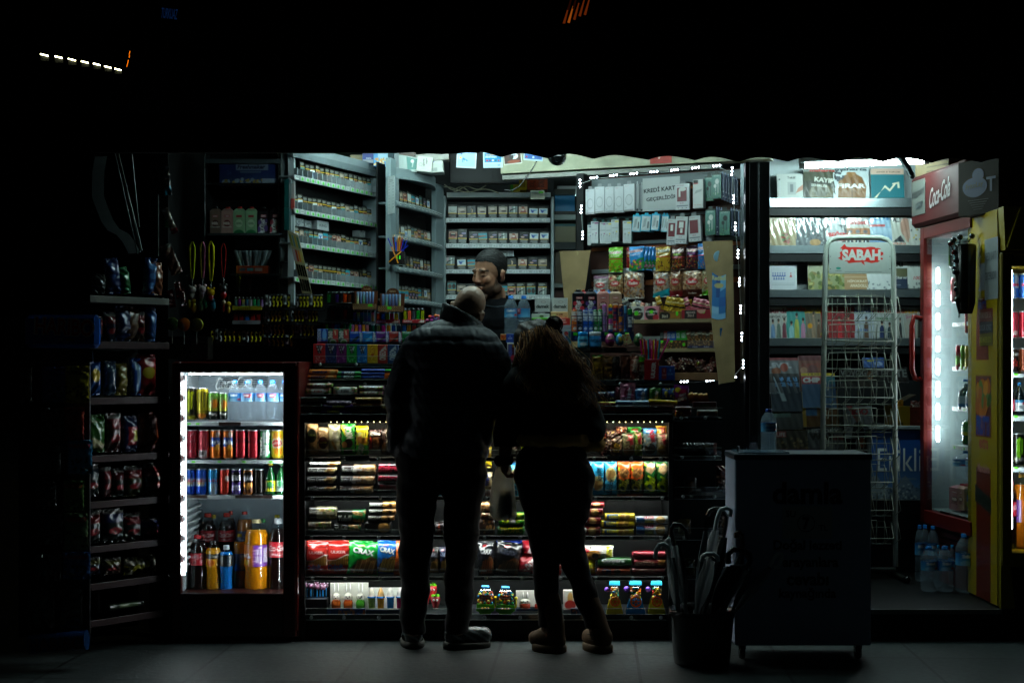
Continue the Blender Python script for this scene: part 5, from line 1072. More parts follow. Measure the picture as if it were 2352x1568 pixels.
B0('hookbox',(1308,372,1460,678),'white box with red window and coiled white cable','c4c6c8',rw([El(.5,.78,.25,.07,'c8c8c4'),Rc(.24,.5,.36,.78,'d0d0cc')]),side='7c8084',off=0,t=.014)
B0(CT_,(1493,358,1602,662),'white charger box with red corner badge','c8cac8',[Rc(.05,.86,.5,.97,'101010'),Rc(.05,.84,.5,.87,'c02020'),Po([(.15,.5),(.8,.58),(.9,.66),(.3,.62)],'a0a4a4'),nb('FAST CHARGE',.45,.12,.025,'b05040',0,.7)],side='888c90',off=.0,t=.04)
eb=lambda c:[('g',0,0,1,1,'3c7060','5c8c84'),Rc(0,.94,1,1,'2c4038'),nb('BETWEEN',.5,.9,.06,'b0c8c0',0,.6,.03),El(.55,.68,.2,.11,c),El(.35,.5,.14,.08,c),Rc(.62,.2,.68,.6,c),Rc(.38,.15,.43,.45,c),Sc(14,.05,('78b070','284838'),0,0,1,.3)]
def stackbox(x0,y0,x1,y1,n,dx,dy,desc,c,**k):
 for i in range(n,0,-1):B0('hookbox',(x1-14+dx*(i-1),y0+dy*i,x1+4+dx*i,y1+dy*i-4),desc+' stack, edge on','303c58',[Rc(.2,0,.5,1,'90a0c8'),Rc(0,.1,.8,.14,'d0d8e8'),Rc(0,.3,.8,.34,'d0d8e8')],off=.012*i,side='8090b0',group='earphone boxes stacked behind each other')
 B0('hookbox',(x0,y0,x1,y1),desc,'3c6458',eb(c),side='24302c',off=0,t=.012)
B0('hookbox',(1592,290,1692,580),'green box with dark earphones, upper left of the green ones','3c6458',eb('181c1c'),side='24302c',off=.03,t=.012)
stackbox(1690,268,1792,560,6,20,9,'green box with white earphones, upper','d0d4d0');stackbox(1622,640,1732,942,3,16,2,'green box with white earphones, lower','d0d4d0');stackbox(1768,650,1884,946,3,18,2,'green box with black earphones, lower','1c2020')
B2=Row('B',BD,'in middle row of the accessory board','phone accessories hanging on the board',t=.02)
cb=lambda c:[nb('mobi',.3,.93,.05,'18202c',0,.35,.04),Rc(.5,.88,1,.94,c),nb('CHARGE/DATA',.48,.62,.03,'404850',0,.75),El(.7,.46,.09,.035,c),Rc(.25,.15,.3,.4,'a8acb0'),Rc(.6,.15,.65,.35,'a8acb0'),Rc(.22,.38,.34,.46,'80868c'),Rc(.57,.33,.69,.4,'80868c')]
for i,(x0,y0,x1,y1,c,nm)in enumerate([(392,812,432,1048,'305080','narrow edge of'),(428,770,504,1030,'8c3070','purple marked'),(520,782,586,1032,'8c3070','second purple marked'),(580,782,642,1034,'d8c020','yellow marked'),(640,752,718,1014,'d8c020','large yellow marked'),(762,765,852,1028,'d8c020','last yellow marked')]):B2('hookbox',(x0,y0,x1,y1),nm+' white cable box with teal side','c0c6c8',cb(c),side='0c4444',off=.0,t=.03,yaw=8)
for i,(x0,x1,y0)in enumerate([(850,938,712),(940,1042,708),(1015,1060,715),(1050,1132,700),(1138,1185,708),(1184,1224,712)]):B2('hookbox',(x0,y0,x1,y0+195),'turquoise and white adapter box','c4ccd0',[Rc(0,0,.08,1,'38b0d0'),Rc(0,0,1,.05,'38b0d0'),Rc(0,.9,1,1,'38b0d0'),Po([(.2,.2),(.5,.3),(.6,.8),(.3,.75)],'9aa4a8'),Rc(.7,.2,.85,.6,'50585c')],side='28a0c4',off=.0 if i not in(2,4)else.02,t=.02,roll=6)
B2('hookbox',(1214,742,1322,1046),'white box with small red window and adapter, left','bcbec0',rw([Rc(.35,.55,.6,.78,'d0d0cc')]),side='7c8084',off=0,t=.03,roll=3);B2('hookbox',(1312,718,1442,1036),'white box with red window and square adapter, centre','c4c6c8',rw([Rc(.3,.58,.65,.8,'d8d8d4'),Rc(.42,.4,.6,.56,'d8d8d4')]),side='7c8084',off=-.02,t=.03,roll=4);B2('hookbox',(1455,710,1592,1012),'white box with tall plain red window, right','c4c6c8',rw([]),side='7c8084',off=-.01,t=.03,roll=-3);B2('hookbox',(1600,760,1672,1015),'white box edge behind the red window one','9a9ea2',[],off=.04,t=.03)
hk=[]
BN=Row('B',BD,'hanging under the phone accessories','gummy sweet bags on the board',t=.03,crimp=.04)
def hb(nm,sub,subc,tc='b01c2c',low='203018'):return[nb('HARIBO',.5,.78,.12,'f0ece4',0,.86,.09),nb('HARIBO',.5,.78,.105,tc,0,.8,.02),nb(sub,.5,.64,.08,subc,0,.6,.02,.2),Rc(0,.5,1,.54,'c02838'),Sc(45,.05,('c03030','d8a020','308040','8a3020','c87830'),.02,.04,.98,.46)]
BN('bag',(603,1068,750,1328),'lime green gummy bag','70b818',hb('','Balneari','f0e8c0',low=''));BN('bag',(765,1065,860,1325),'red gummy bag half covered by the blue one','a81c20',hb('','Happy','f0e020'),off=.03);BN('bag',(810,1058,975,1312),'bright blue gummy bag, largest','2090d8',[nb('HARIBO',.5,.8,.13,'f0ece4',5,.86,.09),nb('HARIBO',.5,.8,.11,'c01c40',5,.8,.02),nb('Tropifrutti',.45,.64,.1,'d8e0f0',5,.7,.02,.2),Po([(0,.2),(.4,.4),(1,.55),(1,0),(0,0)],'289048'),Sc(26,.07,('e8d020','e89028','d84878','6838a0'),.05,.05,.9,.42)],yaw=-6)
for i in range(4):BN('bag',(940+i*26,1058,1010+i*26,1305),'blue gummy bag behind the large blue one','1878c0',[Po([(0,.2),(1,.5),(1,0),(0,0)],'208040'),Sc(14,.1,('e898c0','d84878'),.05,.1,.9,.35)],off=.012*(i+1),group='blue gummy bags hung one behind another')
BN('bag',(1094,1062,1248,1315),'gold gummy bag with black lettering','b89020',[nb('HARIBO',.5,.82,.13,'f0e8d0',3,.86,.09),nb('HARIBO',.5,.82,.11,'201810',3,.8,.02),nb('Altin',.5,.67,.07,'302008',0,.5),Rc(0,.56,1,.6,'c02020'),El(.2,.46,.15,.1,'f0e040'),Sc(36,.06,('402010','c8a020','903018','d8b048'),.02,.04,.98,.42)]);BN('bag',(1263,1055,1400,1300),'dark brown mixed gummy bag with red lettering','4a2018',hb('','Mix','90c020'));BN('bag',(1412,1045,1542,1290),'dark purple gummy bag','38142c',hb('','Berries','c060c0'));BN('bag',(1535,1022,1668,1292),'blue gummy bag beside the right plank','2078c0',hb('','Tropical','d0e8f0'))
for i,(x0,y0,x1,y1,c,nm,ops)in enumerate([(425,-5,585,215,'988c88','pale pinkish nut bag',[Rc(0,.8,1,1,'80506c')]),(580,-25,738,200,'8a7048','kraft nut bag with green leaf',[El(.75,.75,.14,.14,'3c6028'),Rc(.1,.68,.3,.8,'b82028')]),(742,-82,960,245,'a09088','large white and brown nut bag',[Rc(0,.86,1,1,'8a8a8a')]),(1052,-88,1228,228,'a8a098','nut bag with turquoise foil base',[Rc(0,.9,1,1,'3090a0'),Po([(0,0),(1,0),(1,.3),(0,.12)],'10a0b0')]),(1222,-82,1362,220,'8c6048','nut bag with dark red foil base',[Rc(0,.9,1,1,'807878'),Rc(0,0,1,.2,'801820')]),(1360,-85,1575,218,'a08068','large almond bag with brown base',[Rc(0,.9,1,1,'807878'),Rc(0,0,1,.24,'4a1c10'),nb('Badem',.5,.12,.06,'c0b0a0',0,.4)]),(1562,-98,1712,208,'98a078','nut bag with lime green base',[Rc(0,.9,1,1,'60a030'),Po([(0,0),(1,0),(1,.3),(0,.1)],'58a818')])]):
 BT=Row('N',BD,'in nut row at foot of the board','nut bags on the board',t=.035,crimp=.05)
 BT('bag',(x0,y0,x1,y1),nm,c,[Sc(130,.06,('b07848','8c5430','c89868','704020','d0b090')if i else('c8c0b8','a8a098'),.03,.22 if i>2 else.08,.97,.86)]+ops+[El(.5,.5,.3,.12,'c02028'),nb('Tadim',.5,.5,.1,'e8e0d8',0,.45,.04,.1)],off=.02)
w1=MB();q=[p3('B',118,1112,BD,-.02),p3('B',440,1102,BD,-.02),p3('N',300,760,BD,-.02),p3('N',215,760,BD,-.02)]
w1 .add([*q,*[a+arr([0,.02,0])for a in q]],[[3,2,1,0],[4,5,6,7],[0,1,5,4],[1,2,6,5],[2,3,7,6],[3,0,4,7]],'8a7450','wood',False);tp_=MB();a=p3('B',300,1115,BD,-.024);tp_.box(a[0],a[1],a[2]-.02,a[0]+.055,a[1]+.001,a[2],'a89868',CD)
FX('wood_plank','pale wooden plank leaning left of the hanging sweets','plank',[('plank',w1),('tape',tp_)])
w2=MB();q=[p3('B',1640,1018,BD,-.06),p3('B',1950,1005,BD,-.06),p3('N',2030,1108,BD,-.14),p3('N',1865,1135,BD,-.14)]
w2 .add([*q,*[a+arr([0,.022,0])for a in q]],[[3,2,1,0],[4,5,6,7],[0,1,5,4],[1,2,6,5],[2,3,7,6],[3,0,4,7]],'8c7650','wood',False)
cn=MB();T0,T1,Bm0,Bm1=[p3('B',1742,1180,BD,-.066),p3('B',1886,1180,BD,-.066),p3('N',1765,455,BD,-.107),p3('N',1908,455,BD,-.107)]
ca_=art(.07,.27,'1868a8',[Po([(.35,.99),(.65,.99),(.55,.35),(.3,.35)],'0c4484'),Po([(.65,.99),(1,.99),(1,.5),(.6,.45)],'68a8d0'),Rc(0,.33,.5,.16,'0c58a0'),Rc(.5,.2,1,.35,'0c58a0'),nb('RedBull',.5,.66,.075,'c0c080',0,.95,.04),El(.5,.54,.32,.04,'b8b070'),Rc(0,.08,.5,.2,'88b8d8'),Rc(0,0,1,.09,'70a8d0'),Rc(.1,.97,.9,1,'8ab4c8')],.003)
H_,W_=ca_.shape[:2];u=lsp(0,1,W_)[None,:,None];v=lsp(0,1,H_)[:,None,None]
Pq=(Bm0*(1-u)+Bm1*u)*(1-v)+(T0*(1-u)+T1*u)*v;Pq[...,2]+=-.008*np.sin(PI*u[...,0])*(1-v[...,0]);Pq[...,1]-=.0015
cn.grid(Pq,ca_,CD,False);lid_=MB();c0=(T0+T1)/2;lid_.lathe([(.0003,0),(.026,0),(.031,.002),(.0003,.002)],'8ab4c8',CD,20,(c0[0],c0[1]-.001,c0[2]+.003),axis='y');
tg=MB();a=p3('B',1695,1130,BD,-.064);tg.box(a[0],a[1],a[2],a[0]+.042,a[1]+.001,a[2]+.03,'b8b8b0',CD);tg.box(a[0]+.028,a[1]-.001,a[2]+.01,a[0]+.039,a[1],a[2]+.024,'404040',CD)
tri=MB();a=p3('N',1855,560,BD,-.116);tri.add([a,a+arr([.028,0,.001]),a+arr([.006,0,-.05]),a+arr([.001,0,-.04])],[[3,2,1,0]],'1c5890',CD,False)
FX('wood_plank','wooden plank with tall blue can picture leaning on the right','plank',[('plank',w2,[('can_picture',cn),('can_top_picture',lid_),('white_tag',tg),('blue_sticker',tri)])])
def ledge(desc,x0,x1,y0,y1,off=-.09,depth=.14,col='8a7a58'):
 m=MB();d=BD.d(RX('N',(x0+x1)/2));sb(m,BD,RX('N',x0),RX('N',x1),Z(RY('N',y1),d),Z(RY('N',y0),d),depth,col,'wood',off=off)
 FX('wood_ledge',desc,'ledge',[('ledge',m)])
ledge('upper wooden ledge with coffee sachet boxes',878,1742,466,505);ledge('middle wooden ledge with small sweet boxes',1130,1790,768,805);ledge('lower cardboard tray of brown sweets on the ledge',1285,1835,1018,1098,col='6a4a30')
N1=Row('N',BD,'on the upper wooden ledge','boxes on wooden ledges',t=.07)
nc=lambda t1,c:[El(.5,.45,.42,.45,'14100e'),nb('NESCAFE',.5,.62,.13,'d0ccc8',0,.8,.03),nb(t1,.5,.42,.13,c,0,.5)]
N1(CT_,(892,330,1030,476),'black and white coffee box','b0aca8',nc('GOLD','b0a070')+[El(.42,.5,.16,.16,'48c818')],off=-.06);N1(CT_,(1028,330,1182,476),'pink coffee box with red cup','c87888',nc('CLASSIC','e0c0c0')+[El(.5,.6,.14,.12,'60d018'),El(.8,.2,.2,.2,'a01828')],off=-.06);N1(CT_,(1186,385,1418,472),'brown and gold coffee box','6a4c18',[El(.25,.5,.25,.5,'14100c'),nb('3in1',.25,.45,.35,'c0b8a8',0,.25,.03),Rc(.5,.2,.95,.8,'8a5c20'),El(.8,.75,.06,.3,'50d018')],off=-.06);N1(CT_,(1418,365,1735,464),'red coffee box with dark label','8a1c28',[Rc(.1,0,.5,1,'181214'),nb('3in1',.3,.4,.3,'c0b0a8',0,.2,.03),nb('NESCAFE',.3,.72,.2,'c0b0a8',0,.3),El(.72,.75,.05,.16,'50d018'),El(.65,1.0,.14,.4,'c8a088')],off=-.06)
def sticks(row,n,x0,x1,y0,y1,cols,desc,off,w_=40,h_=110,grp=''):
 for i in range(n):
  x=x0+(x1-x0)*i/(n-1);y=y0+(i*53%int(y1-y0+1));row('bag',(x,y,x+w_,y+h_),desc,cols[i%len(cols)],[Rc(0,.3,1,.42,'14100c'),Rc(0,.6,1,.66,'e0d0a0')],roll=(i*37%40)-20,off=off+.01*(i%3),t=.008,name='coffee_sachet',group=grp)
N1s=Row('N',BD,'above the upper wooden ledge','',crimp=.05)
sticks(N1s,9,1160,1440,215,262,['b89018','c8a020','a07c10'],'gold coffee sachet',-.03,54,150,'gold coffee sachets');sticks(N1s,8,1445,1680,225,270,['b85868','c86878','a04858'],'pink coffee sachet',-.03,60,140,'pink coffee sachets');sticks(N1s,6,895,1120,278,300,['c8b898','b86858','a89888','282420'],'small upright coffee sachet',-.03,42,90,'coffee sachets in the white and pink boxes');sticks(N1s,4,765,870,235,300,['707070','888c8c'],'silver sachet',-.0,70,90,'silver sachets left of the ledge')
N2=Row('N',BD,'on the middle wooden ledge','boxes on wooden ledges',t=.06)
N2(CT_,(985,640,1170,770),'white chocolate box stack at ledge end','a8aca8',[nb('damak',.6,.4,.3,'404840',0,.6),Rc(0,.7,1,.74,'707470')],off=-.02);N2(CT_,(1175,682,1480,775),'clear fronted box of nut mix','3a2a1c',[Sc(60,.03,('805028','a87838','503018'),0,0,1,1),El(.15,.9,.05,.2,'50d018'),El(.48,.95,.05,.2,'50d018'),El(.9,.5,.05,.2,'50d018')],off=-.07)
for i,(x0,x1,y0,c,nm)in enumerate([(1172,1210,582,'1c2420','black'),(1210,1248,585,'a82420','red'),(1246,1290,590,'1868c8','blue'),(1288,1340,588,'1860c0','deep blue'),(1340,1393,580,'28a828','green'),(1393,1455,578,'28b02c','bright green')]):N2(CT_,(x0,y0,x1,690),nm+' upright sweet pack',c,[nb('MENTHA',.4,.55,.4,'d8e0e0' if i else '90a098',88,.5)],off=-.03,t=.03)
N2(CT_,(1485,690,1752,762),'muesli bar box with brown bars','4a3a38',[Sc(50,.03,('806040','a08058'),0,.3,1,1),Rc(0,0,1,.3,'24244c'),nb('Ceviz',.3,.15,.2,'a0a0b0',0,.2),nb('Badem',.75,.15,.2,'a0a0b0',0,.2)],off=-.07)
for i in range(8):N2('bag',(1468+i*36,580+(i%3)*8,1520+i*36,700),'brown muesli bar in ledge box',['6a4428','504838','7a5028','484030'][i%4],[nb('lifalif',.5,.75,.14,'c8c0a8',0,.8),Sc(12,.1,('a87038','c89858'),0,0,1,.5)],roll=-14+i*3,off=-.04,t=.012,group='muesli bars in ledge box',name='muesli_bar')
N3=Row('N',BD,'heaped in the lower cardboard tray','',wr=4,t=.02)
for i in range(22):x=1275+(i*97%480);y=855+(i*41%95);N3('bag',(x,y,x+88,y+72),'shiny brown wrapped sweet',['5a2c20','70302c','4a2820','783838'][i%4],[Sc(12,.12,('a87860','301410','d8b8a0'),0,0,1,1)]+([El(.4,.5,.2,.2,'90a020')]if i%7==3 else[]),off=-.07+.02*(i%3),roll=(i*47)%60-30,group='brown wrapped sweets heaped in the tray',name='wrapped_sweet')
#  right counter
T1_=Row('N',7.36,'on right counter','drink cartons on the right counter')
sm=lambda c:[Rc(.3,.74,.8,.86,'b02028'),nb('DIMES',.55,.8,.08,'e8e0e0',0,.44,.03),nb('SMOOTHIE',.45,.35,.24,'e8e8ec',80,.62,.05,.15),El(.2,.55,.16,.1,c),El(.8,.6,.14,.08,c),El(.78,.3,.2,.13,c),El(.12,.25,.16,.12,c)]
T1_('juicebox',(236,150,364,420),'black smoothie carton with red fruit','14141a',sm('c83848'),cap='181818');T1_('juicebox',(366,150,490,420),'black smoothie carton with purple fruit','14141a',sm('584080'),cap='181818')
ms=lambda:[Rc(.25,.74,.75,.86,'b02830'),nb('DIMES',.5,.8,.08,'e8e0e0',0,.44,.03),El(.5,.48,.32,.14,'6a1c20'),nb('Milk',.5,.5,.13,'e8d8d0',0,.5,.05,.1),nb('Shake',.45,.32,.1,'7c1c20',0,.6,.04)]
T1_('juicebox',(494,148,618,420),'pink milkshake carton with red cap','c88880',ms(),cap='c83020');T1_('juicebox',(622,150,750,420),'beige milkshake carton with brown cap','b89880',ms(),cap='4a2c1c')
for i,(x,c)in enumerate([(330,'b02020'),(455,'6890c8'),(500,'a8b0c0'),(600,'5080c0')]):T1_('juicebox',(x,140,x+70,400),'drink carton mostly hidden behind the front four',c,[],cap=c,off=.12,group='hidden drink cartons in second row')
T2_=Row('N',7.32,'in blue wire rack on right counter','sweet rolls in the blue wire rack')
ol=lambda t,tc='f0f0f4':[nb(t,.5,.72,.5,tc,90,.44,.06,.1),El(.5,.18,.32,.05,tc)]
for x0,x1,c,t,nm,tc in[(228,284,'d86818','OLiPS.','orange','f0e8e0'),(286,340,'181820','OLiPS.','black','d8d8e0'),(343,398,'1858b8','SdIlO','blue inverted','e0e8f8'),(400,452,'1858b8','SdIlO','second blue inverted','e0e8f8'),(452,500,'10682c','OLiPS.','dark green','d8e8d8'),(501,549,'188038','OLiPS.','green','e0f0e0')]:T2_('vroll',(x0,358,x1,600),nm+' upright sweet roll',c,ol(t,tc))
T2_('vroll',(548,305,600,592),'pink and lilac sweet roll','9868a0',[Rc(0,.9,1,1,'c868b0'),Sc(20,.15,('c8a0d0','7088c8','60a060'),0,.1,1,.85)]);T2_('vroll',(612,305,656,592),'yellow red and blue sweet roll','2860b8',[Rc(0,.86,1,1,'d8b020'),Rc(0,.5,1,.65,'38a038'),Rc(0,.65,1,.76,'c83028'),Rc(0,.3,1,.5,'d848a0'),Rc(0,.1,1,.3,'e0e0d0')]);T2_('vroll',(662,310,716,592),'red sweet roll with navy lettering','b83030',[nb('mentos',.5,.62,.5,'20204c',-90,.46,.06),Rc(0,.9,1,1,'d07020'),Sc(10,.2,('d86068','e0d0d0'),0,.05,1,.3)]);T2_('vroll',(720,308,768,592),'orange sweet roll with navy lettering','d07820',[nb('mentos',.5,.75,.5,'1c2458',-90,.42,.06),nb('FANTA',.5,.25,.4,'2c3c90',-90,.25,.05)]);T2_('vroll',(772,318,806,592),'pale blue sweet roll','5090c0',[Rc(0,.1,1,.7,'203c70')]);T2_('vroll',(812,350,864,592),'green and navy sweet roll','1c8838',[Rc(0,.02,1,.75,'182858'),nb('POLO',.5,.42,.6,'e0e4e8',90,.42,.08)])
wr_=MB()
for y in(425,520,592):wr_.tube([PT('N',222,y,7.3),PT('N',876,y,7.3)],.0016,'283858',EN,6)
for i in range(12):x=RX('N',224+i*59);wr_.tube([(X(x,7.3),Y(7.3),Z(RY('N',425),7.3)),(X(x,7.3),Y(7.3),Z(RY('N',592),7.3))],.0016,'283858',EN,6)
bs_=MB();pb(bs_,RX('N',222),RY('N',594),RX('N',876),RY('N',690),7.3,.13,'1a2850',EN)
for x in(268,595,700,808):pb(bs_,RX('N',x-24),RY('N',600),RX('N',x+20),RY('N',632),7.296,.003,'38b820',CD)
LT(bs_,'n',X(RX('N',272),7.3),Z(RY('N',655),7.3),.017,Y(7.3),'4870c0',CD,0,.012)
FX('wire_rack','blue wire rack of upright sweet rolls on right counter','rack',[('wires',wr_),('base',bs_)])
T3_=Row('N',7.26,'on top tray of right counter','goods on the top right tray')
T3_('jar',(292,592,402,760),'blue jar of gum with dark lettering','58b8e0',[nb('mentos',.5,.7,.34,'101c58',0,.8,.06),El(.5,.25,.3,.2,'e0ecf4')],cap='1888d8');T3_('jar',(408,590,542,760),'blue jar of gum with white lid','3890d0',[nb('ViViDENT',.5,.6,.3,'101848',0,.8,.05)],cap='c0c8d0');T3_('jar',(380,600,450,750),'half hidden gum jar behind','80a8c8',[],cap='d0d4d8',off=.06)
T3_('egg',(578,604,684,748),'pink and green surprise egg','b03878',[nb('toybox',.5,.6,.14,'70c820',0,.8,.06),Sc(20,.1,('e080b0','702050'),0,.5,1,1)]);T3_('egg',(688,606,776,740),'light blue and gold surprise egg','3898c8',[El(.5,.5,.3,.22,'c8b030'),Sc(8,.12,('e0d060','2868a0'),.2,.2,.8,.5)]);T3_('egg',(876,604,986,748),'dark green surprise egg','206838',[nb('toybox',.5,.55,.14,'d03050',0,.8,.06),Sc(14,.1,('c0d0c0','104820'),0,.5,1,1)]);T3_(CT_,(782,612,862,712),'tilted cream picture box between eggs','c8b888',[Sc(14,.14,('c89020','d04060','608040','f0e0a0'),.05,.1,.95,.9)],t=.04,roll=-18,z=Z(RY('N',722),7.26))
T4_=Row('N',7.22,'on middle tray of right counter','bars on the middle right tray',crimp=.05,t=.02)
lf=[nb('lifalif',.5,.78,.12,'302010',0,.8,.04),Sc(30,.07,('a87028','503818','c89838'),0,.02,1,.5)]
T4_('bag',(296,848,382,1095),'dim beige muesli bar by the hair','5a3c28',lf);T4_('bag',(444,835,556,1098),'green topped muesli bar','7a5c18',[Rc(0,.93,1,1,'206818')]+lf);T4_('bag',(556,845,662,1098),'orange brown muesli bar','6a4824',lf);T4_('bag',(742,838,836,1098),'reddish brown bar, dim','4a2418',[nb('fellow',.5,.6,.2,'6a4030',80,.4)]);T4_('bag',(834,833,932,1100),'light red brown bar with pale script','8a4838',[nb('tadinda',.5,.6,.26,'d8c0b0',80,.5,.03,.2),Sc(20,.07,('d0c0b0','703020'),0,0,1,.35),Rc(0,.93,1,1,'888078')]);T4_('bag',(926,830,1002,1095),'brown bar with bright green top','4a3020',[Rc(0,.72,1,.88,'48a820'),nb('tadinda',.5,.4,.26,'a89888',80,.4),Rc(0,.93,1,1,'807870')])
T4_('bag',(640,850,730,1095),'almost black bar','221c1c',[nb('lifalif',.5,.78,.1,'504840',0,.7)]);T4_(CT_,(988,880,1138,1100),'deep red box with big white upright lettering','9a1424',[nb('ULKER',.62,.5,.2,'d8d0d0',85,.78,.06),Rc(0,.96,1,1,'b05060')],t=.06);T4_(CT_,(1138,952,1306,1102),'blue tin shaped sweet box','1848a0',[Rc(.18,.1,.48,.9,'8a2830'),El(.33,.7,.05,.12,'c08088'),nb('OLIPS',.33,.4,.1,'d0b0b0',0,.25),El(.72,.72,.05,.12,'6098e0'),nb('OLIPS',.72,.45,.12,'80a8e0',0,.35)],t=.04)
for i in range(12):
 q=MB();c=['c82868','e0b020','a01858','d05028','208898','c03078'][i%6];lean=.0+(.05 if i==11 else(i-5)*.002);q.tube([(0,0,0),(lean,0,.10+.004*(i%3))],.0042,c,GL,8);px=RX('N',968+i*16)
 thing('straw','striped '+['pink','gold','magenta','orange','teal','rose'][i%6]+' straw','straw',[('straw',q)],'in bunch behind the deep red box','coloured straws in a bunch',(X(px,7.26),Y(7.26)+.01*(i%2),Z(RY('N',888),7.26)))
T5_=Row('N',7.17,'on lower tray of right counter','packs on the lower right tray',t=.03)
fm=lambda c:[nb('Freshmaker',.55,.45,.26,'e8d8e0',80,.62,.03,.2)]
T5_('bag',(735,1128,897,1330),'pink wet wipe pack with gathered top','c07090',[El(.55,.4,.3,.4,'90204c')]+fm(0),full=1,wr=3);T5_('bag',(882,1178,1032,1330),'blue wet wipe pack','2868a0',[El(.5,.5,.3,.4,'1c4c80')]+fm(0));T5_('bag',(1035,1172,1168,1330),'green wet wipe pack','3c6828',[El(.5,.5,.3,.4,'184818')]+fm(0));T5_('bag',(1172,1178,1240,1330),'navy and yellow sweet pack, left','183870',[Sc(10,.16,('c8b020','d0c040'),0,.4,1,1)]);T5_('bag',(1235,1178,1302,1330),'navy and yellow sweet pack, right','183870',[Sc(10,.16,('c8b020','60a0c0'),0,.3,1,1)]);T5_('bag',(688,1165,742,1330),'dim magenta pack behind the pink one','50182c',[],off=.03);T5_('bag',(590,1210,690,1330),'very dark blue pack','101c48',[]);T5_('bag',(500,1215,590,1330),'very dark navy pack near the hair','0c1438',[])
T5_('bag',(1300,1145,1458,1365),'purple lollipop dip pack with yellow badge','6a1c70',[El(.25,.75,.2,.12,'c8a818'),El(.6,.5,.34,.3,'901838'),nb('CRAZY',.55,.52,.1,'e0e0e4',15,.5,.04),nb('DIPS',.55,.34,.16,'e8e8ec',15,.6,.08)])
for i in range(4):T5_('roll',(1462+i*50,1225+i*4,1520+i*50,1340),'upright brown wafer bar',['8a5020','70401c','7c4820','6a3c1c'][i],[Rc(0,.8,1,1,'c89048')],roll=-14,crimp=0,group='upright brown wafer bars')
T6_=Row('N',7.13,'on lower tray of right counter','long bars on the lower right tray',t=.03,crimp=.06)
T6_('roll',(470,1322,692,1368),'yellow and red bar, upper left','8a2818',[Rc(0,.7,1,.9,'d8c020')]);T6_('roll',(470,1368,700,1420),'dark red and yellow bar below it','6a1c14',[Rc(0,.7,1,.85,'c8b020')],seed=2);T6_('roll',(682,1308,1040,1350),'long light blue and white bar','a8c8e0',[Rc(0,0,.5,.5,'2878c8')]);T6_('roll',(690,1345,1045,1400),'white blue bar with red lettering','a8b8c8',[nb('BOUNTY',.35,.68,.26,'c8d4e0',0,.35,.02),nb('KOKONAT',.33,.36,.3,'c04858',0,.4,.04),Rc(.5,.1,.9,.25,'c8c030')]);T6_('roll',(1028,1302,1335,1345),'long yellow bar, slightly tilted','d0b018',[Rc(.1,.3,.9,.45,'a08010')],roll=3,z=Z(RY('N',1350),7.13));T6_('roll',(1040,1342,1300,1390),'brown striped bar with orange ends','8a4c38',[Rc(.05,.6,.95,.7,'c8a090'),Rc(.05,.3,.95,.4,'4a2018')]);T6_('roll',(1050,1390,1295,1440),'dark purple brown bar at the bottom','4a2828',[Rc(.1,.5,.8,.65,'805868')]);T6_('roll',(690,1400,1040,1450),'dark red bar beneath the white one','4a1414',[])
T7_=Row('N',7.07,'on small side tray','bars on the small side tray',t=.04)
T7_('roll',(1312,1372,1480,1408),'red and silver bar, upper left','7a3030',[Rc(0,.7,1,.9,'a89898')]);T7_('roll',(1310,1408,1480,1485),'orange red bar with amber patches','8a2018',[Sc(10,.07,('c86818','d89020'),0,0,1,.8)]);T7_(CT_,(1515,1328,1758,1400),'dark maroon box at the back','3c0c10',[El(.5,.5,.25,.2,'203818')],off=.06);T7_('roll',(1540,1405,1760,1482),'brown shiny roll, right','3a2420',[Rc(.0,.75,1,.92,'a09890'),Sc(8,.06,('804030',),0,0,1,.6)])
C1=Row('T',7.5,'beside the seller on the counter','')
er=[('g',0,0,1,1,'58b0e0','0c60a8'),nb('Erikli',.48,.74,.26,'f0f4f8',0,.56,.05),El(.4,.2,.25,.2,'90c0e0'),Rc(.72,.15,.92,.38,'c02838')]
C1(BO,(748,140,985,872),'left water bottle with blue cap','1878c0',er,shape='water',cap='2078d8',group='water bottles on the counter');C1(BO,(985,135,1218,868),'right water bottle with red corner on label','2078b0',[('g',0,0,1,1,'68b8e0','1068a8'),Rc(0,.35,.2,1,'c02030'),nb('0',.1,.72,.3,'f0f0f0',0,.1)],shape='water',cap='2078d8',off=.03,group='water bottles on the counter')
dm=[El(.56,.72,.16,.07,'7a7470'),El(.56,.72,.12,.045,'c8c8c4'),nb('damak',.52,.4,.26,'0c2014',0,.9,.045)]
C1(CT_,(1302,178,1572,420),'white chocolate box with green lettering, left','b8bcba',dm,t=.05,off=.05,z=Z(RY('T',430),7.5),res=.002);C1(CT_,(1612,178,1892,425),'white chocolate box with green lettering, right','b8bcba',dm,t=.05,off=.05,z=Z(RY('T',430),7.5),res=.002);C1(CT_,(1578,182,1640,425),'white chocolate box mostly hidden behind the right one','b0b4b2',[nb('d',.6,.4,.2,'2c4030',0,.3)],t=.05,off=.08)
C1(CT_,(1240,470,1562,560),'flat white chocolate box under the left one','bcc0bc',[El(.55,.5,.12,.3,'607050')],t=.1,off=.0);C1(CT_,(1262,428,1582,470),'flat black chocolate box','16181a',[nb('ULKER',.5,.5,.4,'b0b0b0',0,.4)],t=.1,off=.03);C1(CT_,(1588,428,1900,545),'flat peach coloured chocolate box','c8a070',[nb('ÜLKER',.5,.6,.34,'7a2820',0,.42,.04),Rc(.8,.1,.9,.2,'b83020'),nb('cikolata',.45,.22,.22,'c06040',0,.4)],t=.1,off=.03);C1(CT_,(1690,542,1928,672),'red chocolate box with white script','b02824',[nb('ULKER',.45,.72,.2,'c8b0a0',0,.5,.05),nb('Cikolata',.5,.4,.3,'d8a8a0',5,.5,.02,.2)],t=.1,off=.01)
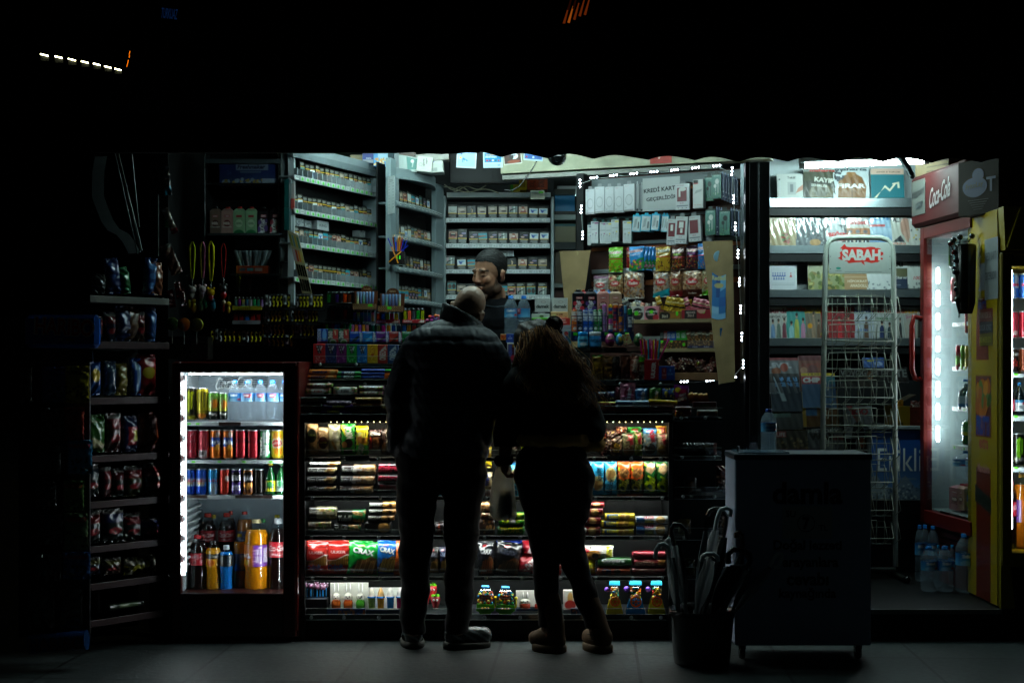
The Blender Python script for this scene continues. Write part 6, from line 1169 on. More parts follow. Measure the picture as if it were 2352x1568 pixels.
C1(CT_,(1765,672,1945,770),'pale grey packet under the red box','888c94',[],t=.08);C1(CT_,(1240,540,1700,575),'lime green edge of a box near the hair','60c030',[],t=.1,off=-.01)
C2=Row('T',7.42,'between the man and the woman','')
C2(CT_,(1800,752,1948,1040),'white and teal upright gum pack','a0b0b8',[El(.4,.75,.25,.14,'c02838'),nb('mentos',.45,.35,.3,'20305c',88,.5,.06),Rc(.65,0,1,.9,'2c7880')],t=.05);C2(CT_,(780,832,925,985),'deep blue sweet tin','1840a0',[nb('0',.5,.72,.16,'d0d8f0',0,.1),nb('OLIPS',.5,.5,.14,'c8d4f0',0,.5,.03)],t=.05);C2(CT_,(680,832,782,935),'orange and white packet edge','d8a878',[Rc(0,0,1,.85,'c05020'),Sc(10,.15,('e09030','a03010'),0,0,1,.8)],t=.05);C2('bag',(905,905,1010,985),'crumpled bright blue wrapper','1868d0',[],t=.03,wr=4)
C3=Row('T',7.3,'between the man and the woman','')
C3(CT_,(800,985,1010,1370),'white box with dark red front and upright lettering','c8ccd0',[Rc(.08,.05,.62,.93,'5a1c3c'),nb('mentos',.3,.62,.22,'5868b8',-90,.56,.06),Rc(.45,.78,.62,.92,'b08020'),El(.5,.3,.2,.12,'c03048')],t=.06)
#  top centre: cards, television, boxes on the shelving
CC=Row('C',7.35,'hanging under the awning edge','phone cards hanging under the awning',t=.001,mat='paper')
cd=lambda:[Rc(.05,.06,.95,.93,'98b8d8'),Po([(.15,.55),(.3,.48),(.15,.4)],'e0d818'),Po([(.3,.25),(.3,.5),(.6,.35)],'3878b8'),nb('16',.42,.33,.1,'c8e0f0',0,.14),Po([(.2,.7),(.3,.66),(.2,.6)],'203888'),nb('TransferNet',.72,.7,.04,'385898',0,.3),Rc(.05,.93,.95,.95,'e0e4e8')]
CC(CT_,(325,20,532,240),'pale phone card with yellow and blue triangles','c8d0d8',cd(),roll=3);ak=[Rc(.06,.25,.94,.68,'1078a8'),nb('ARAMA KARTI',.5,.6,.07,'c8a050',0,.75,.03),nb('AloDunya',.4,.5,.08,'e0e8f0',0,.6,.04),El(.2,.34,.06,.04,'c02028'),El(.35,.34,.05,.04,'802030'),El(.5,.34,.05,.04,'d8d8e0'),El(.65,.34,.05,.04,'305038'),El(.8,.34,.05,.04,'a04048'),Rc(.06,.76,.94,.95,'5088b8'),Rc(.06,.05,.94,.2,'a0b8d0'),nb('25',.8,.12,.08,'4870a8',0,.14)]
CC(CT_,(610,15,812,238),'blue call card with small round flags','b8ccd8',ak,roll=-1);CC(CT_,(826,62,1018,202),'brown card with black and white bear','c8c4bc',[Rc(.04,.06,.96,.94,'3a2018'),El(.6,.6,.2,.22,'d0d4d8'),El(.45,.55,.12,.16,'10141c'),El(.64,.66,.05,.06,'101010'),El(.54,.66,.05,.06,'101010'),nb('25',.88,.85,.14,'c0a040',0,.14),El(.55,.2,.35,.12,'7a3820')],roll=-6);CC(CT_,(1030,20,1230,165),'blue call card cut by the awning edge','a8bcc8',[Rc(.04,.1,.96,.9,'1c4c88'),nb('AloDunya',.45,.45,.14,'4890c8',0,.7,.03),El(.15,.25,.05,.07,'902030'),El(.5,.25,.05,.07,'c0c8d0'),El(.8,.25,.05,.07,'304c80')],roll=4)
tv=MB();pb(tv,RX('C',255),RY('C',20),RX('C',985),RY('C',405),8.7,.05,'0c0b0e','dark',.006);sc=MB();pb(sc,RX('C',275),RY('C',30),RX('C',968),RY('C',385),8.698,.003,'08070a','dark');FX('television','black flat television switched off above the seller','television',[('housing',tv),('screen',sc)])
cm=MB();d=7.75;cm.sphere(PT('C',1382,118,d),.052,'0c0e0e','juice',20);cb_=MB();cb_.lathe([(.0003,.05),(.06,.05),(.062,.02),(.055,0)],'c0bca8',EN,20,PT('C',1382,95,d));FX('dome_camera','black dome camera on the cream lintel beam','camera',[('dome',cm),('base',cb_)])
rc=MB();d=8.85
for a,b_,c in[((190,455),(770,490),.01),((200,430),(480,470),.02),((300,470),(640,440),-.02)]:
 rc.tube([(X(RX('C',a[0]+(b_[0]-a[0])*t),d),Y(d)+c,Z(RY('C',a[1]+(b_[1]-a[1])*t-22*sin(t*9+c*99)),d))for t in lsp(0,1,14)],.004,'8a8670',GL,6)
FX('cable_tangle','tangle of pale cables on top of the straight shelf unit','cable',[('cable',rc)])
bc=MB();d=8.0;bc.tube([PT('C',a,b_,d)for a,b_ in[(1175,155),(1130,240),(1060,340),(980,440),(900,480),(830,470)]],.004,'0a0a0a',GL,6);FX('black_cable','thin black cable hanging from the lintel above the shelving','cable',[('cable',bc)])
CT=Row('C',9.0,'on top of straight shelf unit','boxes on top of the shelving',t=.15)
CT(CT_,(985,322,1062,470),'yellow box with upright lettering','c0a018',[nb('GONG',.5,.5,.4,'604010',85,.6,.04)],off=.01);CT(CT_,(890,405,990,490),'yellow and green box, low','b09818',[Rc(0,0,.3,1,'309018')],off=.0);CT(CT_,(1068,282,1170,462),'orange brown box with dark lettering','9a3c20',[nb('XXL',.5,.3,.3,'50180c',85,.4)],off=.01);CT(CT_,(1172,282,1282,462),'orange brown box with upright word','a04020',[nb('GONG',.4,.35,.4,'50180c',85,.5,.05)],off=.01)
nt_=MB();pb(nt_,RX('C',1102),RY('C',473),RX('C',1250),RY('C',566),8.95,.001,'c8c8b8','paper');pb(nt_,RX('C',1190),RY('C',486),RX('C',1236),RY('C',506),8.949,.001,'58c820','paper');LT(nt_,'J J J',X(RX('C',1213),8.949),Z(RY('C',520),8.949),.012,Y(8.949),'405068',CD,0,.03);LT(nt_,'KING SIZE 35',X(RX('C',1145),8.949),Z(RY('C',500),8.949),.008,Y(8.949),'606858',CD,0,.05)
FX('price_note','cream price note with green mark on the shelf unit header','note',[('note',nt_)])
AT=Row('A',8.3,'on top of curved corner unit','boxes on top of the shelving',t=.1)
AT(CT_,(895,40,1030,165),'deep blue pack with small white lettering','1c3ca0',[nb('PAPIA',.5,.4,.14,'c0d0e8',0,.4),Rc(0,0,1,.3,'98a0b0')],off=.1);AT(CT_,(1025,40,1262,222),'sky blue box with yellow flowers','3890d0',[Po([(.2,1),(.9,1),(.9,.5),(.5,.3),(.2,.5)],'a8d0e8'),Sc(30,.06,('e0a838','f0d890','c88828'),.0,.0,1,.5),nb('Violet',.7,.8,.14,'3860b0',-70,.3,.02,.2)],off=.02);AT(CT_,(760,70,905,160),'brown cardboard box edge','8a7a58',[],off=.12)
AT(CT_,(1262,115,1480,262),'white box with teal spoon picture, tilted','b0bcb8',[Po([(.4,.95),(1,.9),(1,.2),(.55,.1)],'2c7870'),El(.72,.7,.08,.12,'d8dcd8'),Rc(.74,.3,.78,.65,'d8dcd8')],off=.0,roll=9,z=Z(RY('A',270),8.3));AT(CT_,(1478,130,1640,285),'white box with upright black lettering','c4c4bc',[nb('coffee',.62,.72,.1,'282828',-82,.4,.04),nb('Permatik',.45,.6,.1,'202020',-82,.5,.06),El(.25,.45,.12,.12,'606060'),El(.25,.45,.1,.1,'c0c0b8')],off=-.03,roll=6,t=.12);AT(CT_,(1635,165,1762,285),'open white box with pens and papers','c0c2bc',[Rc(.1,.1,.5,.4,'989c98'),Po([(.0,.85),(.3,1),(.33,.95),(.03,.78)],'2038a0')],off=-.0,roll=-4,t=.12);AT(CT_,(1440,60,1810,140),'crushed white carton at the back','a8a49c',[nb('latik',.1,.4,.3,'303030',-82,.5,.04)],off=.1,roll=-5);AT(CT_,(1262,50,1460,128),'small dark brown box','4a3020',[],off=.1)
ls=MB();d=8.1;c=Surf(RX('A',1185),8.12,RX('A',1250),8.05);sb(ls,c,RX('A',1178),RX('A',1250),Z(RY('A',722),8.1),Z(RY('A',330),8.1),.001,'c0c8ca','paper',img=art(.07,.37,'bcc6c8',[Rc(.3,.9,.8,.91,'505860'),Rc(.3,.86,.8,.87,'505860')]+[Rc(.1,.8-.08*i,.35,.81-.08*i,'8a9296')for i in range(9)]+[Rc(.7,.8-.08*i,.9,.812-.08*i,'707880')for i in range(9)]));FX('price_list','long white price list paper hung on the corner post','price list',[('paper',ls)])
wc=MB();d=8.35
for o_ in(0,14):wc.tube([PT('A',1072+o_+x,y,d)for x,y in[(0,215),(30,240),(45,330),(50,400),(42,520),(48,600),(45,700)]],.003,'98a09c',GL,6)
FX('wall_cable','pair of pale cables running down between the shelf units','cable',[('cable',wc)])
ph=[];d=8.05;px=RX('A',1275);hb_=MB();hb_.box(-.045,0,0,.045,.06,.075,'201c1c',GL,.003);hb_.box(-.005,-.001,.03,.003,0,.05,'48d828',CD);hb_.box(.012,-.001,.03,.02,0,.05,'48d828',CD)
FX('pencil_box','dark see-through pencil box with two green dots','pencil box',[('box',hb_)],(X(px,d),Y(d),Z(RY('A',1248),d)))
for i,(x0,x1,y1,c)in enumerate([(1195,1240,930,'18602c'),(1215,1225,935,'a01c1c'),(1180,1260,985,'1c309c'),(1245,1235,930,'a82820'),(1262,1248,928,'20289c'),(1275,1285,940,'c06818'),(1300,1300,930,'283038'),(1310,1290,935,'d07818'),(1330,1345,960,'2030a0'),(1340,1310,935,'b87018'),(1365,1330,940,'9c2020'),(1285,1382,960,'1c2c90')]):
 q=MB();a=arr([X(RX('A',x1)*.3+px*.7,d),Y(d)+.02+.006*(i%4),Z(RY('A',1200),d)]);b_=arr([X(RX('A',x1),d),Y(d)+.015+.006*(i%4),Z(RY('A',y1),d)])
 q.tube([a,a*.1+b_*.9],.0032,c,GL,6);q.tube([a*.1+b_*.9,b_],[.0032,.0006],'c8a888',MT,6)
 thing('pencil',['green','dark red','blue','red','navy','orange','black','amber','deep blue','ochre','wine red','indigo'][i]+' pencil standing','pencil',[('pencil',q)],'in dark box on corner post','pencils in the dark box')
for i,(a,b_,c)in enumerate([((1185,1225),(1390,1050),'d08018'),((1285,1235),(1178,975),'d07c18')]):
 q=MB();A_=arr([X(RX('A',a[0]),d-.03),Y(d)-.006-.005*i,Z(RY('A',a[1]),d)]);B_=arr([X(RX('A',b_[0]),d-.03),Y(d)-.006-.005*i,Z(RY('A',b_[1]),d)]);q.tube([A_,A_*.35+B_*.65],.0034,c,GL,6);q.tube([A_*.35+B_*.65,B_],.0034,'202c98',GL,6);thing('pencil',['orange and blue pencil leaning right','orange and blue pencil leaning left'][i],'pencil',[('pencil',q)],'across front of dark box','pencils in the dark box')
nk=MB();d=9.4;pb(nk,1272,395,1325,700,d,.02,'141614','dark');
for y0,y1,c in[(434,447,'484c48'),(485,493,'2c2c28'),(493,505,'98a4a4'),(556,573,'24282a'),(651,660,'808888')]:pb(nk,1273,y0,1322,y1,9.15,.2,c,EN)
FX('niche_shelf','dim shelf niche right of the straight cigarette unit','shelf',[('shelf',nk)])
NK=Row('D',9.2,'in dim niche beside the accessory board','boxes in the niche',t=.1)
REG['D']=(0,0,1.7415)
for(x0,y0,x1,y1,nm,c)in[(1274,448,1320,485,'plain blue box','1870a0'),(1274,514,1322,556,'tan box with teal top edge','8a8468'),(1274,578,1300,650,'brown box with faint lettering','4a3c28'),(1274,661,1310,700,'dark red box','3a1410')]:NK(CT_,(x0,y0,x1,y1),nm,c,[Rc(0,.85,1,1,'206068')]if nm[0]=='t' else[],res=.006)
#  magazine room
DM=8.7
mg=[]
b=MB();pb(b,1766,345,2140,1215,DM+.2,.03,'b4bcc0',EN);mg.append(('back_panel',b))
b=MB();pb(b,1762,345,1768,900,DM,.2,'6a7478',ME);mg.append(('side_panel',b))
for y0,y1 in((455,476),(563.5,582),(665,683),(776,794)):
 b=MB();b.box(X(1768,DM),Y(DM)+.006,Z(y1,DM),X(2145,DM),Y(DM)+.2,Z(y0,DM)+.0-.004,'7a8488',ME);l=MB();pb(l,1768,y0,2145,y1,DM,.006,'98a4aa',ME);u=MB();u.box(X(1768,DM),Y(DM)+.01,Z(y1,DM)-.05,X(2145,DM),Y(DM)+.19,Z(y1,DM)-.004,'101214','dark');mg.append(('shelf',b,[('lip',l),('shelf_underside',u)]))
b=MB();b.box(X(1768,DM),Y(DM)-.3,.158,X(2145,DM),Y(DM)+.2,Z(800,DM)-.9,'0e1012','dark');mg.append(('base_panel',b))
b=MB();pb(b,1768,797,2145,1060,DM+.12,.02,'16181a','dark');mg.append(('back_panel',b))
FX('magazine_shelf','brightly lit metal magazine shelf with four lipped rows','shelf unit',mg)
def M_(nm):return Row('M',DM-.02+.05,nm,'magazines on the lit shelf',tilt=-7)
M1=M_('on top row of lit shelf')
M1('book',(210,218,408,420),'white book with grey tower drawing','b8bab8',[nb('Teklif',.55,.85,.09,'303030',0,.32),Rc(.4,.2,.72,.68,'a0a2a2'),Rc(.5,.3,.62,.6,'707478'),Po([(.7,.25),(1,.4),(1,.6),(.8,.45)],'b08070'),El(.1,.78,.03,.03,'303030')],mat='paper')
M1('book',(412,178,655,412),'dark magazine with brown hat and white capitals','2c2a20',[Rc(0,.9,1,1,'8a8c88'),nb('maharta',.6,.93,.1,'b02820',0,.8,.05),El(.55,.2,.38,.28,'5a5038'),El(.55,.28,.24,.2,'4a4230'),Rc(0,.6,1,.9,'3a3c28'),nb('KAYIP',.65,.62,.15,'c8c8c0',-6,.6,.03),nb('SEHIRLER',.5,.44,.08,'c0c0b8',-6,.5)],mat='wrap')
M1('book',(640,172,915,412),'magazine with tan jacket and word in white capitals','b8c0c4',[nb('maharta',.5,.95,.1,'283840',0,.9,.05),Po([(.12,.0),(.15,.55),(.3,.75),(.45,.82),(.6,.82),(.8,.7),(.92,.4),(.88,.0)],'7a5028'),Rc(.5,0,.53,.7,'5a3818'),Po([(.35,.82),(.5,.68),(.65,.82),(.6,.86),(.4,.86)],'8a6034'),nb('FiRAR',.5,.42,.14,'d8dcdc',0,.78,.03),Sc(20,.04,('404850','202428'),.05,.6,.3,.9)],mat='wrap')
M1('book',(928,178,1182,405),'teal book with white zigzag arrow','1c6874',[Rc(0,.8,1,1,'c0a090'),nb('ŞEHİR & TOPLUM',.53,.88,.06,'282828',0,.7),Po([(.08,0),(.42,.36),(.56,.22),(.74,.46),(.7,.5),(.56,.3),(.42,.44),(.16,0)],'d8d4bc'),Po([(.64,.5),(.84,.55),(.86,.34),(.8,.34),(.79,.48),(.64,.46)],'d8d4bc')],mat='paper')
M2=M_('on second row of lit shelf')
M2('book',(155,545,358,775),'beige wrapped magazine with red and green figure','a08c68',[Sc(14,.07,('a03028','407038','803020'),.4,.1,.7,.6)],mat='wrap');M2('book',(352,515,562,768),'grey magazine in very shiny wrap','485058',[Sc(60,.05,('90989c','202428'),0,0,1,1),El(.7,.1,.2,.1,'a07840')],mat='wrap');M2('book',(560,508,745,760),'white and black magazine with red capitals','c4c8cc',[Rc(0,0,1,.6,'303438'),El(.5,.3,.4,.3,'b0b4b8'),nb('Capital',.55,.78,.16,'404448',0,.95,.02),nb('BEĞEN',.62,.32,.17,'c02020',0,.8,.06),nb('LİDERLER',.6,.14,.08,'902020',0,.6)],mat='wrap')
M2('book',(735,510,922,760),'magazine with three suited men','c0b4a8',[Rc(0,.55,1,1,'c0c0c0'),nb('Isindeta',.5,.68,.14,'b02828',0,.9,.04),Rc(0,.2,1,.5,'a06840')]+[x for i in range(3)for x in(Po([(.04+.32*i,0),(.08+.32*i,.18),(.28+.32*i,.18),(.34+.32*i,0)],'182030'),El(.18+.31*i,.3,.09,.13,'b08470'),Rc(.16+.31*i,0,.2+.31*i,.16,'c0c8d0'),El(.18+.31*i,.4,.09,.05,'606068'))],mat='wrap')
M2('book',(915,512,1088,760),'pale blue magazine in glossy wrap','98b8d0',[nb('PLOT',.5,.84,.18,'2878b0',0,.85,.06),Rc(0,.55,.7,.62,'b84848'),('g',0,0,1,.5,'3868a0','b0c8d8')],mat='wrap');M2('book',(1080,510,1228,765),'grey magazine with man resting on hand','b0b0a8',[Rc(0,.86,1,1,'c05838'),nb('ALTI',.4,.76,.14,'282828',0,.6,.05),Po([(.1,.1),(.5,.3),(.7,.1)],'182028'),El(.75,.55,.26,.28,'a88070'),Po([(.6,.4),(.8,.1),(1,.1),(1,.5)],'b08c7c'),nb('UTKULU',.4,.05,.06,'c04018',0,.7)],mat='wrap');M2('book',(1218,495,1400,765),'white and red magazine cut by the red fridge','b8b8b4',[Rc(.1,.7,1,.82,'b02020'),nb('EKO',.4,.76,.13,'e8e8e8',0,.6,.05),Sc(16,.05,('c8a828','606060'),.1,.1,1,.5)],mat='wrap')
M3=M_('on third row of lit shelf')
M3('book',(150,860,360,1108),'white magazine with blue and red stick figures','bcc0c8',[Rc(0,.8,1,1,'5c6c84'),nb('varlık',.35,.87,.14,'c0c8d8',0,.6,.03)]+[x for i in range(11)for x in(El(.14+.085*(i%6)+(.04 if i>5 else 0),.52-.1*(i//6),.022,.02,'3858a0'),Po([(.1+.085*(i%6)+(.04 if i>5 else 0),.42-.1*(i//6)),(.14+.085*(i%6)+(.04 if i>5 else 0),.5-.1*(i//6)),(.18+.085*(i%6)+(.04 if i>5 else 0),.42-.1*(i//6))],'3858a0'))]+[El(.78,.52,.022,.02,'b03030'),Po([(.73,.4),(.78,.5),(.83,.4)],'b03030'),Rc(.1,.72,.9,.73,'9098a0'),Rc(.1,.2,.9,.21,'9098a0'),Rc(.1,.15,.9,.16,'9098a0')],mat='paper')
M3('book',(445,858,728,1105),'green and ochre landscape magazine','8a9068',[('g',0,.5,1,1,'a8a888','788470'),Sc(70,.06,('6a7838','b0a868','8a7840','485828'),0,0,1,.55),nb('dünya',.5,.86,.12,'202020',0,.5,.05)],mat='film');M3('book',(722,880,905,1105),'tan magazine about ancient Anatolia','a0805c',[El(.4,.75,.2,.12,'b89870'),Rc(0,.42,1,.44,'c8b090'),nb('HİPOKRAT',.55,.3,.1,'dccfb8',0,.8),nb('ANADOLU',.6,.14,.1,'dccfb8',0,.7)],mat='film');M3('book',(895,900,1085,1105),'white wrapped magazine with red title','c4c8c8',[nb('100. YIL',.5,.72,.12,'b03040',0,.7,.03,.2),Sc(14,.05,('808890',),0,0,1,.3)],mat='wrap');M3('book',(1100,872,1208,1098),'dark blue magazine with white title block','283448',[Rc(0,.7,1,1,'c8ccc8'),nb('Ri',.45,.84,.2,'181818',0,.5,.06),Rc(0,.4,1,.68,'5a5a40'),nb('Cikar mi?',.55,.38,.08,'d8d8d8',0,.8),Rc(.1,.12,.5,.14,'808890')],mat='film');M3('book',(1210,902,1390,1098),'white magazine with small grey title','b8bcb8',[nb('obsesyon',.5,.88,.1,'303438',0,.8,.04),nb('100. YIL',.6,.42,.14,'b04848',0,.7,.03,.2),Sc(14,.05,('707478',),0,0,1,.25)],mat='wrap')
M4=M_('on fourth row of lit shelf')
def burda(tc,bgc,figs,extra=()):return[nb('burda',.5,.87,.16,tc,0,1.0,.04)]+[x for(cx,c,h)in figs for x in(Po([(cx-.12,0),(cx-.1,h*.6),(cx-.05,h*.75),(cx+.05,h*.75),(cx+.1,h*.6),(cx+.12,0)],c),El(cx,h*.86,.05,.06,'a88070'),El(cx,h*.93,.06,.05,'302018'))]+list(extra)
for x0,x1,c,tc,fg,nm,ex in[(150,292,'a8a8a4','802030',[(.2,'6888b0',.6),(.5,'607068',.62),(.8,'6a3040',.66)],'fashion magazine with three women in casual wear',[nb('SPOR EV',.5,.68,.07,'303030',0,.9)]),(272,432,'3c8c88','a83030',[(.55,'a0a850',.75),(.3,'88b8c0',.5),(.85,'b07898',.6)],'turquoise fashion magazine with knitted outfits',[]),(424,552,'70685c','b89020',[(.5,'8a7460',.85),(.8,'604838',.6)],'brown grey fashion magazine with patterned hat',[El(.3,.4,.14,.08,'c88818')]),(542,640,'8a1c20','c83028',[(.5,'4a2020',.8)],'dark red magazine left behind wire baskets',[Rc(0,.1,.3,.2,'c8b820')]),(634,806,'7c1c24','a02028',[(.3,'b02830',.7),(.7,'902028',.75)],'red patterned fashion magazine behind baskets',[]),(802,952,'98a0ac','203c80',[(.6,'5a4030',.7)],'grey fashion magazine with blue title',[nb('GUN',.4,.25,.12,'3868a0',0,.5)]),(946,1112,'a0a4a4','b03828',[(.4,'203058',.55),(.75,'283840',.5)],'pale fashion magazine with green headline',[nb('TEMEL BILGILER',.6,.62,.08,'286838',0,.9)]),(1105,1200,'989c98','b04020',[(.5,'202428',.66)],'white fashion magazine with black coat',[]),(1165,1400,'98948c','b88018',[(.62,'2a2018',.95)],'fashion magazine with dark haired woman in lace',[nb('Guzel',.3,.7,.1,'a04878',10,.4)])]:M4('book',(x0,1235-(20 if x0==272 else 0),x1,1478),nm,c,burda(tc,c,fg,ex),mat='wrap')
ML=Row('S',8.55,'in dim lower stack','magazines in the lower stack',tilt=-16)
def low(bx,nm,c,ops,off=0,**k):ML('book',bx,nm,c,ops,off=off,mat=k.pop('mat','wrap'),**k)
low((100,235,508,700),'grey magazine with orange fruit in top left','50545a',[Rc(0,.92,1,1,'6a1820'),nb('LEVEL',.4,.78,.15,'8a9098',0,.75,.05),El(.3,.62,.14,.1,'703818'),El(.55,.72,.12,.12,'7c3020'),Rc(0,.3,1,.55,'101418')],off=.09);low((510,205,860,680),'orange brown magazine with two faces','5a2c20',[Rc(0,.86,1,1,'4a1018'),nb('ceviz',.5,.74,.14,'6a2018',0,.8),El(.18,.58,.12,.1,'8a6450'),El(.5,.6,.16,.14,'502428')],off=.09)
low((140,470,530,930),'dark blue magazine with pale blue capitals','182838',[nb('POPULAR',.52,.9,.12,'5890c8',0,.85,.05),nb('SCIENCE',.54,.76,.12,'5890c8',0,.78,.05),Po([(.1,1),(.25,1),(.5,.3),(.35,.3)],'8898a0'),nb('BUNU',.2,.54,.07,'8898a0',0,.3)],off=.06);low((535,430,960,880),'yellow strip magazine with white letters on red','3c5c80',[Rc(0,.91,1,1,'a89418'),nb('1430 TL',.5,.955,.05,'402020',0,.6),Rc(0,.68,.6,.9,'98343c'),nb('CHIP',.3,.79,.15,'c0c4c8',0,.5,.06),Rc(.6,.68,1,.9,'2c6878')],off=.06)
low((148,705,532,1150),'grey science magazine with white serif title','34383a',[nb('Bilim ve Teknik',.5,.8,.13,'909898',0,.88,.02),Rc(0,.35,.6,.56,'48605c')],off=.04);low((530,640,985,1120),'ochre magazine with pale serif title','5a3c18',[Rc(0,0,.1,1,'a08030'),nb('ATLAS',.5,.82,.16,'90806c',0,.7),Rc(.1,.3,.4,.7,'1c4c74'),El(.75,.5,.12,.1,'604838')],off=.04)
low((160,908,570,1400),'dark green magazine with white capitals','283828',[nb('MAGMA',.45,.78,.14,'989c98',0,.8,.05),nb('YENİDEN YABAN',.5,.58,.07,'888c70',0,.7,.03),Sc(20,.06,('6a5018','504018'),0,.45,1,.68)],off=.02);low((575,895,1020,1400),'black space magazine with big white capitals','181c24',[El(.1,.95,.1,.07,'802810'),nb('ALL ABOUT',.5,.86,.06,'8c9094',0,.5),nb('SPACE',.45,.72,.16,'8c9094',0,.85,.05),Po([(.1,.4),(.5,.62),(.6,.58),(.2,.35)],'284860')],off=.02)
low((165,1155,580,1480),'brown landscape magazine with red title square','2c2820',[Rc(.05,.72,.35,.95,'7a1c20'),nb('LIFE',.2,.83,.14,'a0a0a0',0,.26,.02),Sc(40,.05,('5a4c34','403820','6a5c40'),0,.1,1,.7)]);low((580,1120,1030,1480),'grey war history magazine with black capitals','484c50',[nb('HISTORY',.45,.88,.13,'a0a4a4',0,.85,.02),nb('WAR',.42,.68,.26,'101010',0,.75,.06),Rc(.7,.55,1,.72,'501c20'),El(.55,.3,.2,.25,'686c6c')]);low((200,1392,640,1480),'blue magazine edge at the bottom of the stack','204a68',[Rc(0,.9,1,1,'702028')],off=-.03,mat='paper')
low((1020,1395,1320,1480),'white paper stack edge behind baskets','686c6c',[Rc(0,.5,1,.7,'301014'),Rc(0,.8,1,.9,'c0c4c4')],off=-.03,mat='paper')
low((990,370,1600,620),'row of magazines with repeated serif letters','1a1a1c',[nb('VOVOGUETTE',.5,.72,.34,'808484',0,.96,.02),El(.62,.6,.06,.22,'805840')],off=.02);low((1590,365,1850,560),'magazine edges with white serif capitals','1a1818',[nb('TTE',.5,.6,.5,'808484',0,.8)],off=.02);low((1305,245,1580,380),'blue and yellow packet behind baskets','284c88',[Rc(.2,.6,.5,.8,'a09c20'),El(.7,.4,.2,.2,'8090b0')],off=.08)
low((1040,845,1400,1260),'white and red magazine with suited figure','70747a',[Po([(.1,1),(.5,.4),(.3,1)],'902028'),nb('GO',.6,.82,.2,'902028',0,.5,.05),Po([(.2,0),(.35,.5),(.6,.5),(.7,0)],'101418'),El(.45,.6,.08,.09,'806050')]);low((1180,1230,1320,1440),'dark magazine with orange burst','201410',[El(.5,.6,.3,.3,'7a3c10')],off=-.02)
fz=[];d=8.45;x0,x1=RX('S',1315),RX('S',2110)+8
b=MB();bl=[('g',0,.1,1,.62,'c0c8cc','1c4070'),Rc(0,.4,1,1,'143458')]
mt=[('g',0,0,1,.36,'b0b8b8','506c84'),Po([(0,.18),(0,.48),(.1,.5),(.18,.42),(.3,.34),(.45,.2),(.5,.2)],'8c9aa4'),Po([(.35,.2),(.48,.42),(.58,.5),(.66,.44),(.85,.28),(1,.22),(1,.15),(.35,.1)],'78889a'),Po([(.75,.2),(.9,.38),(1,.36),(1,.15)],'687c8c'),Sc(90,.02,('38506a','c8d0d4','5c7084'),.3,.2,1,.4),Sc(50,.02,('38506a','b8c4c8'),0,.2,.4,.44),Rc(0,.0,1,.12,'98a09c')]
pb(b,2000,905 if False else 985,2136,1195,d,.55,'8c9494',EN,.01);b.panel(X(2001,d),Z(1194,d),X(2135,d),Z(988,d),Y(d)-.001,art(.35,.53,'2456a0',[('g',0,.3,1,.75,'5c88b8','2456a0')]+mt,.004),CD);fz.append(('cabinet',b))
b=MB();pb(b,1996,978,2140,986,d-.02,.6,'808888',EN,.004);fz.append(('lid',b))
lt=MB();LT(lt,'Erikli',X(2066,d),Z(1055,d),.135,Y(d)-.001,'f0f4f4',CD,0,.26,0,.0);LT(lt,"Uludag'in zirvesinden",X(2072,d),Z(1099,d),.022,Y(d)-.001,'8c98a0',CD,0,.17);LT(lt,'Erikli',X(2012,d),Z(1150,d),.03,Y(d)-.001,'28507c',CD,30,.05);fz.append(('lettering',lt))
b=MB();pb(b,2004,1196,2132,1300,d+.05,.45,'08090a','dark');fz.append(('base',b))
FX('water_freezer','blue freezer chest printed with snowy mountains and white lettering','freezer',fz)
FZ=Row('S',8.5,'on top of the blue freezer chest','boxes on the blue freezer')
FZ(CT_,(1640,862,1850,1130),'open yellow cardboard box with dark lettering','8a6c10',[nb('Donkek',.35,.2,.16,'302808',0,.55,.04)],t=.2);FZ('bag',(1700,780,1800,900),'orange wrapper sticking out of yellow box','a87010',[],off=.05);FZ(CT_,(1855,868,2140,1140),'open red brown box of wrapped sweets','5a2010',[Rc(.3,.3,.6,.4,'7a3020'),Rc(.15,.7,.3,.8,'482010')],t=.2);
for i in range(7):FZ('bag',(1880+i*27,790+(i*31%40),1960+i*27,880),'shiny sweet wrapper in red brown box',['903830','a87868','702838'][i%3],[Sc(10,.15,('c8a0a0','401818','d8d0d0'),0,0,1,1)],off=.03,wr=4,group='sweet wrappers in red brown box')
fl=MB();a=[(RX('S',1640),RY('S',860)),(RX('S',1930),RY('S',712)),(RX('S',1940),RY('S',722)),(RX('S',1650),RY('S',868))];fl.add([(X(p,8.55),Y(8.55)+.01*i,Z(q,8.55))for i,(p,q)in enumerate(a)]+[(X(p,8.6),Y(8.75),Z(q,8.6))for p,q in a],[[0,1,5,4],[1,2,6,5],[2,3,7,6],[3,0,4,7],[0,3,2,1],[4,5,6,7]],'5c5040',CD,False);FX('box_flap','grey brown cardboard flap standing over yellow box','cardboard',[('flap',fl)])
NS=[];d=8.2;L_=1893.;Rr=2051.;fr=MB();pts=[]
for x,y in[(1889,1315),(1891,900),(1896,590),(1899,566),(1909,551),(1925,546),(1972,545),(2022,546),(2038,551),(2049,566),(2052,590),(2055,900),(2057,1300)]:pts.append((X(x,d),Y(d),Z(y,d)))
fr.tube(pts,.0155,'98a098',EN,12);NS.append(('frame',fr))
sg_=MB();x0,y0,x1,y1=1903,557,2046,629;sg_.box(X(x0,d),Y(d)-.012,Z(y1,d),X(x1,d),Y(d)-.009,Z(y0,d),'9ca4a0',EN)
rnd=random.Random(2);bl_=[]
for t in lsp(0,2*PI,46,False):
 r=1+rnd.uniform(-.13,.13);bl_.append((.50+.335*math.copysign(abs(cos(t))**.45,cos(t))*r,.61+.25*math.copysign(abs(sin(t))**.6,sin(t))*(r if abs(sin(t))>.3 else 1)))
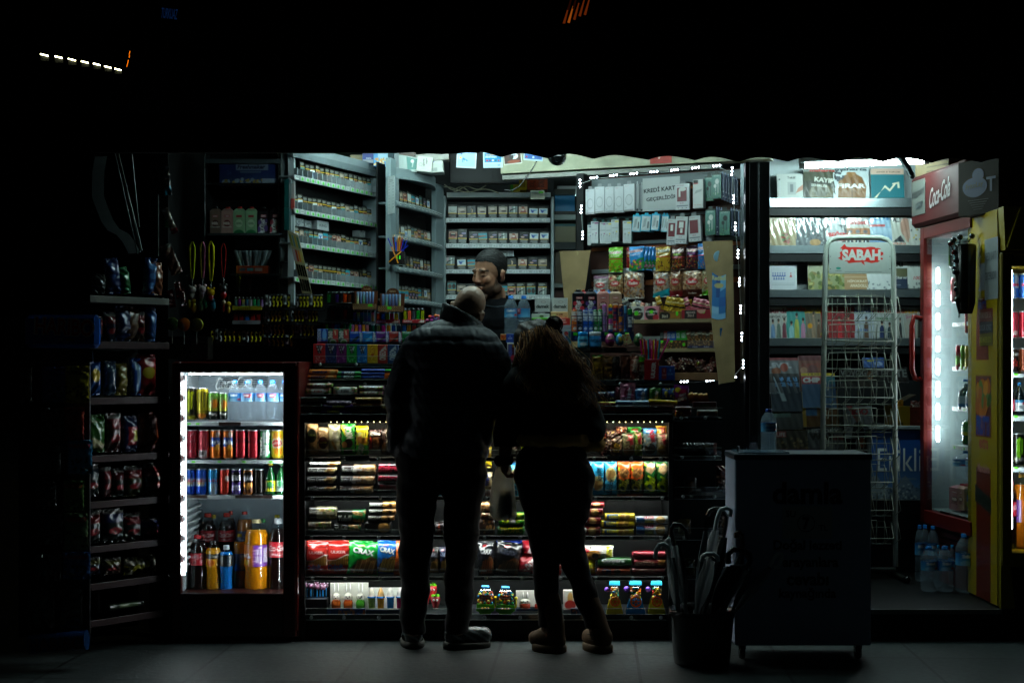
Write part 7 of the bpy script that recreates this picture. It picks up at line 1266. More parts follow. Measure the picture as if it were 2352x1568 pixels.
sg_.panel(X(x0,d)+.002,Z(y1,d)+.002,X(x1,d)-.002,Z(y0,d)-.002,Y(d)-.0128,art(.36,.18,'a4aca8',[Po(bl_,'c02c24'),Po([(.17,.8),(.25,.96),(.3,.8)],'c02c24'),Po([(.52,.35),(.58,.26),(.55,.42)],'c02c24'),nb('SABAH',.52,.6,.36,'b8c0bc',0,.62,.05),El(.15,.17,.04,.04,'208878'),nb('TURKUVAZ',.15,.09,.025,'203030',0,.1),Rc(.25,.055,.85,.065,'404848'),El(.02,.55,.008,.014,'303838'),El(.98,.55,.008,.014,'303838'),El(.02,.15,.008,.014,'303838'),El(.98,.15,.008,.014,'303838')],.0017,240),CD)
NS.append(('sign_board',sg_))
def wire(mb,P,r=.0026,c='8a9084'):mb.tube(P,r,c,EN,6)
for k_ in range(9):
 w=MB();yb=676+k_*64.;xa,xb=1897,2047;yo=.085
 F=lambda x,y,o:(X(x,d),Y(d)-o,Z(y,d))
 wire(w,[F(xa,yb+10,0),F(xa-9,yb+42,yo),F(1962,yb+44,yo+.01),F(xb-3,yb+44,yo),F(xb,yb+12,0)],.0034);wire(w,[F(xa,yb+22,0),F(xb,yb+22,0)],.003);wire(w,[F(xa,yb+60,0),F(xb,yb+60,0)],.0034)
 wire(w,[F(xa-3,yb+28,yo),F(xa+2,yb+6,yo*.7),F(xb-40,yb+4,yo*.7),F(xb-36,yb+60,.01)])
 for j in range(5):
  x=xa+14+j*30.;wire(w,[F(x,yb-4,.0),F(x+1,yb+56,.0)],.0022);wire(w,[F(x-4,yb+62,.0),F(x+4,yb+46,yo*.9),F(x+8,yb+6,yo*.75),F(x+24,yb+6,yo*.75),F(x+29,yb+44,yo),F(x+22,yb+62,.0)],.0022)
 NS.append(('wire_basket',w))
b=MB()
for x in(1889,2057):wire(b,[(X(x,d),Y(d)-.25,.175),(X(x,d),Y(d)+.2,.175)],.014,'20221f');b.sphere((X(x,d),Y(d)-.24,.178),.02,'101010',GL,10);b.sphere((X(x,d),Y(d)+.19,.178),.02,'101010',GL,10)
wire(b,[(X(1889,d),Y(d),.2),(X(2057,d),Y(d),.2)],.014,'5a605c');NS.append(('wheel_base',b))
FX('newspaper_stand','empty wire newspaper stand with red splash sign on its tube frame','newspaper stand',NS)
#  red fridge, door turned to the left
RF_=Surf(2125,8.25,2240,7.55);RP=[]
def rz(y,px):return Z(y,RF_.d(px))
z0_,z1_=rz(1198,2125),rz(524,2125)
b=MB();sb(b,RF_,2120,2240,.158,z0_-.002,.5,'5a1410',EN);
for i in range(8):sb(b,RF_,2160,2236,.3+.035*i,.312+.035*i,.004,'1c0606','dark',off=-.0015)
RP.append(('base',b))
for nm,xs,zs in[('side',(2125,2133),(z0_,z1_)),]:
 b=MB();sb(b,RF_,*xs,*zs,.05,'58120e',EN,off=-.03);sb(b,RF_,2125,2240,z1_-.065,z1_,.05,'58120e',EN,off=-.0285);sb(b,RF_,2125,2240,z0_,z0_+.075,.05,'6a1612',EN,off=-.0285);RP.append(('door_frame',b,[]))
b=MB();sb(b,RF_,2120,2240,z0_,z1_,.02,'b4c4c4',EN,off=.42);sb(b,RF_,2120,2124,z0_,z1_,.42,'a8bcbc',EN);sb(b,RF_,2120,2240,z1_-.06,z1_-.03,.42,'c0cccc',EN,off=.02);sb(b,RF_,2120,2240,z0_+.06,z0_+.08,.42,'8a9898',EN,off=.02);RP.append(('cabinet_lining',b))
b=MB();sb(b,RF_,2133,2240,z0_+.07,z1_-.06,.004,'ffffff','glass',off=-.02);RP.append(('glass_pane',b))
b=MB();sb(b,RF_,2114,2240,z1_+.004,z1_+.30,.55,'3c0a0a',MT,off=-.06,ch=.02);RP.append(('header',b))
hd=MB();A_=RF_.pt(2133);
for t,c,x_,z_,h_,mw,sh in[('Coca-Cola','8c8484',.33,z1_+.16,.11,.30,.35)]:
 m=MB();LT(m,t,x_,z_,h_,-.002,c,CD,8,mw,sh,.015);m.xf(MTr((A_[0]-.062*sin(-RF_.ang)*0,A_[1],0))@MRo(RF_.ang,4,'Z')@MTr((0,-.062,0)));hd=m
RP.append(('header_lettering',hd))
m=MB();m.box(.0,-.064,z1_+.07,.20,-.0615,z1_+.27,'50524e','paper');LT(m,'KREDİ KARTI',.1,z1_+.20,.045,-.065,'141820',CD,4,.185,0,.02);LT(m,'GEÇER',.12,z1_+.12,.045,-.065,'141820',CD,4,.11,0,.02);m.xf(MTr((RF_.pt(2119)[0],RF_.pt(2119)[1],0))@MRo(RF_.ang,4,'Z'));RP.append(('payment_notice',m))
b=MB();q0=RF_.pt(2128);n_=arr([sin(RF_.ang),-cos(RF_.ang)]);hz=[rz(728,2125),rz(735,2125),rz(860,2125),rz(868,2125)]
b.tube([(*(q0+n_*.03),hz[0]-.01),(*(q0+n_*.075),hz[0]),(*(q0+n_*.085),hz[1]-.03),(*(q0+n_*.085),hz[2]+.03),(*(q0+n_*.07),hz[3]),(*(q0+n_*.03),hz[3]-.01)],.017,'701410',GL,12);RP.append(('handle',b))
b=MB()
for k_,py in enumerate([633,685,738,790,842,893,945,980+16]):
 q=RF_.pt(2137)-n_*.045
 for j in(-1,0,1):pass
 zc=Z(py,RF_.d(2150)+.1);b.box(q[0]-.008,q[1]-.01,zc-.045,q[0]+.008,q[1]+.01,zc+.045,'eef8ff','ledrack',.006)
RP.append(('led_strip',b))
for py in(738,843,940-2,1021+8,):
 b=MB();sb(b,RF_,2148,2240,rz(py+9,2200),rz(py,2200),.3,'a8b8b4',EN,off=.1);l=MB();A2=RF_.pt(2150);sb(l,RF_,2150,2240,rz(py+9,2200),rz(py-1,2200),.004,'a0b0ac',CD,off=.095,img=tags(8,.5,.025,'a8b8b4','58c038'));RP.append(('shelf',b,[('price_strip',l)]))
FX('drinks_fridge','tall red drinks fridge with glass door, turned sideways in shadow','fridge',RP)
RS=Surf(2140,8.35,2240,7.78)
LR=Row('U',RS,'in red fridge on the right','drinks in the red fridge',yaw=0)
LR('can',(368,522,424,640),'pink red can at top edge','a84858',off=.0);LR('can',(195,590,235,830),'tall black and lime can','18281c',[Rc(.3,.1,.5,.9,'80c020')]);LR('can',(235,590,290,826),'tall teal can','1c6870',[Rc(.2,.2,.5,.8,'50b0b8')]);LR('can',(290,560,350,820),'tall pale can','8098a0',[])
LR('can',(198,915,272,1145),'red can with white block, left','9a2030',[Rc(.1,.05,.5,.3,'c0b8b8'),Rc(.2,.6,.8,.8,'b04858')]);LR('can',(275,910,330,1140),'red can in the middle','9a2030',[]);
LR('can',(342,1218,376,1420),'slim red can','a02c30',[]);LR('can',(382,1222,424,1412),'slim maroon can','701c20',[])
LS=Row('L',RS,'in red fridge on the right','drinks in the red fridge')
for x0,x1,c,nm in[(566,592,'b02838','red and green'),(592,620,'70a018','lime'),(618,642,'b8a818','yellow'),(642,668,'409028','green')]:LS('can',(x0,38,x1,180),nm+' slim can on middle shelf',c,[El(.5,.4,.4,.2,'80c040')]if x0==566 else[])
for x0,x1,sh,c,bgc,nm in[(573,612,'beer','0c3828','a8b8c0','dark green mineral water bottle, left'),(620,650,'beer','0c3828','a8b8c0','dark green mineral water bottle, middle'),(646,672,'beer','302018','a0a090','brown mineral water bottle')]:LS(BO,(x0,228,x1,395),nm,bgc,[Rc(0,0,1,.3,'2868a0')],shape=sh,liq=c,cap='2868b0' if x0<640 else 'c8c8c0')
LS(BO,(583,430,645,588),'green soft drink bottle','b0a820',[Rc(0,.4,1,1,'1c7828')],shape='big',liq='186818',cap='20701c');LS(BO,(640,430,672,588),'green bottle half hidden by yellow fridge','a02828',[],shape='cola',liq='14501c',cap='20701c')
LS(BO,(526,618,605,770),'water bottle on low shelf, left','1c70a8',er,shape='water',cap='2080c8');LS(BO,(600,618,672,765),'water bottle on low shelf, right','1c70a8',er,shape='water',cap='2080c8')
LS('juicebox',(540,795,600,940),'pink milkshake carton on fridge floor','b87880',ms(),cap='a82028');LS('juicebox',(585,800,622,938),'peach milkshake carton on fridge floor','b89078',ms(),cap='a82028');LS(BO,(618,765,668,938),'light green soda bottle on fridge floor','98b020',[El(.5,.7,.4,.3,'2050a0')],shape='beer',liq='1c7c24',cap='38902c')
#  yellow fridge, nearer, with printed side
YD=7.1;YP=[];xl=X(2300,YD);b=MB()
zt=2.163;zi0,zi1=Z(1268,YD),Z(612,YD)
b.box(xl,Y(YD)+.05,.16,xl+.05,Y(7.62),zt,'a88c10',EN,.008);b.box(xl+.05,Y(YD)+.05,zi1,xl+.62,Y(7.62),zt-.001,'a88c10',EN,.004);b.box(xl+.05,Y(YD)+.05,.161,xl+.62,Y(7.62),zi0,'a88c10',EN,.004);b.box(xl+.05,Y(7.55),zi0,xl+.62,Y(7.619),zi1,'98a4a8',EN,.002)
YP.append(('cabinet',b))
fp=MB();
import_side=[Rc(.30,.0,.78,.34,'6c2414'),Rc(.28,.42,.8,.58,'742a14'),Po([(.36,.78),(.62,.78),(.68,.71),(.72,.62),(.3,.62),(.3,.71)],'742a14'),Rc(.42,.82,.6,.87,'a0a8b0'),Po([(.38,.80),(.6,.8),(.56,.84),(.46,.84)],'98a0a8'),El(.5,.52,.2,.05,'c06818'),Sc(16,.08,('b86018','c88020','58702c'),.32,.48,.75,.56),nb('FRUTTI',.52,.45,.05,'2c4898',0,.44,.08),nb('FRUTTI',.5,.76,.022,'2c4898',0,.26,.05),nb('extra',.55,.405,.03,'b04838',0,.3,.03),nb('Mandalina',.55,.34,.022,'c08078',0,.4),Po([(.26,.295),(.8,.265),(.8,.225),(.26,.25)],'202820')]
side=art(.52,2.0,'a88c10',import_side,.006,360);H_,W_=side.shape[:2];P=np.zeros((H_,W_,3));P[...,0]=xl-.0015;P[...,1]=lsp(Y(7.615),Y(YD)+.055,W_)[None];P[...,2]=lsp(.165,zt-.004,H_)[:,None]
fp.grid(P,side,GL,False);st=MB();
def sidebox(mb,y0,y1,z0,z1,c,o=.003):mb.box(xl-o,y0,z0,xl-o+.001,y1,z1,c,CD,.0002)
sidebox(st,Y(7.22),Y(7.42),1.60,1.665,'7a2018');sidebox(st,Y(7.22),Y(7.42),1.54,1.598,'1c2838');sidebox(st,Y(7.22),Y(7.42),1.475,1.538,'6a6018');sidebox(st,Y(7.14),Y(7.34),1.71,2.02,'8a9090')
YP.append(('side_print',fp));YP.append(('stickers',st))
for t,z_,h_,c,yy,mw in[('TURKIYEDE ILK',1.632,.03,'b0a090',7.32,.18),('SOGUK ICINIZ',1.568,.03,'8a949c',7.32,.18),('SADE MADEN SUYU',1.506,.03,'b8b040',7.32,.18),('KREDI KARTI',1.93,.04,'40484c',7.24,.17),('GECERLIDIR',1.83,.04,'40484c',7.24,.17)]:
 m=MB();LT(m,t,0,z_,h_,-.0005,c,CD,0,mw);m.xf(MTr((xl-.0045,Y(yy),0))@MRo(-PI/2,4,'Z'));YP.append(('sticker_lettering',m))
dr=MB();zb,zg0,zg1=Z(1325,YD),Z(1268,YD),Z(612,YD)
dr.box(xl+.002,Y(YD),Z(1300,YD),xl+.055,Y(YD)+.048,Z(580,YD),'7c6a0c',EN,.006);dr.box(xl+.055,Y(YD)+.001,Z(1300,YD),xl+.6,Y(YD)+.048,zg0,'7c6a0c',EN,.004);dr.box(xl+.055,Y(YD)+.001,zg1,xl+.6,Y(YD)+.048,Z(580,YD),'7c6a0c',EN,.004)
dr.box(xl+.018,Y(YD)-.022,Z(980,YD),xl+.026,Y(YD)-.012,Z(850,YD),'0a0a08',GL,.003);YP.append(('door_frame',dr))
b=MB();b.box(xl+.055,Y(YD)+.02,zg0,xl+.6,Y(YD)+.024,zg1,'ffffff','glass');YP.append(('glass_pane',b))
for py in(857,963,1056.5,1074+0,):
 if py==1074:continue
for py in(857,956,1071.5,1068+0):
 pass
for y0,y1 in((858,866),(955,966),(1072,1083)):
 b=MB();d_=YD+.1;pb(b,2314,y0,2390,y1,d_,.006,'b0bcc0',CD);pb(b,2314,y1-2,2390,y1+1,d_+.007,.35,'98a4a8',EN);g_=MB();pb(g_,2330,y0-1,2338,y0+4,d_-.002,.001,'58c828',CD);YP.append(('shelf',b,[('price_dot',g_)]))
b=MB();pts=[(xl+.01,Z(575,YD)),(xl+.6,Z(575,YD)),(xl+.6,zt),(xl+.0,zt)];b.prism(pts,Y(YD)-.03,Y(YD)+.048,'a08a10',EN);b.tube([(xl+.02,Y(YD)-.032,Z(570,YD)),(xl+.045,Y(YD)-.04,Z(530,YD)),(xl+.085,Y(YD)-.036,zt-.01)],.006,'c0a818',GL);YP.append(('header',b))
b=MB();b.box(xl+.1,Y(YD)-.033,Z(566,YD),xl+.4,Y(YD)-.031,Z(483,YD),'70787a','paper');LT(b,'KREDİ',xl+.2,Z(520,YD),.06,Y(YD)-.034,'10141a',CD,0,.17,0,.03);YP.append(('payment_notice',b))
b=MB();b.box(xl+.02,Y(YD)+.02,.16,xl+.6,Y(YD)+.05,Z(1305,YD),'0a0a06','dark');
for i in range(5):b.box(xl+.08,Y(YD)+.012,.2+i*.045,xl+.6,Y(YD)+.02,.215+i*.045,'18160a','dark')
b.prism([(xl,.16),(xl+.07,.16),(xl+.045,Z(1290,YD)),(xl,Z(1290,YD))],Y(YD)+.004,Y(YD)+.03,'7a6a0c',EN);YP.append(('base',b))
b=MB();b.box(xl+.060,Y(YD)+.03,Z(1215,YD),xl+.066,Y(YD)+.036,Z(620,YD),'e8f4ff','ledside',.001);YP.append(('led_strip',b))
FX('drinks_fridge','tall yellow drinks fridge with bottle print on its side, at right edge','fridge',YP)
YR=Row('L',YD+.13,'in yellow fridge at right edge','drinks in the yellow fridge')
YR('can',(876,-75+68-52,912,190),'blue and silver slim can, left','a0a8b0',[Po([(0,.5),(1,.5),(1,1),(0,1)],'1858b0'),Rc(.2,.45,.8,.55,'c03040')],z=Z(857,YD+.13))if False else None
YU=Row('U',YD+.13,'in yellow fridge at right edge','drinks in the yellow fridge')
rbk=lambda:[Po([(0,.42),(.5,.42),(.5,1),(0,1)],'1c68b0'),Po([(.5,0),(1,0),(1,.42),(.5,.42)],'1c58a8'),Rc(.1,.5,.9,.6,'b03048')]
YU('can',(760,880,858,1106),'blue and silver can on top shelf, left','90a0b0',rbk());YU('can',(860,880,960,1106),'blue and silver can on top shelf, right','2058a8',[Rc(.1,.5,.9,.6,'b03048')])
YU('can',(762,1218,848,1458),'tall red can on second shelf, left','98182c',[Rc(.3,.08,.8,.25,'c0b0b0'),Rc(.35,.3,.8,.9,'a83848')]);YU('can',(856,1218,946,1458),'tall red can on second shelf, right','98182c',[Rc(.3,.08,.8,.25,'c0b0b0')])
YR('can',(874,56,930,188),'black coffee can with red star','28201c',[Po([(.3,.2),(.5,.6),(.7,.2),(.2,.45),(.8,.45)],'b03028'),nb('presso',.5,.75,.12,'c0c0c0',0,.9)]);YR('can',(932,56,985,188),'brown coffee can at frame edge','6a3018',[])
YR(BO,(872,240,906,422),'dark bottle with pink label','a03848',[],shape='beer',liq='140c0c',cap='902028');YR(BO,(908,245,960,422),'dark bottle with white label and red crescent','c0c8cc',[Rc(0,.75,1,1,'2878a8'),nb('KIZIL',.45,.4,.24,'304858',0,.5,.04),El(.7,.7,.12,.12,'b82030')],shape='beer',liq='0c181c',cap='2878b0')
YR('can',(868,528,888,698),'red can edge on third shelf','98182c',[]);YR('can',(888,522,962,700),'black can with green claw mark','101410',[Po([(.3,.85),(.4,.85),(.38,.4),(.34,.25)],'80d020'),Po([(.48,.88),(.58,.88),(.56,.35),(.5,.2)],'80d020'),Po([(.66,.85),(.76,.85),(.7,.4),(.66,.3)],'80d020'),nb('MONSTER',.5,.2,.08,'c0c4c0',0,.9,.04)])
YR(BO,(864,870-90,920,1150),'cola bottle with red label','a01c28',[nb('Coca-Cola',.5,.6,.3,'e0d8d8',0,.8,.02,.3)],shape='cola',liq='120806',cap='a82028');YR(BO,(905,745,1000,1155),'big orange drink bottle with purple label','5a2880',[Rc(.3,0,.7,1,'c06820')],shape='big',liq='b05c10',cap='8a6820')
W1=Row('Q',8.0,'in back row on raised floor','water bottles on the raised floor',shape='water',cap='2070b8')
for i,(x0,x1)in enumerate([(146,212),(204,300),(262,362),(330,470)]):W1(BO,(x0 if i else 146,672+4*i,x1 if i>0 else 232,1212),'tall shrink wrapped water bottle','1c5c90',er,z=.16,off=.03*(i%2))
W2=Row('Q',7.62,'in front row on raised floor','water bottles on the raised floor',shape='water',cap='2070b8')
W2(BO,(208,868,355,1286),'frosty short water bottle','1c5080',er,z=.16);W2(BO,(350,866,500,1292),'frosty short water bottle with turned label','1c5080',er,z=.16);W2(BO,(498,745,668,1330),'largest single water bottle beside yellow fridge','12486c',er,z=.16,off=-.05)
W3=Row('Q',7.8,'between the rows on raised floor','water bottles on the raised floor',shape='water',cap='3090c8');W3(BO,(316,852,390,1250),'half hidden water bottle, left','1c5080',er,z=.16);W3(BO,(446,848,520,1250),'half hidden water bottle, right','1c5080',er,z=.16)
q=MB();sf=Surf(RX('M',1592),7.5,RX('M',1905),7.25);zt_,zb2=Z(RY('M',178),7.7),Z(RY('M',585),7.72);sb(q,sf,RX('M',1592),RX('M',1905),zb2,zt_,.3,'2c2216',MT,ch=.003);lt=MB();m=MB();Ls=float(nrm_(sf.pt(RX('M',1905))-sf.pt(RX('M',1592))))
m.add([(Ls*.42+.085*cos(t),-.0015,zb2+.15+.045*sin(t)*(1.3 if sin(t)<0 else 1))for t in lsp(0,2*PI,24,False)],[list(range(24))],'30365c',CD,False);m.add([(Ls*.5+.04*cos(t),-.0017,zb2+.205+.035*sin(t))for t in lsp(0,2*PI,16,False)],[list(range(16))],'30365c',CD,False)
LT(m,'FritoLay',Ls*.42,zb2+.15,.035,-.002,'3c3428',CD,6,.15,.15,.02);LT(m,'T',Ls*.82,zb2+.15,.075,-.0015,'4a4c60',CD,0,.07,0,.02)
for i in range(5):m.box(Ls*.25+.01*i,-.002,zb2+.075-i*.012,Ls*.75-.01*i,-.001,zb2+.078-i*.012,'585048',CD,.0002)
m.xf(MTr((*sf.pt(RX('M',1592)),0))@MRo(sf.ang,4,'Z'))
FX('cardboard_box','tall cardboard box with dark blue round logo over the fridges','cardboard box',[('box',q),('print',m)])
q=MB();sf=Surf(RX('M',1262),8.3,RX('M',1520),8.05);sb(q,sf,RX('M',1262),RX('M',1520),Z(RY('M',340),8.2),Z(RY('M',70),8.2),.35,'75654c',CD,ch=.003);m=MB();zb2=Z(RY('M',340),8.2);LT(m,'26',.11,zb2+.27,.09,-.002,'3a4468',CD,0,.08,0,.02);LT(m,'ROMERO',.25,zb2+.2,.02,-.002,'3c3a38',CD,0,.18)
for i in range(3):m.box(.1,-.002,zb2+.1+i*.025,.28,-.001,zb2+.105+i*.025,'4a4438',CD,.0002)
m.xf(MTr((*sf.pt(RX('M',1262)),0))@MRo(sf.ang,4,'Z'))
FX('cardboard_box','brown carton with blue number lying above the red fridge header','cardboard box',[('box',q),('print',m)])
lp=MB();d=7.45;xc=xl-.055;lp.lathe([(.035,Z(RY('U',1240),d)),(.05,Z(RY('U',1150),d)),(.055,Z(RY('U',640),d)),(.05,Z(RY('U',622),d)),(.0003,Z(RY('U',622),d))],'14150e',GL,18,(xc-.012,Y(d),0));FX('lollipop_holder','dark upright holder of lollipops hanging on the yellow fridge','lollipop holder',[('holder',lp)])
for i,(x,y,c)in enumerate([(303,560,'101c14'),(258,583,'14201c'),(241,612,'4a1410'),(322,680,'101828'),(262,692,'4c1414'),(312,740,'38140c'),(268,768,'0c1424'),(318,826,'1c2010'),(274,838,'101828'),(258,872,'0c1428'),(325,908,'200c18'),(292,975,'181c14'),(336,990,'20240c'),(282,1022,'0c2028'),(340,1078,'1c280c'),(276,1120,'18240c'),(318,1132,'14200c'),(434,545,'101014')]):
 m=MB();zz=Z(RY('U',y),d);xx=X(RX('U',x),d);m.sphere((0,0,0),.0155,c,GL,14);s=MB();s.tube([(0,0,0),((xl-.10-xx)*.85,.01,-.085 if i<17 else-.1)],.0028,'0c0c10',GL,6)
 thing('lollipop',['green black','dark green','dark red','navy','deep red','brown','blue black','olive','slate blue','midnight','plum','grey green','moss','petrol','grass','bottle green','pine','black'][i]+' ball lollipop sticking out','lollipop',[('sweet',m),('stick',s)],'of holder on the yellow fridge','ball lollipops in the dark holder',(xx,Y(d)-.02+.02*(i%3),zz))
 #  small red drinks fridge, left
DF=7.05;FP=[];fx0,fx1=X(395,DF),X(684,DF);gx0,gx1=X(415,DF),X(650,DF);gz0,gz1=Z(1362,DF),Z(855,DF);ft=Z(830,DF)
b=MB();y=Y(DF)
b.box(fx0,y+.045,.02,fx0+.03,y+.5,ft,'58120e',EN,.004);b.box(X(652,DF),y+.045,.02,fx1+.0,y+.5,ft,'58120e',EN,.004);b.box(fx0+.03,y+.046,gz1+.005,X(652,DF),y+.5,ft-.001,'58120e',EN,.003);b.box(fx0+.03,y+.046,.021,X(652,DF),y+.5,gz0-.004,'30100c',EN,.003);FP.append(('cabinet',b))
b=MB();b.box(gx0-.012,y+.44,gz0-.003,X(652,DF),y+.455,gz1+.004,'8c9ca4',EN);b.box(gx0-.014,y+.047,gz0-.003,gx0-.008,y+.44,gz1+.004,'a0acb0',EN);b.box(X(651,DF),y+.047,gz0-.003,X(652,DF)+.002,y+.44,gz1+.004,'a0acb0',EN)
for i in range(9):z=gz0+.12+i*.034;b.box(gx0-.008,y+.08,z,gx0+.012,y+.42,z+.013,'c0c8cc',EN)
for i in range(5):b.box(X(500+3,DF+.4),y+.432,Z(866+5*i,DF+.4),X(612,DF+.4),y+.44,Z(869+5*i,DF+.4),'3c444a','dark')
FP.append(('cabinet_lining',b))
b=MB();b.box(fx0,y,.03,gx0,y+.043,ft-.004,'3c0c0a',EN,.004);b.box(gx1,y,.03,fx1-.01,y+.043,ft-.004,'3c0c0a',EN,.004);b.box(gx0,y+.001,gz1,gx1,y+.042,ft-.004,'3c0c0a',EN,.003);b.box(gx0,y+.001,.03,gx1,y+.042,gz0,'200908',EN,.003);b.box(X(678,DF),y-.004,.06,X(684,DF),y,ft-.02,'701814',GL,.001);FP.append(('door_frame',b))
b=MB();b.box(gx0,y+.02,gz0,gx1,y+.024,gz1,'ffffff','glass');lt=MB();LT(lt,'Coca-Cola',X(537,DF),Z(878,DF),.062,y+.018,'788080','plastic',5,.185,.3,.012);FP.append(('glass_pane',b,[('door_lettering',lt)]))
for py,nt in((969,[(430,438),(450,458)]),(1056,[(440,448),(500,508),(556,564),(618,626)]),(1137,[])):
 d_=DF+.09;b=MB();b.box(gx0-.006,Y(d_),Z(py+3,d_)-.003,X(651,DF),y+.43,Z(py+3,d_),'a8b0b4',EN);l=MB();pb(l,418,py,649,py+8,d_-.004,.004,'b4bcc0',CD)
 for a,c in nt:pb(l,a,py+2,c,py+6,d_-.006,.002,'58c828',CD)
 if py==969:pb(l,502,py,553,py+8,d_-.007,.003,'2a1c18',CD)
 if py==1137:pb(l,424,py,476,py+7,d_-.007,.003,'2a1c18',CD);pb(l,540,py,626,py+7,d_-.007,.003,'2a1c18',CD)
 FP.append(('shelf',b,[('price_strip',l)]))
b=MB();b.box(gx0-.002,y+.045,Z(1325,DF),gx0+.012,y+.055,Z(862,DF),'d8e0e4',EN);L3=MB();z=Z(1320,DF)
k_=0
while z<Z(866,DF):
 if k_%8<5:L3 .box(gx0+.001,y+.040,z-.0055,gx0+.009,y+.0449,z+.0055,'f0faff','ledside',.001)
 z+=.0125;k_+=1
FP.append(('led_strip',b,[('led_bulb',L3)]))
b=MB();b.box(X(650.5,DF),y+.047,gz0+.02,X(651.5,DF),y+.06,gz1-.02,'f0faff','ledside');FP.append(('led_strip',b))  # extra strip added out of sight behind the frame to brighten the interior
b=MB();b.box(gx0+.013,y+.05,gz0+.1,gx0+.015,y+.06,gz1-.02,'e8f6ff','ledsoft');FP.append(('led_strip',b))  # extra glowing bar added beside the bulbs to brighten the interior
b=MB();b.box(gx0+.02,y+.09,gz1-.012,X(640,DF),y+.105,gz1-.004,'f0faff','ledside');FP.append(('top_light',b))
FX('drinks_fridge','small dark red countertop high drinks fridge, brightly lit inside','fridge',FP)
F1=Row('F',7.16,'on top shelf of small red fridge','drinks in the small red fridge')
cl=lambda c:[Po([(.22,.88),(.34,.88),(.34,.5),(.3,.3),(.26,.5)],c),Po([(.44,.9),(.56,.9),(.54,.4),(.5,.18),(.46,.4)],c),Po([(.66,.88),(.78,.88),(.74,.5),(.7,.3),(.66,.5)],c)]
F1('can',(38,222,122,418),'black can with yellow claw mark','15150e',cl('b8c018')+[Rc(0,0,1,.1,'a8a018'),nb('WHITE PINE',.5,.05,.05,'202010',0,.9)]);F1('can',(121,225,193,418),'yellow can with black claw mark','a89a20',cl('4c4818')+[Rc(0,0,1,.2,'3c3020'),El(.5,.12,.3,.08,'c07020'),nb('MONSTER',.5,.25,.05,'302c10',0,.9)]);
cy=[('g',0,0,1,1,'b09820','509040'),Rc(0,0,1,.34,'181c18'),nb('Cappy',.5,.24,.1,'e8e8e0',0,.75,.04),El(.6,.6,.3,.16,'c87018'),nb('AROMA',.35,.65,.12,'a8b880',88,.4)]
F1('can',(189,250,259,422),'green and black juice can, left','509040',cy);F1('can',(259,254,308,420),'green and black juice can, right','509040',cy)
e2=[('g',0,0,1,1,'90c8e8','1080d0'),nb('100',.55,.66,.26,'e8e8f0',0,.3,.05),Po([(.25,.9),(.8,.9),(.75,.45),(.3,.5)],'c02030'),nb('100',.52,.7,.24,'f0e8e8',0,.32,.05)]
for i,(x0,x1)in enumerate([(306,385),(385,468),(468,540),(540,615),(610,676)]):F1(BO,(x0,180,x1,420),'water bottle with red 100 flag' if i in(1,2,3)else 'water bottle with turned label','1880c8',e2 if i in(1,2,3)else er,shape='water',cap='2080e0',off=.02 if i in(0,4)else 0)
F2=Row('F',7.16,'on second shelf of small red fridge','drinks in the small red fridge')
fa_=[Po([(0,.45),(.1,.75),(.9,.75),(1,.4)],'204898'),nb('FANTA',.5,.58,.16,'e8ecf0',-4,.85,.06),El(.7,.85,.16,.08,'c8b8b0'),El(.65,.4,.2,.1,'e8a030')]
kk=lambda:[nb('Coca-Cola',.5,.66,.2,'2c0c10',3,.95,.02,.25)]
for i,(x0,x1,c,nm,op)in enumerate([(57,129,'a82838','red can, wall side',[Sc(14,.08,('c88088','801820'),.4,.05,.9,.9)]),(130,201,'a02838','red can with white code panel',[Rc(.15,.05,.75,.3,'c8c0c0'),Rc(.25,.12,.6,.26,'403838'),Rc(.2,.4,.7,.9,'b04048')]),(203,275,'d06818','orange can with blue letters, left',fa_),(277,350,'d06818','orange can with blue letters, right',fa_),(351,423,'a81c28','red can with black script, left',kk()),(424,497,'a81c28','red can with black script, right',kk()),(498,568,'189040','green can with white upright lettering',[nb('Sprite',.5,.5,.5,'e0ece4',82,.95,.05)]),(566,645,'d8b818','yellow can with peach and red oval',[El(.5,.8,.3,.14,'e09030'),El(.5,.55,.44,.18,'d8d8c0'),El(.5,.55,.36,.13,'c02828'),nb('Lipton',.5,.55,.1,'f0e8e0',0,.6,.04),El(.6,.25,.3,.14,'e08820')])]):F2('can',(x0,475,x1,650),nm,c,op)
F3=Row('F',7.16,'on third shelf of small red fridge','drinks in the small red fridge')
rb3=[Po([(0,.35),(.5,.35),(.5,.65),(0,.65)],'a8b4c4'),Rc(0,.65,1,1,'2858b8'),Rc(0,0,1,.35,'1848b0'),nb('RedBull',.5,.56,.1,'c03048',0,.95,.04),El(.5,.44,.3,.04,'c8a050')]
F3('can',(46,708,116,866),'blue and silver can, wall side','a0b0c8',rb3);F3('can',(117,708,184,866),'blue and silver can beside it','a0b0c8',rb3);F3('can',(192,708,255,864),'light blue and silver can','2888c0',[Po([(.3,0),(.8,0),(.8,.45),(.3,.45)],'a8b8c4'),nb('RedBull',.5,.56,.1,'a83048',0,.95,.04)]);F3('can',(259,708,326,866),'plain red can with white mark','b83020',[El(.75,.65,.2,.12,'d0c8c0')])
xp=lambda c:[nb('NESCAFE',.5,.74,.08,'c8c8c8',0,.8),nb('xpress',.5,.62,.16,'e0e0e8',0,.9,.04),El(.5,.2,.38,.14,c)]
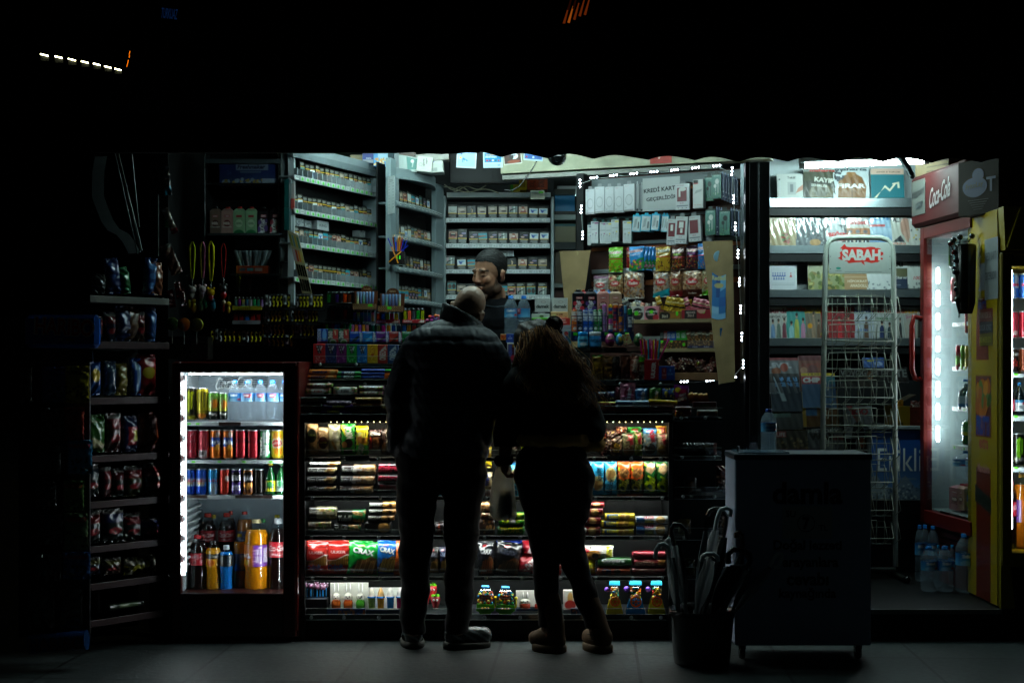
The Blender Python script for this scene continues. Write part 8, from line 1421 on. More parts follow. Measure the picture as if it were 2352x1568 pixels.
F3('can',(327,710,396,866),'purple and black coffee can','3c2468',[El(.5,.7,.45,.24,'181418')]+xp('584888')+[nb('NEDIR',.5,.34,.09,'d8d8e8',0,.8,.04),nb('BU TAT',.5,.22,.09,'d8d8e8',0,.85,.04)]);F3('can',(397,710,469,868),'brown and orange coffee can','a05c20',[El(.5,.7,.45,.24,'181418')]+xp('4a2410')+[Po([(.1,.4),(.5,.5),(.9,.4),(.5,.2)],'d89040')]);F3('can',(470,710,526,866),'near black can','14100c',[Rc(.4,.1,.5,.9,'302820')])
F3(BO,(530,676,600,866),'green glass bottle with yellow label','d8c820',[El(.5,.6,.3,.3,'207838'),nb('damla',.5,.4,.24,'203820',0,.7,.04)],shape='beer',liq='0c5020',cap='c8b018');F3(BO,(596,676,660,866),'green glass bottle with pale label','a8c0b0',[El(.5,.7,.25,.25,'208048'),nb('damla',.5,.4,.24,'284838',0,.7,.04)],shape='beer',liq='0c5820',cap='306838')
F4=Row('F',7.2,'at bottom of small red fridge','drinks in the small red fridge')
cc=[nb('Coca-Cola',.5,.6,.36,'e8e0e0',3,.8,.02,.3),nb('ORIGINAL TAT',.5,.2,.12,'d8c8c8',0,.6)]
F4(BO,(68,1107,176,1450),'cola bottle with red label turned aside','b01c28',[Sc(16,.08,('d08088','801018'),.1,.1,.9,.9)],shape='cola',liq='160806',cap='b02028');F4(BO,(545,1010,668,1450),'cola bottle with white script label, right','b01c28',cc,shape='cola',liq='160806',cap='c8ccd0');F4(BO,(174,1142,266,1450),'yellow orange juice bottle','d09018',[Rc(0,.5,1,.8,'181818'),nb('Cappy',.7,.64,.16,'d8d8d0',0,.5),El(.4,.25,.25,.2,'d86818')],shape='cappy',liq='d88c0c',cap='14100c');F4(BO,(254,1168,341,1450),'bright blue sports drink with black label','101418',[nb('POWER',.75,.5,.3,'485868',88,.8)],shape='sport',liq='1070c8',cap='b0b8c0');F4(BO,(328,1107,406,1450),'narrow orange drink bottle','384878',[Rc(.6,.1,1,.9,'a0a8b0')],shape='big',liq='b8680c',cap='a89020',off=.05);F4(BO,(400,1018,548,1450),'large orange drink bottle with purple and orange label','6a2c90',[Rc(0,0,.42,1,'d07018'),nb('FANTA',.12,.5,.2,'e8e8f0',0,.34,.08),Rc(.56,.2,.7,.8,'c8b8d0'),Rc(.8,.2,.95,.85,'c8c0d0'),El(.15,.2,.12,.12,'e0b020'),Sc(12,.04,('8c50a8','d0a0d0'),.45,.1,.8,.9)],shape='big',liq='d07c08',cap='c8b888')
F5=Row('F',7.38,'in back row at bottom of small red fridge','drinks in the small red fridge',off=.0)
F5(BO,(133,978,237,1300),'cola bottle with black lettering','8c1820',cc,shape='cola',liq='160806',cap='b03028');F5(BO,(248,976,352,1300),'cola bottle with large script','a01c28',cc,shape='cola',liq='160806',cap='b03028');F5(BO,(360,968,455,1300),'dim orange bottle with red cap','384060',[nb('FANTA',.5,.5,.4,'a0a8c0',0,.7,.05)],shape='big',liq='8c4c10',cap='b03028');F5(BO,(292,966,350,1280),'red capped bottle behind','602020',[],shape='cola',liq='30100c',cap='a83028',off=.03);F5(BO,(190,988,250,1280),'yellow capped pale bottle','90a098',[],shape='water',cap='a89020',off=.03);F5(BO,(560,990,640,1280),'yellow capped clear bottle','8c9898',[],shape='water',cap='a89818',off=.02);F5(BO,(490,1010,555,1280),'green capped bottle','287838',[],shape='water',cap='207838',off=.0);F5(BO,(145,1100,200,1320),'small cola bottle between larger ones','8c1820',[],shape='cola',liq='200c0a',cap='a02828',off=-.06)
#  dim wall cabinet with cartons, left of the cigarettes
cb=[];b=MB();d=7.72;pb(b,470,365,645,375,d,.2,'3c4448',EN);pb(b,468,420,646,424,d,.2,'202426',GL);pb(b,475,535,646,541,d,.2,'3c4244',GL);pb(b,530,628,646,634,d,.2,'24282a',GL);pb(b,468,345,471,560,d,.2,'1c2022',GL);pb(b,470,345,646,700,d+.21,.02,'0c0d0e','dark');cb.append(('shelves',b));b=MB();pb(b,541,541,643,692,d-.004,.003,'ffffff','acrylic');cb.append(('front_pane',b))
FX('wall_cabinet','dim glass fronted cabinet left of the cigarette shelving','cabinet',cb)
O1=Row('O',7.75,'in dim wall cabinet','goods in the dim wall cabinet')
O1(CT_,(430,105,868,300),'wide navy wipes pack with flower print','182858',[('g',0,0,1,.5,'2c4060','182858'),Rc(.28,.6,.82,.85,'6c7888'),nb('Freshmaker',.54,.72,.16,'141c38',0,.46,.05,.2),Rc(.35,.5,.7,.56,'505c70'),nb('36',.17,.5,.16,'38486c',0,.08),Sc(60,.03,('907830','8090a0','b08c30'),.05,.0,.9,.25),Rc(.72,.05,1,.28,'8c98a8')],t=.12);dl=lambda c,t1:[Rc(.25,.74,.75,.84,'a02830'),nb('DIMES',.5,.79,.07,'d0c0c0',0,.42),El(.5,.5,.3,.14,c),nb(t1,.5,.5,.12,'d8c8c0',0,.6,.05)]
for i,(x0,x1,c,cp_,o)in enumerate([(362,442,'7a6458','181414',dl('4a2018','Milk')+[nb('Chocolate',.5,.36,.07,'e0d8d0',0,.8)]),(446,530,'b08880','b02824',dl('6a1820','Milk')+[nb('Strawb',.5,.36,.07,'e0d8d0',0,.8)]),(533,618,'88b088','c02824',[Rc(.25,.74,.75,.84,'a02830'),El(.5,.5,.3,.16,'b8d0b0'),nb('COOL',.5,.5,.1,'287048',0,.5,.04),El(.5,.08,.45,.16,'187040')]),(622,705,'88b088','c02824',[Rc(.25,.74,.75,.84,'a02830'),El(.5,.5,.3,.16,'b8d0b0'),nb('COOL',.5,.5,.1,'287048',0,.5,.04),El(.5,.08,.45,.16,'187040')]),(712,790,'101014','101010',sm('584080')),(798,878,'101014','101010',sm('c04860'))]):O1('juicebox',(x0,448,x1,660),['brown milkshake carton','pink milkshake carton','green juice carton, left','green juice carton, right','black smoothie carton with purple fruit','black smoothie carton with melon'][i],c,o,cap=cp_)
O1(CT_,(556,880,788,935),'orange box of clear tubes','c04418',[Rc(.1,.3,.28,.7,'506078'),Rc(.34,.3,.54,.7,'4890a0'),Rc(.58,.3,.82,.7,'b8a0a0')],t=.08)
for i in range(11):
 q=MB();ln=(-.03+.006*i);q.tube([(0,0,0),(ln,0,.085)],[.008,.0105],'8c98a0','film',10);q.tube([(ln,0,.085),(ln,0,.087)],.0105,'b0b8c0','film',10)
 thing('clear_tube','pale clear tube','tube',[('tube',q)],'in orange box in dim cabinet','clear tubes in the orange box',(X(RX('O',590+i*17),7.78),Y(7.78)+.012*(i%3),Z(RY('O',885),7.78)))
O1(CT_,(846,895,888,950),'small white picture card','8c8880',[El(.6,.5,.25,.3,'504840')],t=.01)
O2=Row('O',7.66,'in dim trays left of the counter','lighters in the dim trays')
def dimtray(x0,x1,y,desc,d=7.64,c='141618',lab=None,lh=14):
 b=MB();pb(b,x0,y,x1,y+3,d,.07,c,GL);
 if lab:pb(b,x0,y-5,x1-2,y+4,d-.004,.003,lab[0],CD);LT(b,lab[1],X((x0+x1)/2-6,d),Z(y,d),.014,Y(d)-.0045,lab[2],CD,0,.09)
 FX('lighter_tray',desc,'tray',[('tray',b)])
o=lambda x:RX('O',x);p_=lambda y:RY('O',y)
dimtray(o(527),o(748),p_(1190),'black lighter tray with yellow name strip',lab=('a09818','CLIPPER','4c4810'));dimtray(o(527),o(738),p_(1294),'black lighter tray with pale name strip',lab=('80868c','FOX','303438'));dimtray(o(755),o(955),p_(1196),'black tray of curled logo lighters, upper left');dimtray(o(985),o(1195),p_(1198),'black tray of curled logo lighters, upper right');dimtray(o(750),o(955),p_(1302),'black tray of curled logo lighters, middle left');dimtray(o(950),o(1160),p_(1302),'black tray of curled logo lighters, middle right');dimtray(o(740),o(935),p_(1402),'black tray of curled logo lighters, low left');dimtray(o(955),o(1140),p_(1402),'black tray of curled logo lighters, low right');dimtray(o(365),o(560),p_(1448),'dim tray of dark lighters beside the fridge top');dimtray(o(565),o(750),p_(1452),'dim tray of see-through lighters above the fridge')
for i,c in enumerate(['405c60','60206c','287890','504070','a8a8a8','188050','18806c','8c70a0']):O2('lighter',(540+i*27,1105,564+i*27,1182),['grey teal','purple','turquoise','violet','white','emerald','sea green','lilac'][i]+' slim lighter, top dim tray',c,c2=['507060','90308c','c0a030','206878','88888c','30a060','386850','503060'][i])
for i,c in enumerate(['8a1c1c','981c20','1850a0','a02424','841818']):O2('lighter',(532+i*41,1212,570+i*41,1286),['red lighter','bright red lighter','blue lighter with white letters','coral red lighter','deep red lighter'][i]+', second dim tray',c)
def curl(row,x,y,i,nm,h=62):
 c=['101010','181410','101014'][i%3];q=MB();q.lathe([(.0098,h*.0012*k_/24)for k_ in range(25)]+[(.009,h*.0012+.003),(.0003,h*.0012+.003)],None,GL,24,img=art(.02,.05,c,[El(.5,.62,.3,.22,'e8d830' if i%4 else 'e0e4e8'),El(.62,.62,.18,.12,c),El(.5,.32,.3,.18,'e8d830' if i%4 else 'e0e4e8'),El(.36,.34,.2,.1,c)]if i%5!=2 else[Rc(0,.3,1,.9,'a8acae'),El(.5,.6,.3,.2,'282828')],.002));d=7.68
 thing('lighter','black lighter with pale curl mark','lighter',[('lighter',q)],nm,'curl marked lighters',PT('O',x,y,d))
for nm,x0,n,y,dx in[('in upper left black tray',775,7,1192,27),('in upper right black tray',1000,8,1194,25),('in middle left black tray',765,7,1298,27),('in middle right black tray',965,8,1298,25),('in low left black tray',752,6,1400,29),('in low right black tray',968,6,1400,29),('in tray beside the fridge top',380,6,1445,32),('in tray above the fridge',580,6,1448,30),('below the low left tray',765,7,1480,32)]:
 for i in range(n):curl(O2,x0+i*dx,y,i+n,nm)
pc=MB();d=7.62;A_=lambda x,y:PT('A',x,y,d);quad=[A_(128,888),A_(240,940),A_(388,1556),A_(282,1548)]
def bil(u,v):a,b_,c,e=[arr(t)for t in quad];return(a*(1-u)+b_*u)*(1-v)+(e*(1-u)+c*u)*v
pc.add([bil(0,1),bil(1,1),bil(1,0),bil(0,0)]+[bil(u,v)+arr([0,.01,0])for u,v in((0,1),(1,1),(1,0),(0,0))],[[0,1,2,3],[7,6,5,4],[4,5,1,0],[5,6,2,1],[6,7,3,2],[7,4,0,3]],'908868',CD,False)
for r in range(4):
 for c in range(4):
  u0,u1=.08+.23*c,.25+.23*c;v0,v1=.05+.24*r,.24+.24*r;e=[bil(u0,v1),bil(u1,v1),bil(u1,v0),bil(u0,v0)];pc.add([arr(t)-[0,.0015,0]for t in e],[[0,1,2,3]],['7a8040','608078','a09040','487868'][c]if r==0 else['a890a0','a04038','c07838','b0a860'][c]if r==1 else '181812',GL,False)
FX('accessory_card','slanting cream card rack with four rows of slots, two filled','card rack',[(CD,pc)])
bk=MB();d=7.7;
for(x0,x1,y0,y1,c)in[(95,145,355,655,'0c4c4c'),(95,148,660,890,'0c4c4c'),(148,172,360,890,'90a0a4'),(172,205,395,670,'b0a8a8')]:pb(bk,RX('A',x0),RY('A',y0),RX('A',x1),RY('A',y1),d,.02,c,CD)
pb(bk,RX('A',165),RY('A',560),RX('A',205),RY('A',668),d-.004,.004,'b04840',CD);FX('book_spines','narrow teal and white box spines clipped to the jamb','box',[('spines',bk)])
LZ=MB();d=7.3;pb(LZ,RX('O',35),RY('O',1395),RX('O',350),RY('O',1560),d,.12,'14100e',CD);LZ.panel(X(RX('O',38),d),Z(RY('O',1558),d),X(RX('O',346),d),Z(RY('O',1397),d),Y(d)-.001,art(.22,.1,'14100e',[El(.3,.6,.15,.3,'1c2818'),El(.7,.6,.1,.25,'2c1810'),Sc(8,.05,('402010','203018'),0,0,1,1)],.005),CD);FX('display_box','dark box below large disc lollipops','box',[('box',LZ)])
for i,(x,y,c,c2)in enumerate([(92,1305,'2c4418','8a8c28'),(178,1308,'b05818','c06820'),(270,1310,'403c18','b0a818')]):
 r=.034;q=MB();q.lathe([(.0003,-.006),(r*.9,-.006),(r,-.002),(r,.006),(.0003,.008)],None,'film',26,(0,0,0),axis='y',cols=[c,c,c2,c2,c2]);t=MB();t.tube([(0,0,-r),(0,0,-.1)],.003,'8c8c84',GL,6);thing('disc_lollipop',['green slice','orange disc','yellow ringed'][i]+' large round lollipop','lollipop',[('disc',q),('stick',t)],'above the small red fridge','large disc lollipops',(X(RX('O',x),d),Y(d)-.01,Z(RY('O',y),d)))
KD=7.35
for i,(x,y0,y1,c,nm)in enumerate([(235,705,860,'a09c18','mustard'),(310,705,858,'988c38','tan and pink'),(372,700,868,'b0a810','bright yellow'),(462,715,860,'8a1c1c','thin red')]):
 q=MB();
 for s_ in(-1,1):q.tube([(s_*.002,0,0),(s_*.012,0,-.03),(s_*.010,.003,-(y1-y0)*.00122*.6),(s_*.004,0,-(y1-y0)*.00122)],[.003,.007,.007,.004]if i<3 else.003,c if s_<0 or i!=1 else 'b86888',CL,8)
 ch=MB();zz=-(y1-y0)*.00122;
 for k_ in range(6):ch.sphere((.002*(k_%2),0,zz-.008*k_-.004),.0035,'a0a4a8',ME,8)
 f=MB();zz-=.06;
 f.sphere((0,0,zz),.021,['b0a8a0','b8a8a8','d8b010','181818'][i],GL,12);f.sphere((0,0,zz-.03),.018,['c0b8a8','9c9098','a82018','a01818'][i],GL,12,rz=.022)
 for s_ in(-1,1):f.sphere((s_*.015,0,zz+.02),.008,['a8a098','c8a0b0','c8a010','101010'][i],GL,8)
 thing('key_ring',nm+' strap key ring with small round figure','key ring',[('strap',q),('chain',ch),('figure',f)],'hanging left of the dim cabinet','key rings hanging on hooks',PT('O',x,y0,KD))
for i,(x,y,c,nm)in enumerate([(215,1110,'908010','mustard'),(248,1140,'a89018','yellow'),(302,1130,'588058','grey green'),(330,1110,'186848','green'),(385,1130,'106078','teal'),(465,1150,'a83830','black and red'),(500,1160,'b09018','tiny yellow')]):
 f=MB();f.sphere((0,0,0),.014,c if i!=5 else 'a88870',GL,12);f.sphere((0,.002,-.03),.017 if i<5 else.01,c,GL,12,rz=.03 if i<5 else.02);ch=MB();ch.tube([(0,0,.012),(.002,0,.05)],.002,'707478',ME,6)
 thing('key_figure',nm+' small dangling figure','key ring',[('figure',f),('cord',ch)],'below the strap key rings','small dangling figures',PT('O',x,y,KD))
HB=Row('V',7.2,'hanging at left of the key rings','hanging snack bags at left',t=.02,wr=3)
HB('bag',(800,118,865,405),'dark nut bag glinting turquoise','1c2428',[Po([(0,0),(1,0),(1,.3),(0,.2)],'1090b0'),Sc(20,.1,('806050','a08068'),0,.3,1,.8)],roll=-7);HB('bag',(865,500,925,745),'slim nut bag glinting red, tilted','8a7c70',[Sc(20,.1,('704830','a08068'),0,0,1,1),Rc(0,0,1,.2,'a02030')],roll=-24);HB('bag',(860,825,965,1105),'larger nut bag with white glints, tilted','6a4840',[Sc(40,.08,('906850','b09078','503020'),0,0,1,.8),Rc(0,.86,1,1,'90948c')],roll=-24);HB('bag',(800,610,838,690),'small green bag corner','187030',[]);HB('bag',(845,1250,905,1410),'red sweet pack below the nut bags','901820',[nb('Nuts',.5,.5,.2,'c0b0b0',80,.6)],roll=-12);HB('bag',(905,1180,960,1330),'narrow deep red pack','701418',[],roll=-10);HB('bag',(950,1250,1000,1400),'maroon sweet pack','501014',[El(.5,.3,.2,.2,'a8a0a0')],roll=-10)
#  crisp rack and gummy stand on the far left
CS=Surf(205,6.75,392,7.1);cr=[]
for i,(yl,yr)in enumerate([(683,680),(786,784),(913,910),(1043,1040),(1147,1143),(1248,1242),(1338,1320),(1425,1398)]):
 zz=Z((yl+yr)/2,6.92);b=MB();sb(b,CS,207,389,zz-.033,zz,.008,'38282a' if i else '6c6c66',EN);sb(b,CS,209,387,zz-.035,zz-.028,.24,'141414','dark',off=.01);cr.append(('shelf',b))
b=MB();sb(b,CS,209,388,.05,Z(705,7.0),.02,'0a0a0a','dark',off=.26);cr.append(('back_panel',b));b=MB();q=CS.pt(385);b.tube([(q[0]-.25,q[1]+.1,.03),(q[0]+.02,q[1]-.05,.025)],.015,'0c0c0c',ME);b.tube([(q[0]-.6,q[1]-.05,.03),(q[0]-.25,q[1]+.1,.03)],.015,'0c0c0c',ME);cr.append(('foot',b))
FX('crisp_rack','dark crisp rack with eight grey fronted shelves at left','display rack',cr)
E1=Row('V',CS,'on top shelf of crisp rack','snack bags on the crisp rack',off=.05,t=.06,wr=3)
E1('bag',(380,960,500,1285),'navy bag seen from its edge, left','182c60',[El(.3,.5,.2,.06,'4060a0'),El(.3,.8,.2,.06,'4060a0')],roll=-8);E1('bag',(500,1040,590,1285),'green bag with silver glint','145c30',[Sc(8,.1,('a06030','308048'),0,0,1,.4)],roll=-12);E1('bag',(690,960,790,1290),'blue bag with round marks','1c4078',[El(.5,.75,.3,.08,'4878b0'),El(.5,.5,.3,.08,'4878b0'),El(.5,.25,.3,.08,'4878b0')],roll=6);E1('bag',(760,1000,862,1295),'copper orange bag with pale letters','80482c',[nb('Fritos',.6,.6,.16,'a89c98',0,.8)]);E1('bag',(240,1100,350,1285),'black bag with grey edge','202020',[Rc(.8,0,1,1,'606058')])
E2=Row('E',CS,'of crisp rack','snack bags on the crisp rack',off=.04,t=.06,wr=2.5)
E2('bag',(470,210,530,345),'dark blue bag on second shelf','162c58',[]);E2('bag',(585,215,622,345),'slim blue bag on second shelf','1c4880',[El(.5,.6,.3,.1,'4878b0')]);E2('bag',(500,215,560,345),'brown bag on second shelf','5a4030',[])
for x0,y0,x1,y1,c,nm,o in[(355,425,412,552,'104080','blue crisp bag with yellow, third shelf',[El(.5,.6,.3,.2,'b09018')]),(425,420,470,552,'14304c','dark navy bag, third shelf',[]),(465,430,512,552,'6a5c20','olive yellow bag, third shelf',[]),(522,410,565,552,'1c4890','bright blue edged bag, third shelf',[Rc(.4,0,.7,1,'7c98b8')]),(552,395,622,552,'901c24','red crisp bag, third shelf',[El(.5,.55,.35,.14,'b09828')]),(350,625,428,770,'2c5820','green bag with cream swoosh, fourth shelf',[Po([(0,.3),(.8,.0),(1,.2),(.3,.4)],'a8a078'),nb('Lays',.3,.8,.1,'90906c',0,.5)]),(490,630,552,768,'182448','navy bag with red letters and yellow strip, fourth shelf',[Rc(.3,.2,.9,.7,'8c1c20'),Rc(.6,.3,.9,.6,'a8a020')]),(555,615,635,766,'5c2818','dark orange glinting bag, fourth shelf',[Rc(.8,.1,1,.9,'b04820')])]:E2('bag',(x0,y0,x1,y1),nm,c,o)
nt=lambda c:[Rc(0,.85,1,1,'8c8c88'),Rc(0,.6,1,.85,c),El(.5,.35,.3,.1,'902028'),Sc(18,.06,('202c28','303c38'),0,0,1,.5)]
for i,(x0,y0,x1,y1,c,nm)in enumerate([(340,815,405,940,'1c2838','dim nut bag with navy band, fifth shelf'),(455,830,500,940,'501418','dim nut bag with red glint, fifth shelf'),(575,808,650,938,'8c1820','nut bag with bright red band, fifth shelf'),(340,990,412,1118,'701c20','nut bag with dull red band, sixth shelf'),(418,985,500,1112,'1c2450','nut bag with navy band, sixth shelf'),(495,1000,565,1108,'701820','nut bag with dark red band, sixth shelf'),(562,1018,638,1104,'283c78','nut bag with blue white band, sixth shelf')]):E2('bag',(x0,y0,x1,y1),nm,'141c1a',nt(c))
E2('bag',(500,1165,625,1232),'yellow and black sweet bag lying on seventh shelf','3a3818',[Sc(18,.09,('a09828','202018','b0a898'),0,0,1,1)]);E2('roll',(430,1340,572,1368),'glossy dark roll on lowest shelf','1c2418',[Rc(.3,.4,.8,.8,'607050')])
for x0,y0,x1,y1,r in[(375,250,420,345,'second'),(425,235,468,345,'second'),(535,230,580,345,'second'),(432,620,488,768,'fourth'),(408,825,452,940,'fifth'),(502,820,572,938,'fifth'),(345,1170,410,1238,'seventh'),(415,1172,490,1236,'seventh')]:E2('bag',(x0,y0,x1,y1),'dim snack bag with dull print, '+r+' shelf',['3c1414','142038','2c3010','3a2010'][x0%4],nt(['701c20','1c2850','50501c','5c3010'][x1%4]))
hs=[];d=6.45;e=lambda x:RX('E',x);f_=lambda y:RY('E',y)
b=MB();pb(b,e(90),f_(245),e(372),f_(372),d,.06,'2050a0',GL,.02);hs.append(('header',b));b=MB();LT(b,'HARIBO',X(e(245),d),Z(f_(292),d),.085,Y(d),'e8e0dc',GL,-3,.275,0,.07,.002);LT(b,'HARIBO',X(e(245),d),Z(f_(292),d),.075,Y(d)-.003,'c82020',GL,-3,.26,0,.02,.002);b.box(X(e(222),d),Y(d)-.003,Z(f_(345),d),X(e(242),d),Y(d),Z(f_(335),d),'8c8c90',CD);b.box(X(e(252),d),Y(d)-.003,Z(f_(345),d),X(e(282),d),Y(d),Z(f_(336),d),'8c7440',CD);hs.append(('header_lettering',b))
b=MB();pb(b,e(155),f_(383),e(352),f_(425),d,.01,'14202c',GL);LT(b,'20',X(e(238),d),Z(f_(403),d),.022,Y(d)-.001,'3c4448',CD);hs.append(('price_rail',b));b=MB();pb(b,e(70),f_(425),e(340),f_(1470),d+.14,.02,'08090a','dark');hs.append(('back_panel',b))
b=MB();b.tube([(X(e(115),d),Y(d),Z(f_(1495),d)),(X(e(330),d),Y(d),Z(f_(1480),d))],.045,'123058',GL,20);hs.append(('base_roll',b));b=MB();LT(b,'HARIBO',X(e(225),d),Z(f_(1488),d),.06,Y(d)-.0452,'50282c',GL,3,.25,0,.04);hs.append(('base_lettering',b))
FX('gummy_stand','dark blue gummy sweet stand with red lettered header, far left','display stand',hs)
GS=Row('E',d+.02,'on dark gummy stand at far left','gummy bags on the dark stand',wr=3,t=.03)
for i,(x0,y0,x1,y1,c,hc)in enumerate([(72,445,118,580,'141410','303020'),(155,443,248,578,'405080','303c50'),(243,440,336,580,'c8b020','201408'),(150,600,242,722,'201410','602020'),(240,598,316,722,'a03020','601818'),(254,722,348,850,'4890c0','e03040'),(140,745,228,850,'141614','302828'),(236,876,316,990,'5c8040','c02828'),(130,880,210,985,'121412','242424'),(240,1000,332,1138,'708860','d02838'),(140,1005,235,1120,'14140e','282020'),(235,1148,340,1250,'3060a0','c02838'),(130,1158,230,1260,'0e1012','20242c'),(215,1290,310,1435,'141414','282020'),(100,1290,205,1435,'0e0e0e','202020')]):GS('bag',(x0,y0,x1,y1),['black gummy bag, row one left','navy gummy bag, row one','gold gummy bag, row one','dark brown gummy bag, row two','maroon gummy bag, row two','pale blue gummy bag, row three','black gummy bag, row three','olive gummy bag, row four','black gummy bag, row four','grey green gummy bag, row five','black glinting gummy bag, row five','deep blue gummy bag, row six','black gummy bag, row six','charcoal gummy bag, lowest right','black gummy bag, lowest left'][i],c,[nb('HARIBO',.5,.82,.13,hc,0,.85,.04),Sc(18,.07,('302818','40201c','283020'),.05,.05,.95,.5)])
d=7.0
for i,(a,b_)in enumerate([((355,20),(560,930)),((385,10),(585,915)),((395,60),(600,900)),((505,20),(575,690)),((745,400),(745,950))]):
 q=MB();q.tube([PT('V',a[0],a[1],d),PT('V',b_[0],b_[1],d)],.004,'5c625c',GL,6);FX('thin_rod','thin pale rod standing in the dark','rod',[('rod',q)],place='above crisp rack',group='thin rods above the crisp rack')
q=MB();P=[]
for x,y in[(180,60),(155,200),(150,420),(190,530),(235,640),(290,720),(370,760),(430,830),(480,930)]:P.append([PT('V',x,y,d),(X(RX('V',x+26),d),Y(d)+.03,Z(RY('V',y-8),d)),(X(RX('V',x+60),d),Y(d)+.09,Z(RY('V',y-30),d))])
P=arr(P)[::-1];q.grid(P,'14191a',CL);q.grid(P[:,::-1]+[0,.003,0],'14191a',CL);FX('hanging_sheet','dim grey green curved sheet edge hanging at upper left','cloth sheet',[('sheet',q)])
#  umbrella bin and water cool box in front
d=6.55;UC=arr([X(1612,d),Y(d),0.]);zr=Z(1396,d);b=MB();b.lathe([(.0003,.004),(.125,.004),(.13,.03),(.146,zr-.04),(.152,zr-.03),(.152,zr),(.146,zr),(.144,zr-.03),(.128,.03),(.0003,.02)],'101112',GL,36,UC);FX('umbrella_bin','round black plastic bin full of umbrellas at front right','bin',[('bin',b)])
k=lambda x,y,dd=0:arr([X(RX('K',x),d+dd),Y(d+dd),Z(RY('K',y),d+dd)])
UM=[('clear umbrella with white hook at left edge',[(35,795),(40,740),(62,706),(95,700),(122,725),(128,790)],(128,790),(185,1190),'c4ccd0','bagfilm',-.03,.02),('second white hooked umbrella just behind the leftmost',[(112,720),(110,680),(124,665),(138,680),(142,760)],(142,760),(200,1190),'b8c0c4','bagfilm',.05,.02),('clear wrapped umbrella with tall black hook, left',[(248,668),(235,610),(200,575),(160,570),(140,600),(146,640),(160,710)],(160,710),(245,1190),'101214','bagfilm',.0,.026),('tall umbrella with white hook in the middle',[(528,520),(535,480),(505,462),(465,475),(445,530),(430,610)],(430,610),(290,1190),'c4ccd0','bagfilm',.06,.03),('umbrella with black hook behind the tall white one',[(378,515),(395,480),(430,465),(470,468),(508,520),(500,580),(488,640)],(488,660),(340,1200),'0c0d0e',CL,.12,.028),('umbrella with flat white hook in front',[(340,815),(345,785),(375,765),(420,765),(445,785),(448,815)],(395,790),(300,1200),'c4ccd0','bagfilm',-.08,.032),('black umbrella with thick curved handle',[(520,830),(515,770),(545,738),(600,738),(645,770),(660,810),(645,845)],(530,850),(400,1200),'08090a',CL,-.06,.034),('umbrella with black crook at right',[(570,660),(570,632),(590,618),(606,640),(612,700),(600,760)],(600,780),(470,1200),'0c0d0e',CL,.04,.026),('clear umbrella leaning far right with white hook',[(815,855),(845,850),(868,800),(868,765),(845,762),(820,790),(790,850)],(785,860),(520,1195),'c4ccd0','bagfilm',0,.026),('dark wrapped umbrella with grey crook',[(600,760),(630,745),(660,765),(665,790),(640,850)],(635,870),(450,1200),'181a1c','bagfilm',.02,.028)]
for nm,hook,t0,t1,hc,bm,dd,rw_ in UM:
 h=MB();h.tube([k(x,y,dd)for x,y in hook],.0105 if 'thick' not in nm else.014,hc if hc!='0c0d0e' else '141618',GL,10);c=MB();A_,B_=k(*t0,dd),k(*t1,dd*.3);
 h.tube([k(*hook[-1],dd),A_],.008,'30343a',ME,8)
 P=[]
 for i in range(12):
  t=i/11;cc_=A_*(1-t)+B_*t;r=rw_*(.35+.8*sin(PI*min(1,t*1.1+.08)))*.9;P.append([cc_+arr([r*cos(a)*(1+.18*cos(5*a+t*2)),r*sin(a)*(1+.18*cos(5*a+t*2)),0])for a in lsp(0,2*PI,20,False)])
 c.grid(arr(P)[::-1],'14181a' if bm==CL else 'c0c8cc',bm,True,True)
 pr=[('handle',h),('canopy',c)]
 if bm=='bagfilm':s=MB();s.tube([A_,B_],.006,'202426',ME,8);s.grid((arr(P)[::-1]-B_)*[.55,.55,1]+B_,'50585c' if hc!='101214' else '0c1014',CL,True,True);pr.append(('shaft',s))
 FX('umbrella',nm,'umbrella',pr,group='umbrellas in the black bin')
d=6.6;bx=[];x0,x1=X(1688,d),X(2001,d);z1=Z(1042,d);z0=Z(1482,d);b=MB();b.box(x0,Y(d),z0,x1,Y(d)+.3,z1-.02,'a8b0c8',EN,.006);bx.append(('cabinet',b));b=MB();b.box(x0-.003,Y(d)-.004,z1-.028,x1+.004,Y(d)+.305,z1,'28303a',EN,.004);b.box(x0+.02,Y(d)+.03,z1,x0+.26,Y(d)+.26,z1+.006,'405868',GL);b.tube([(x0+.03,Y(d)+.1,z1),(x0+.03,Y(d)+.1,z1+.03)],.006,'607078',ME);bx.append(('lid',b))
for t,x,y,h_,mw in[('damla',1040,365,.105,.335),('Doğal Damla Suyu',1040,475,.022,.25),('Doğal lezzeti',1040,712,.062,.40),('arayanlara',1060,828,.062,.30),('cevabı',1040,930,.062,.195),('kaynağında',1040,1030,.062,.355)]:
 m=MB();LT(m,t,X(RX('K',x),d),Z(RY('K',y),d),h_,Y(d),'0c0e14',CD,0,mw,0,.035,.0015);bx.append(('lettering',m))
m=MB();m.box(X(RX('K',874),d),Y(d)-.004,Z(RY('K',664),d),X(RX('K',1200),d),Y(d)-.002,Z(RY('K',450),d),'b4b4b0','paper');LT(m,'SU',X(RX('K',928),d),Z(RY('K',500),d),.03,Y(d)-.004,'101014',CD,-3,.045);LT(m,'TL',X(RX('K',1142),d),Z(RY('K',592),d),.028,Y(d)-.004,'101014',CD,3,.05);LT(m,'7',X(RX('K',1030),d),Z(RY('K',562),d),.06,Y(d)-.004,'08080c',CD,0,.035,0,.05);m.tube([(X(RX('K',1030+56*cos(a)),d),Y(d)-.005,Z(RY('K',562+56*sin(a)),d))for a in lsp(0,2*PI,24,False)],.0018,'08080c',CD,6,True);bx.append(('price_sheet',m))
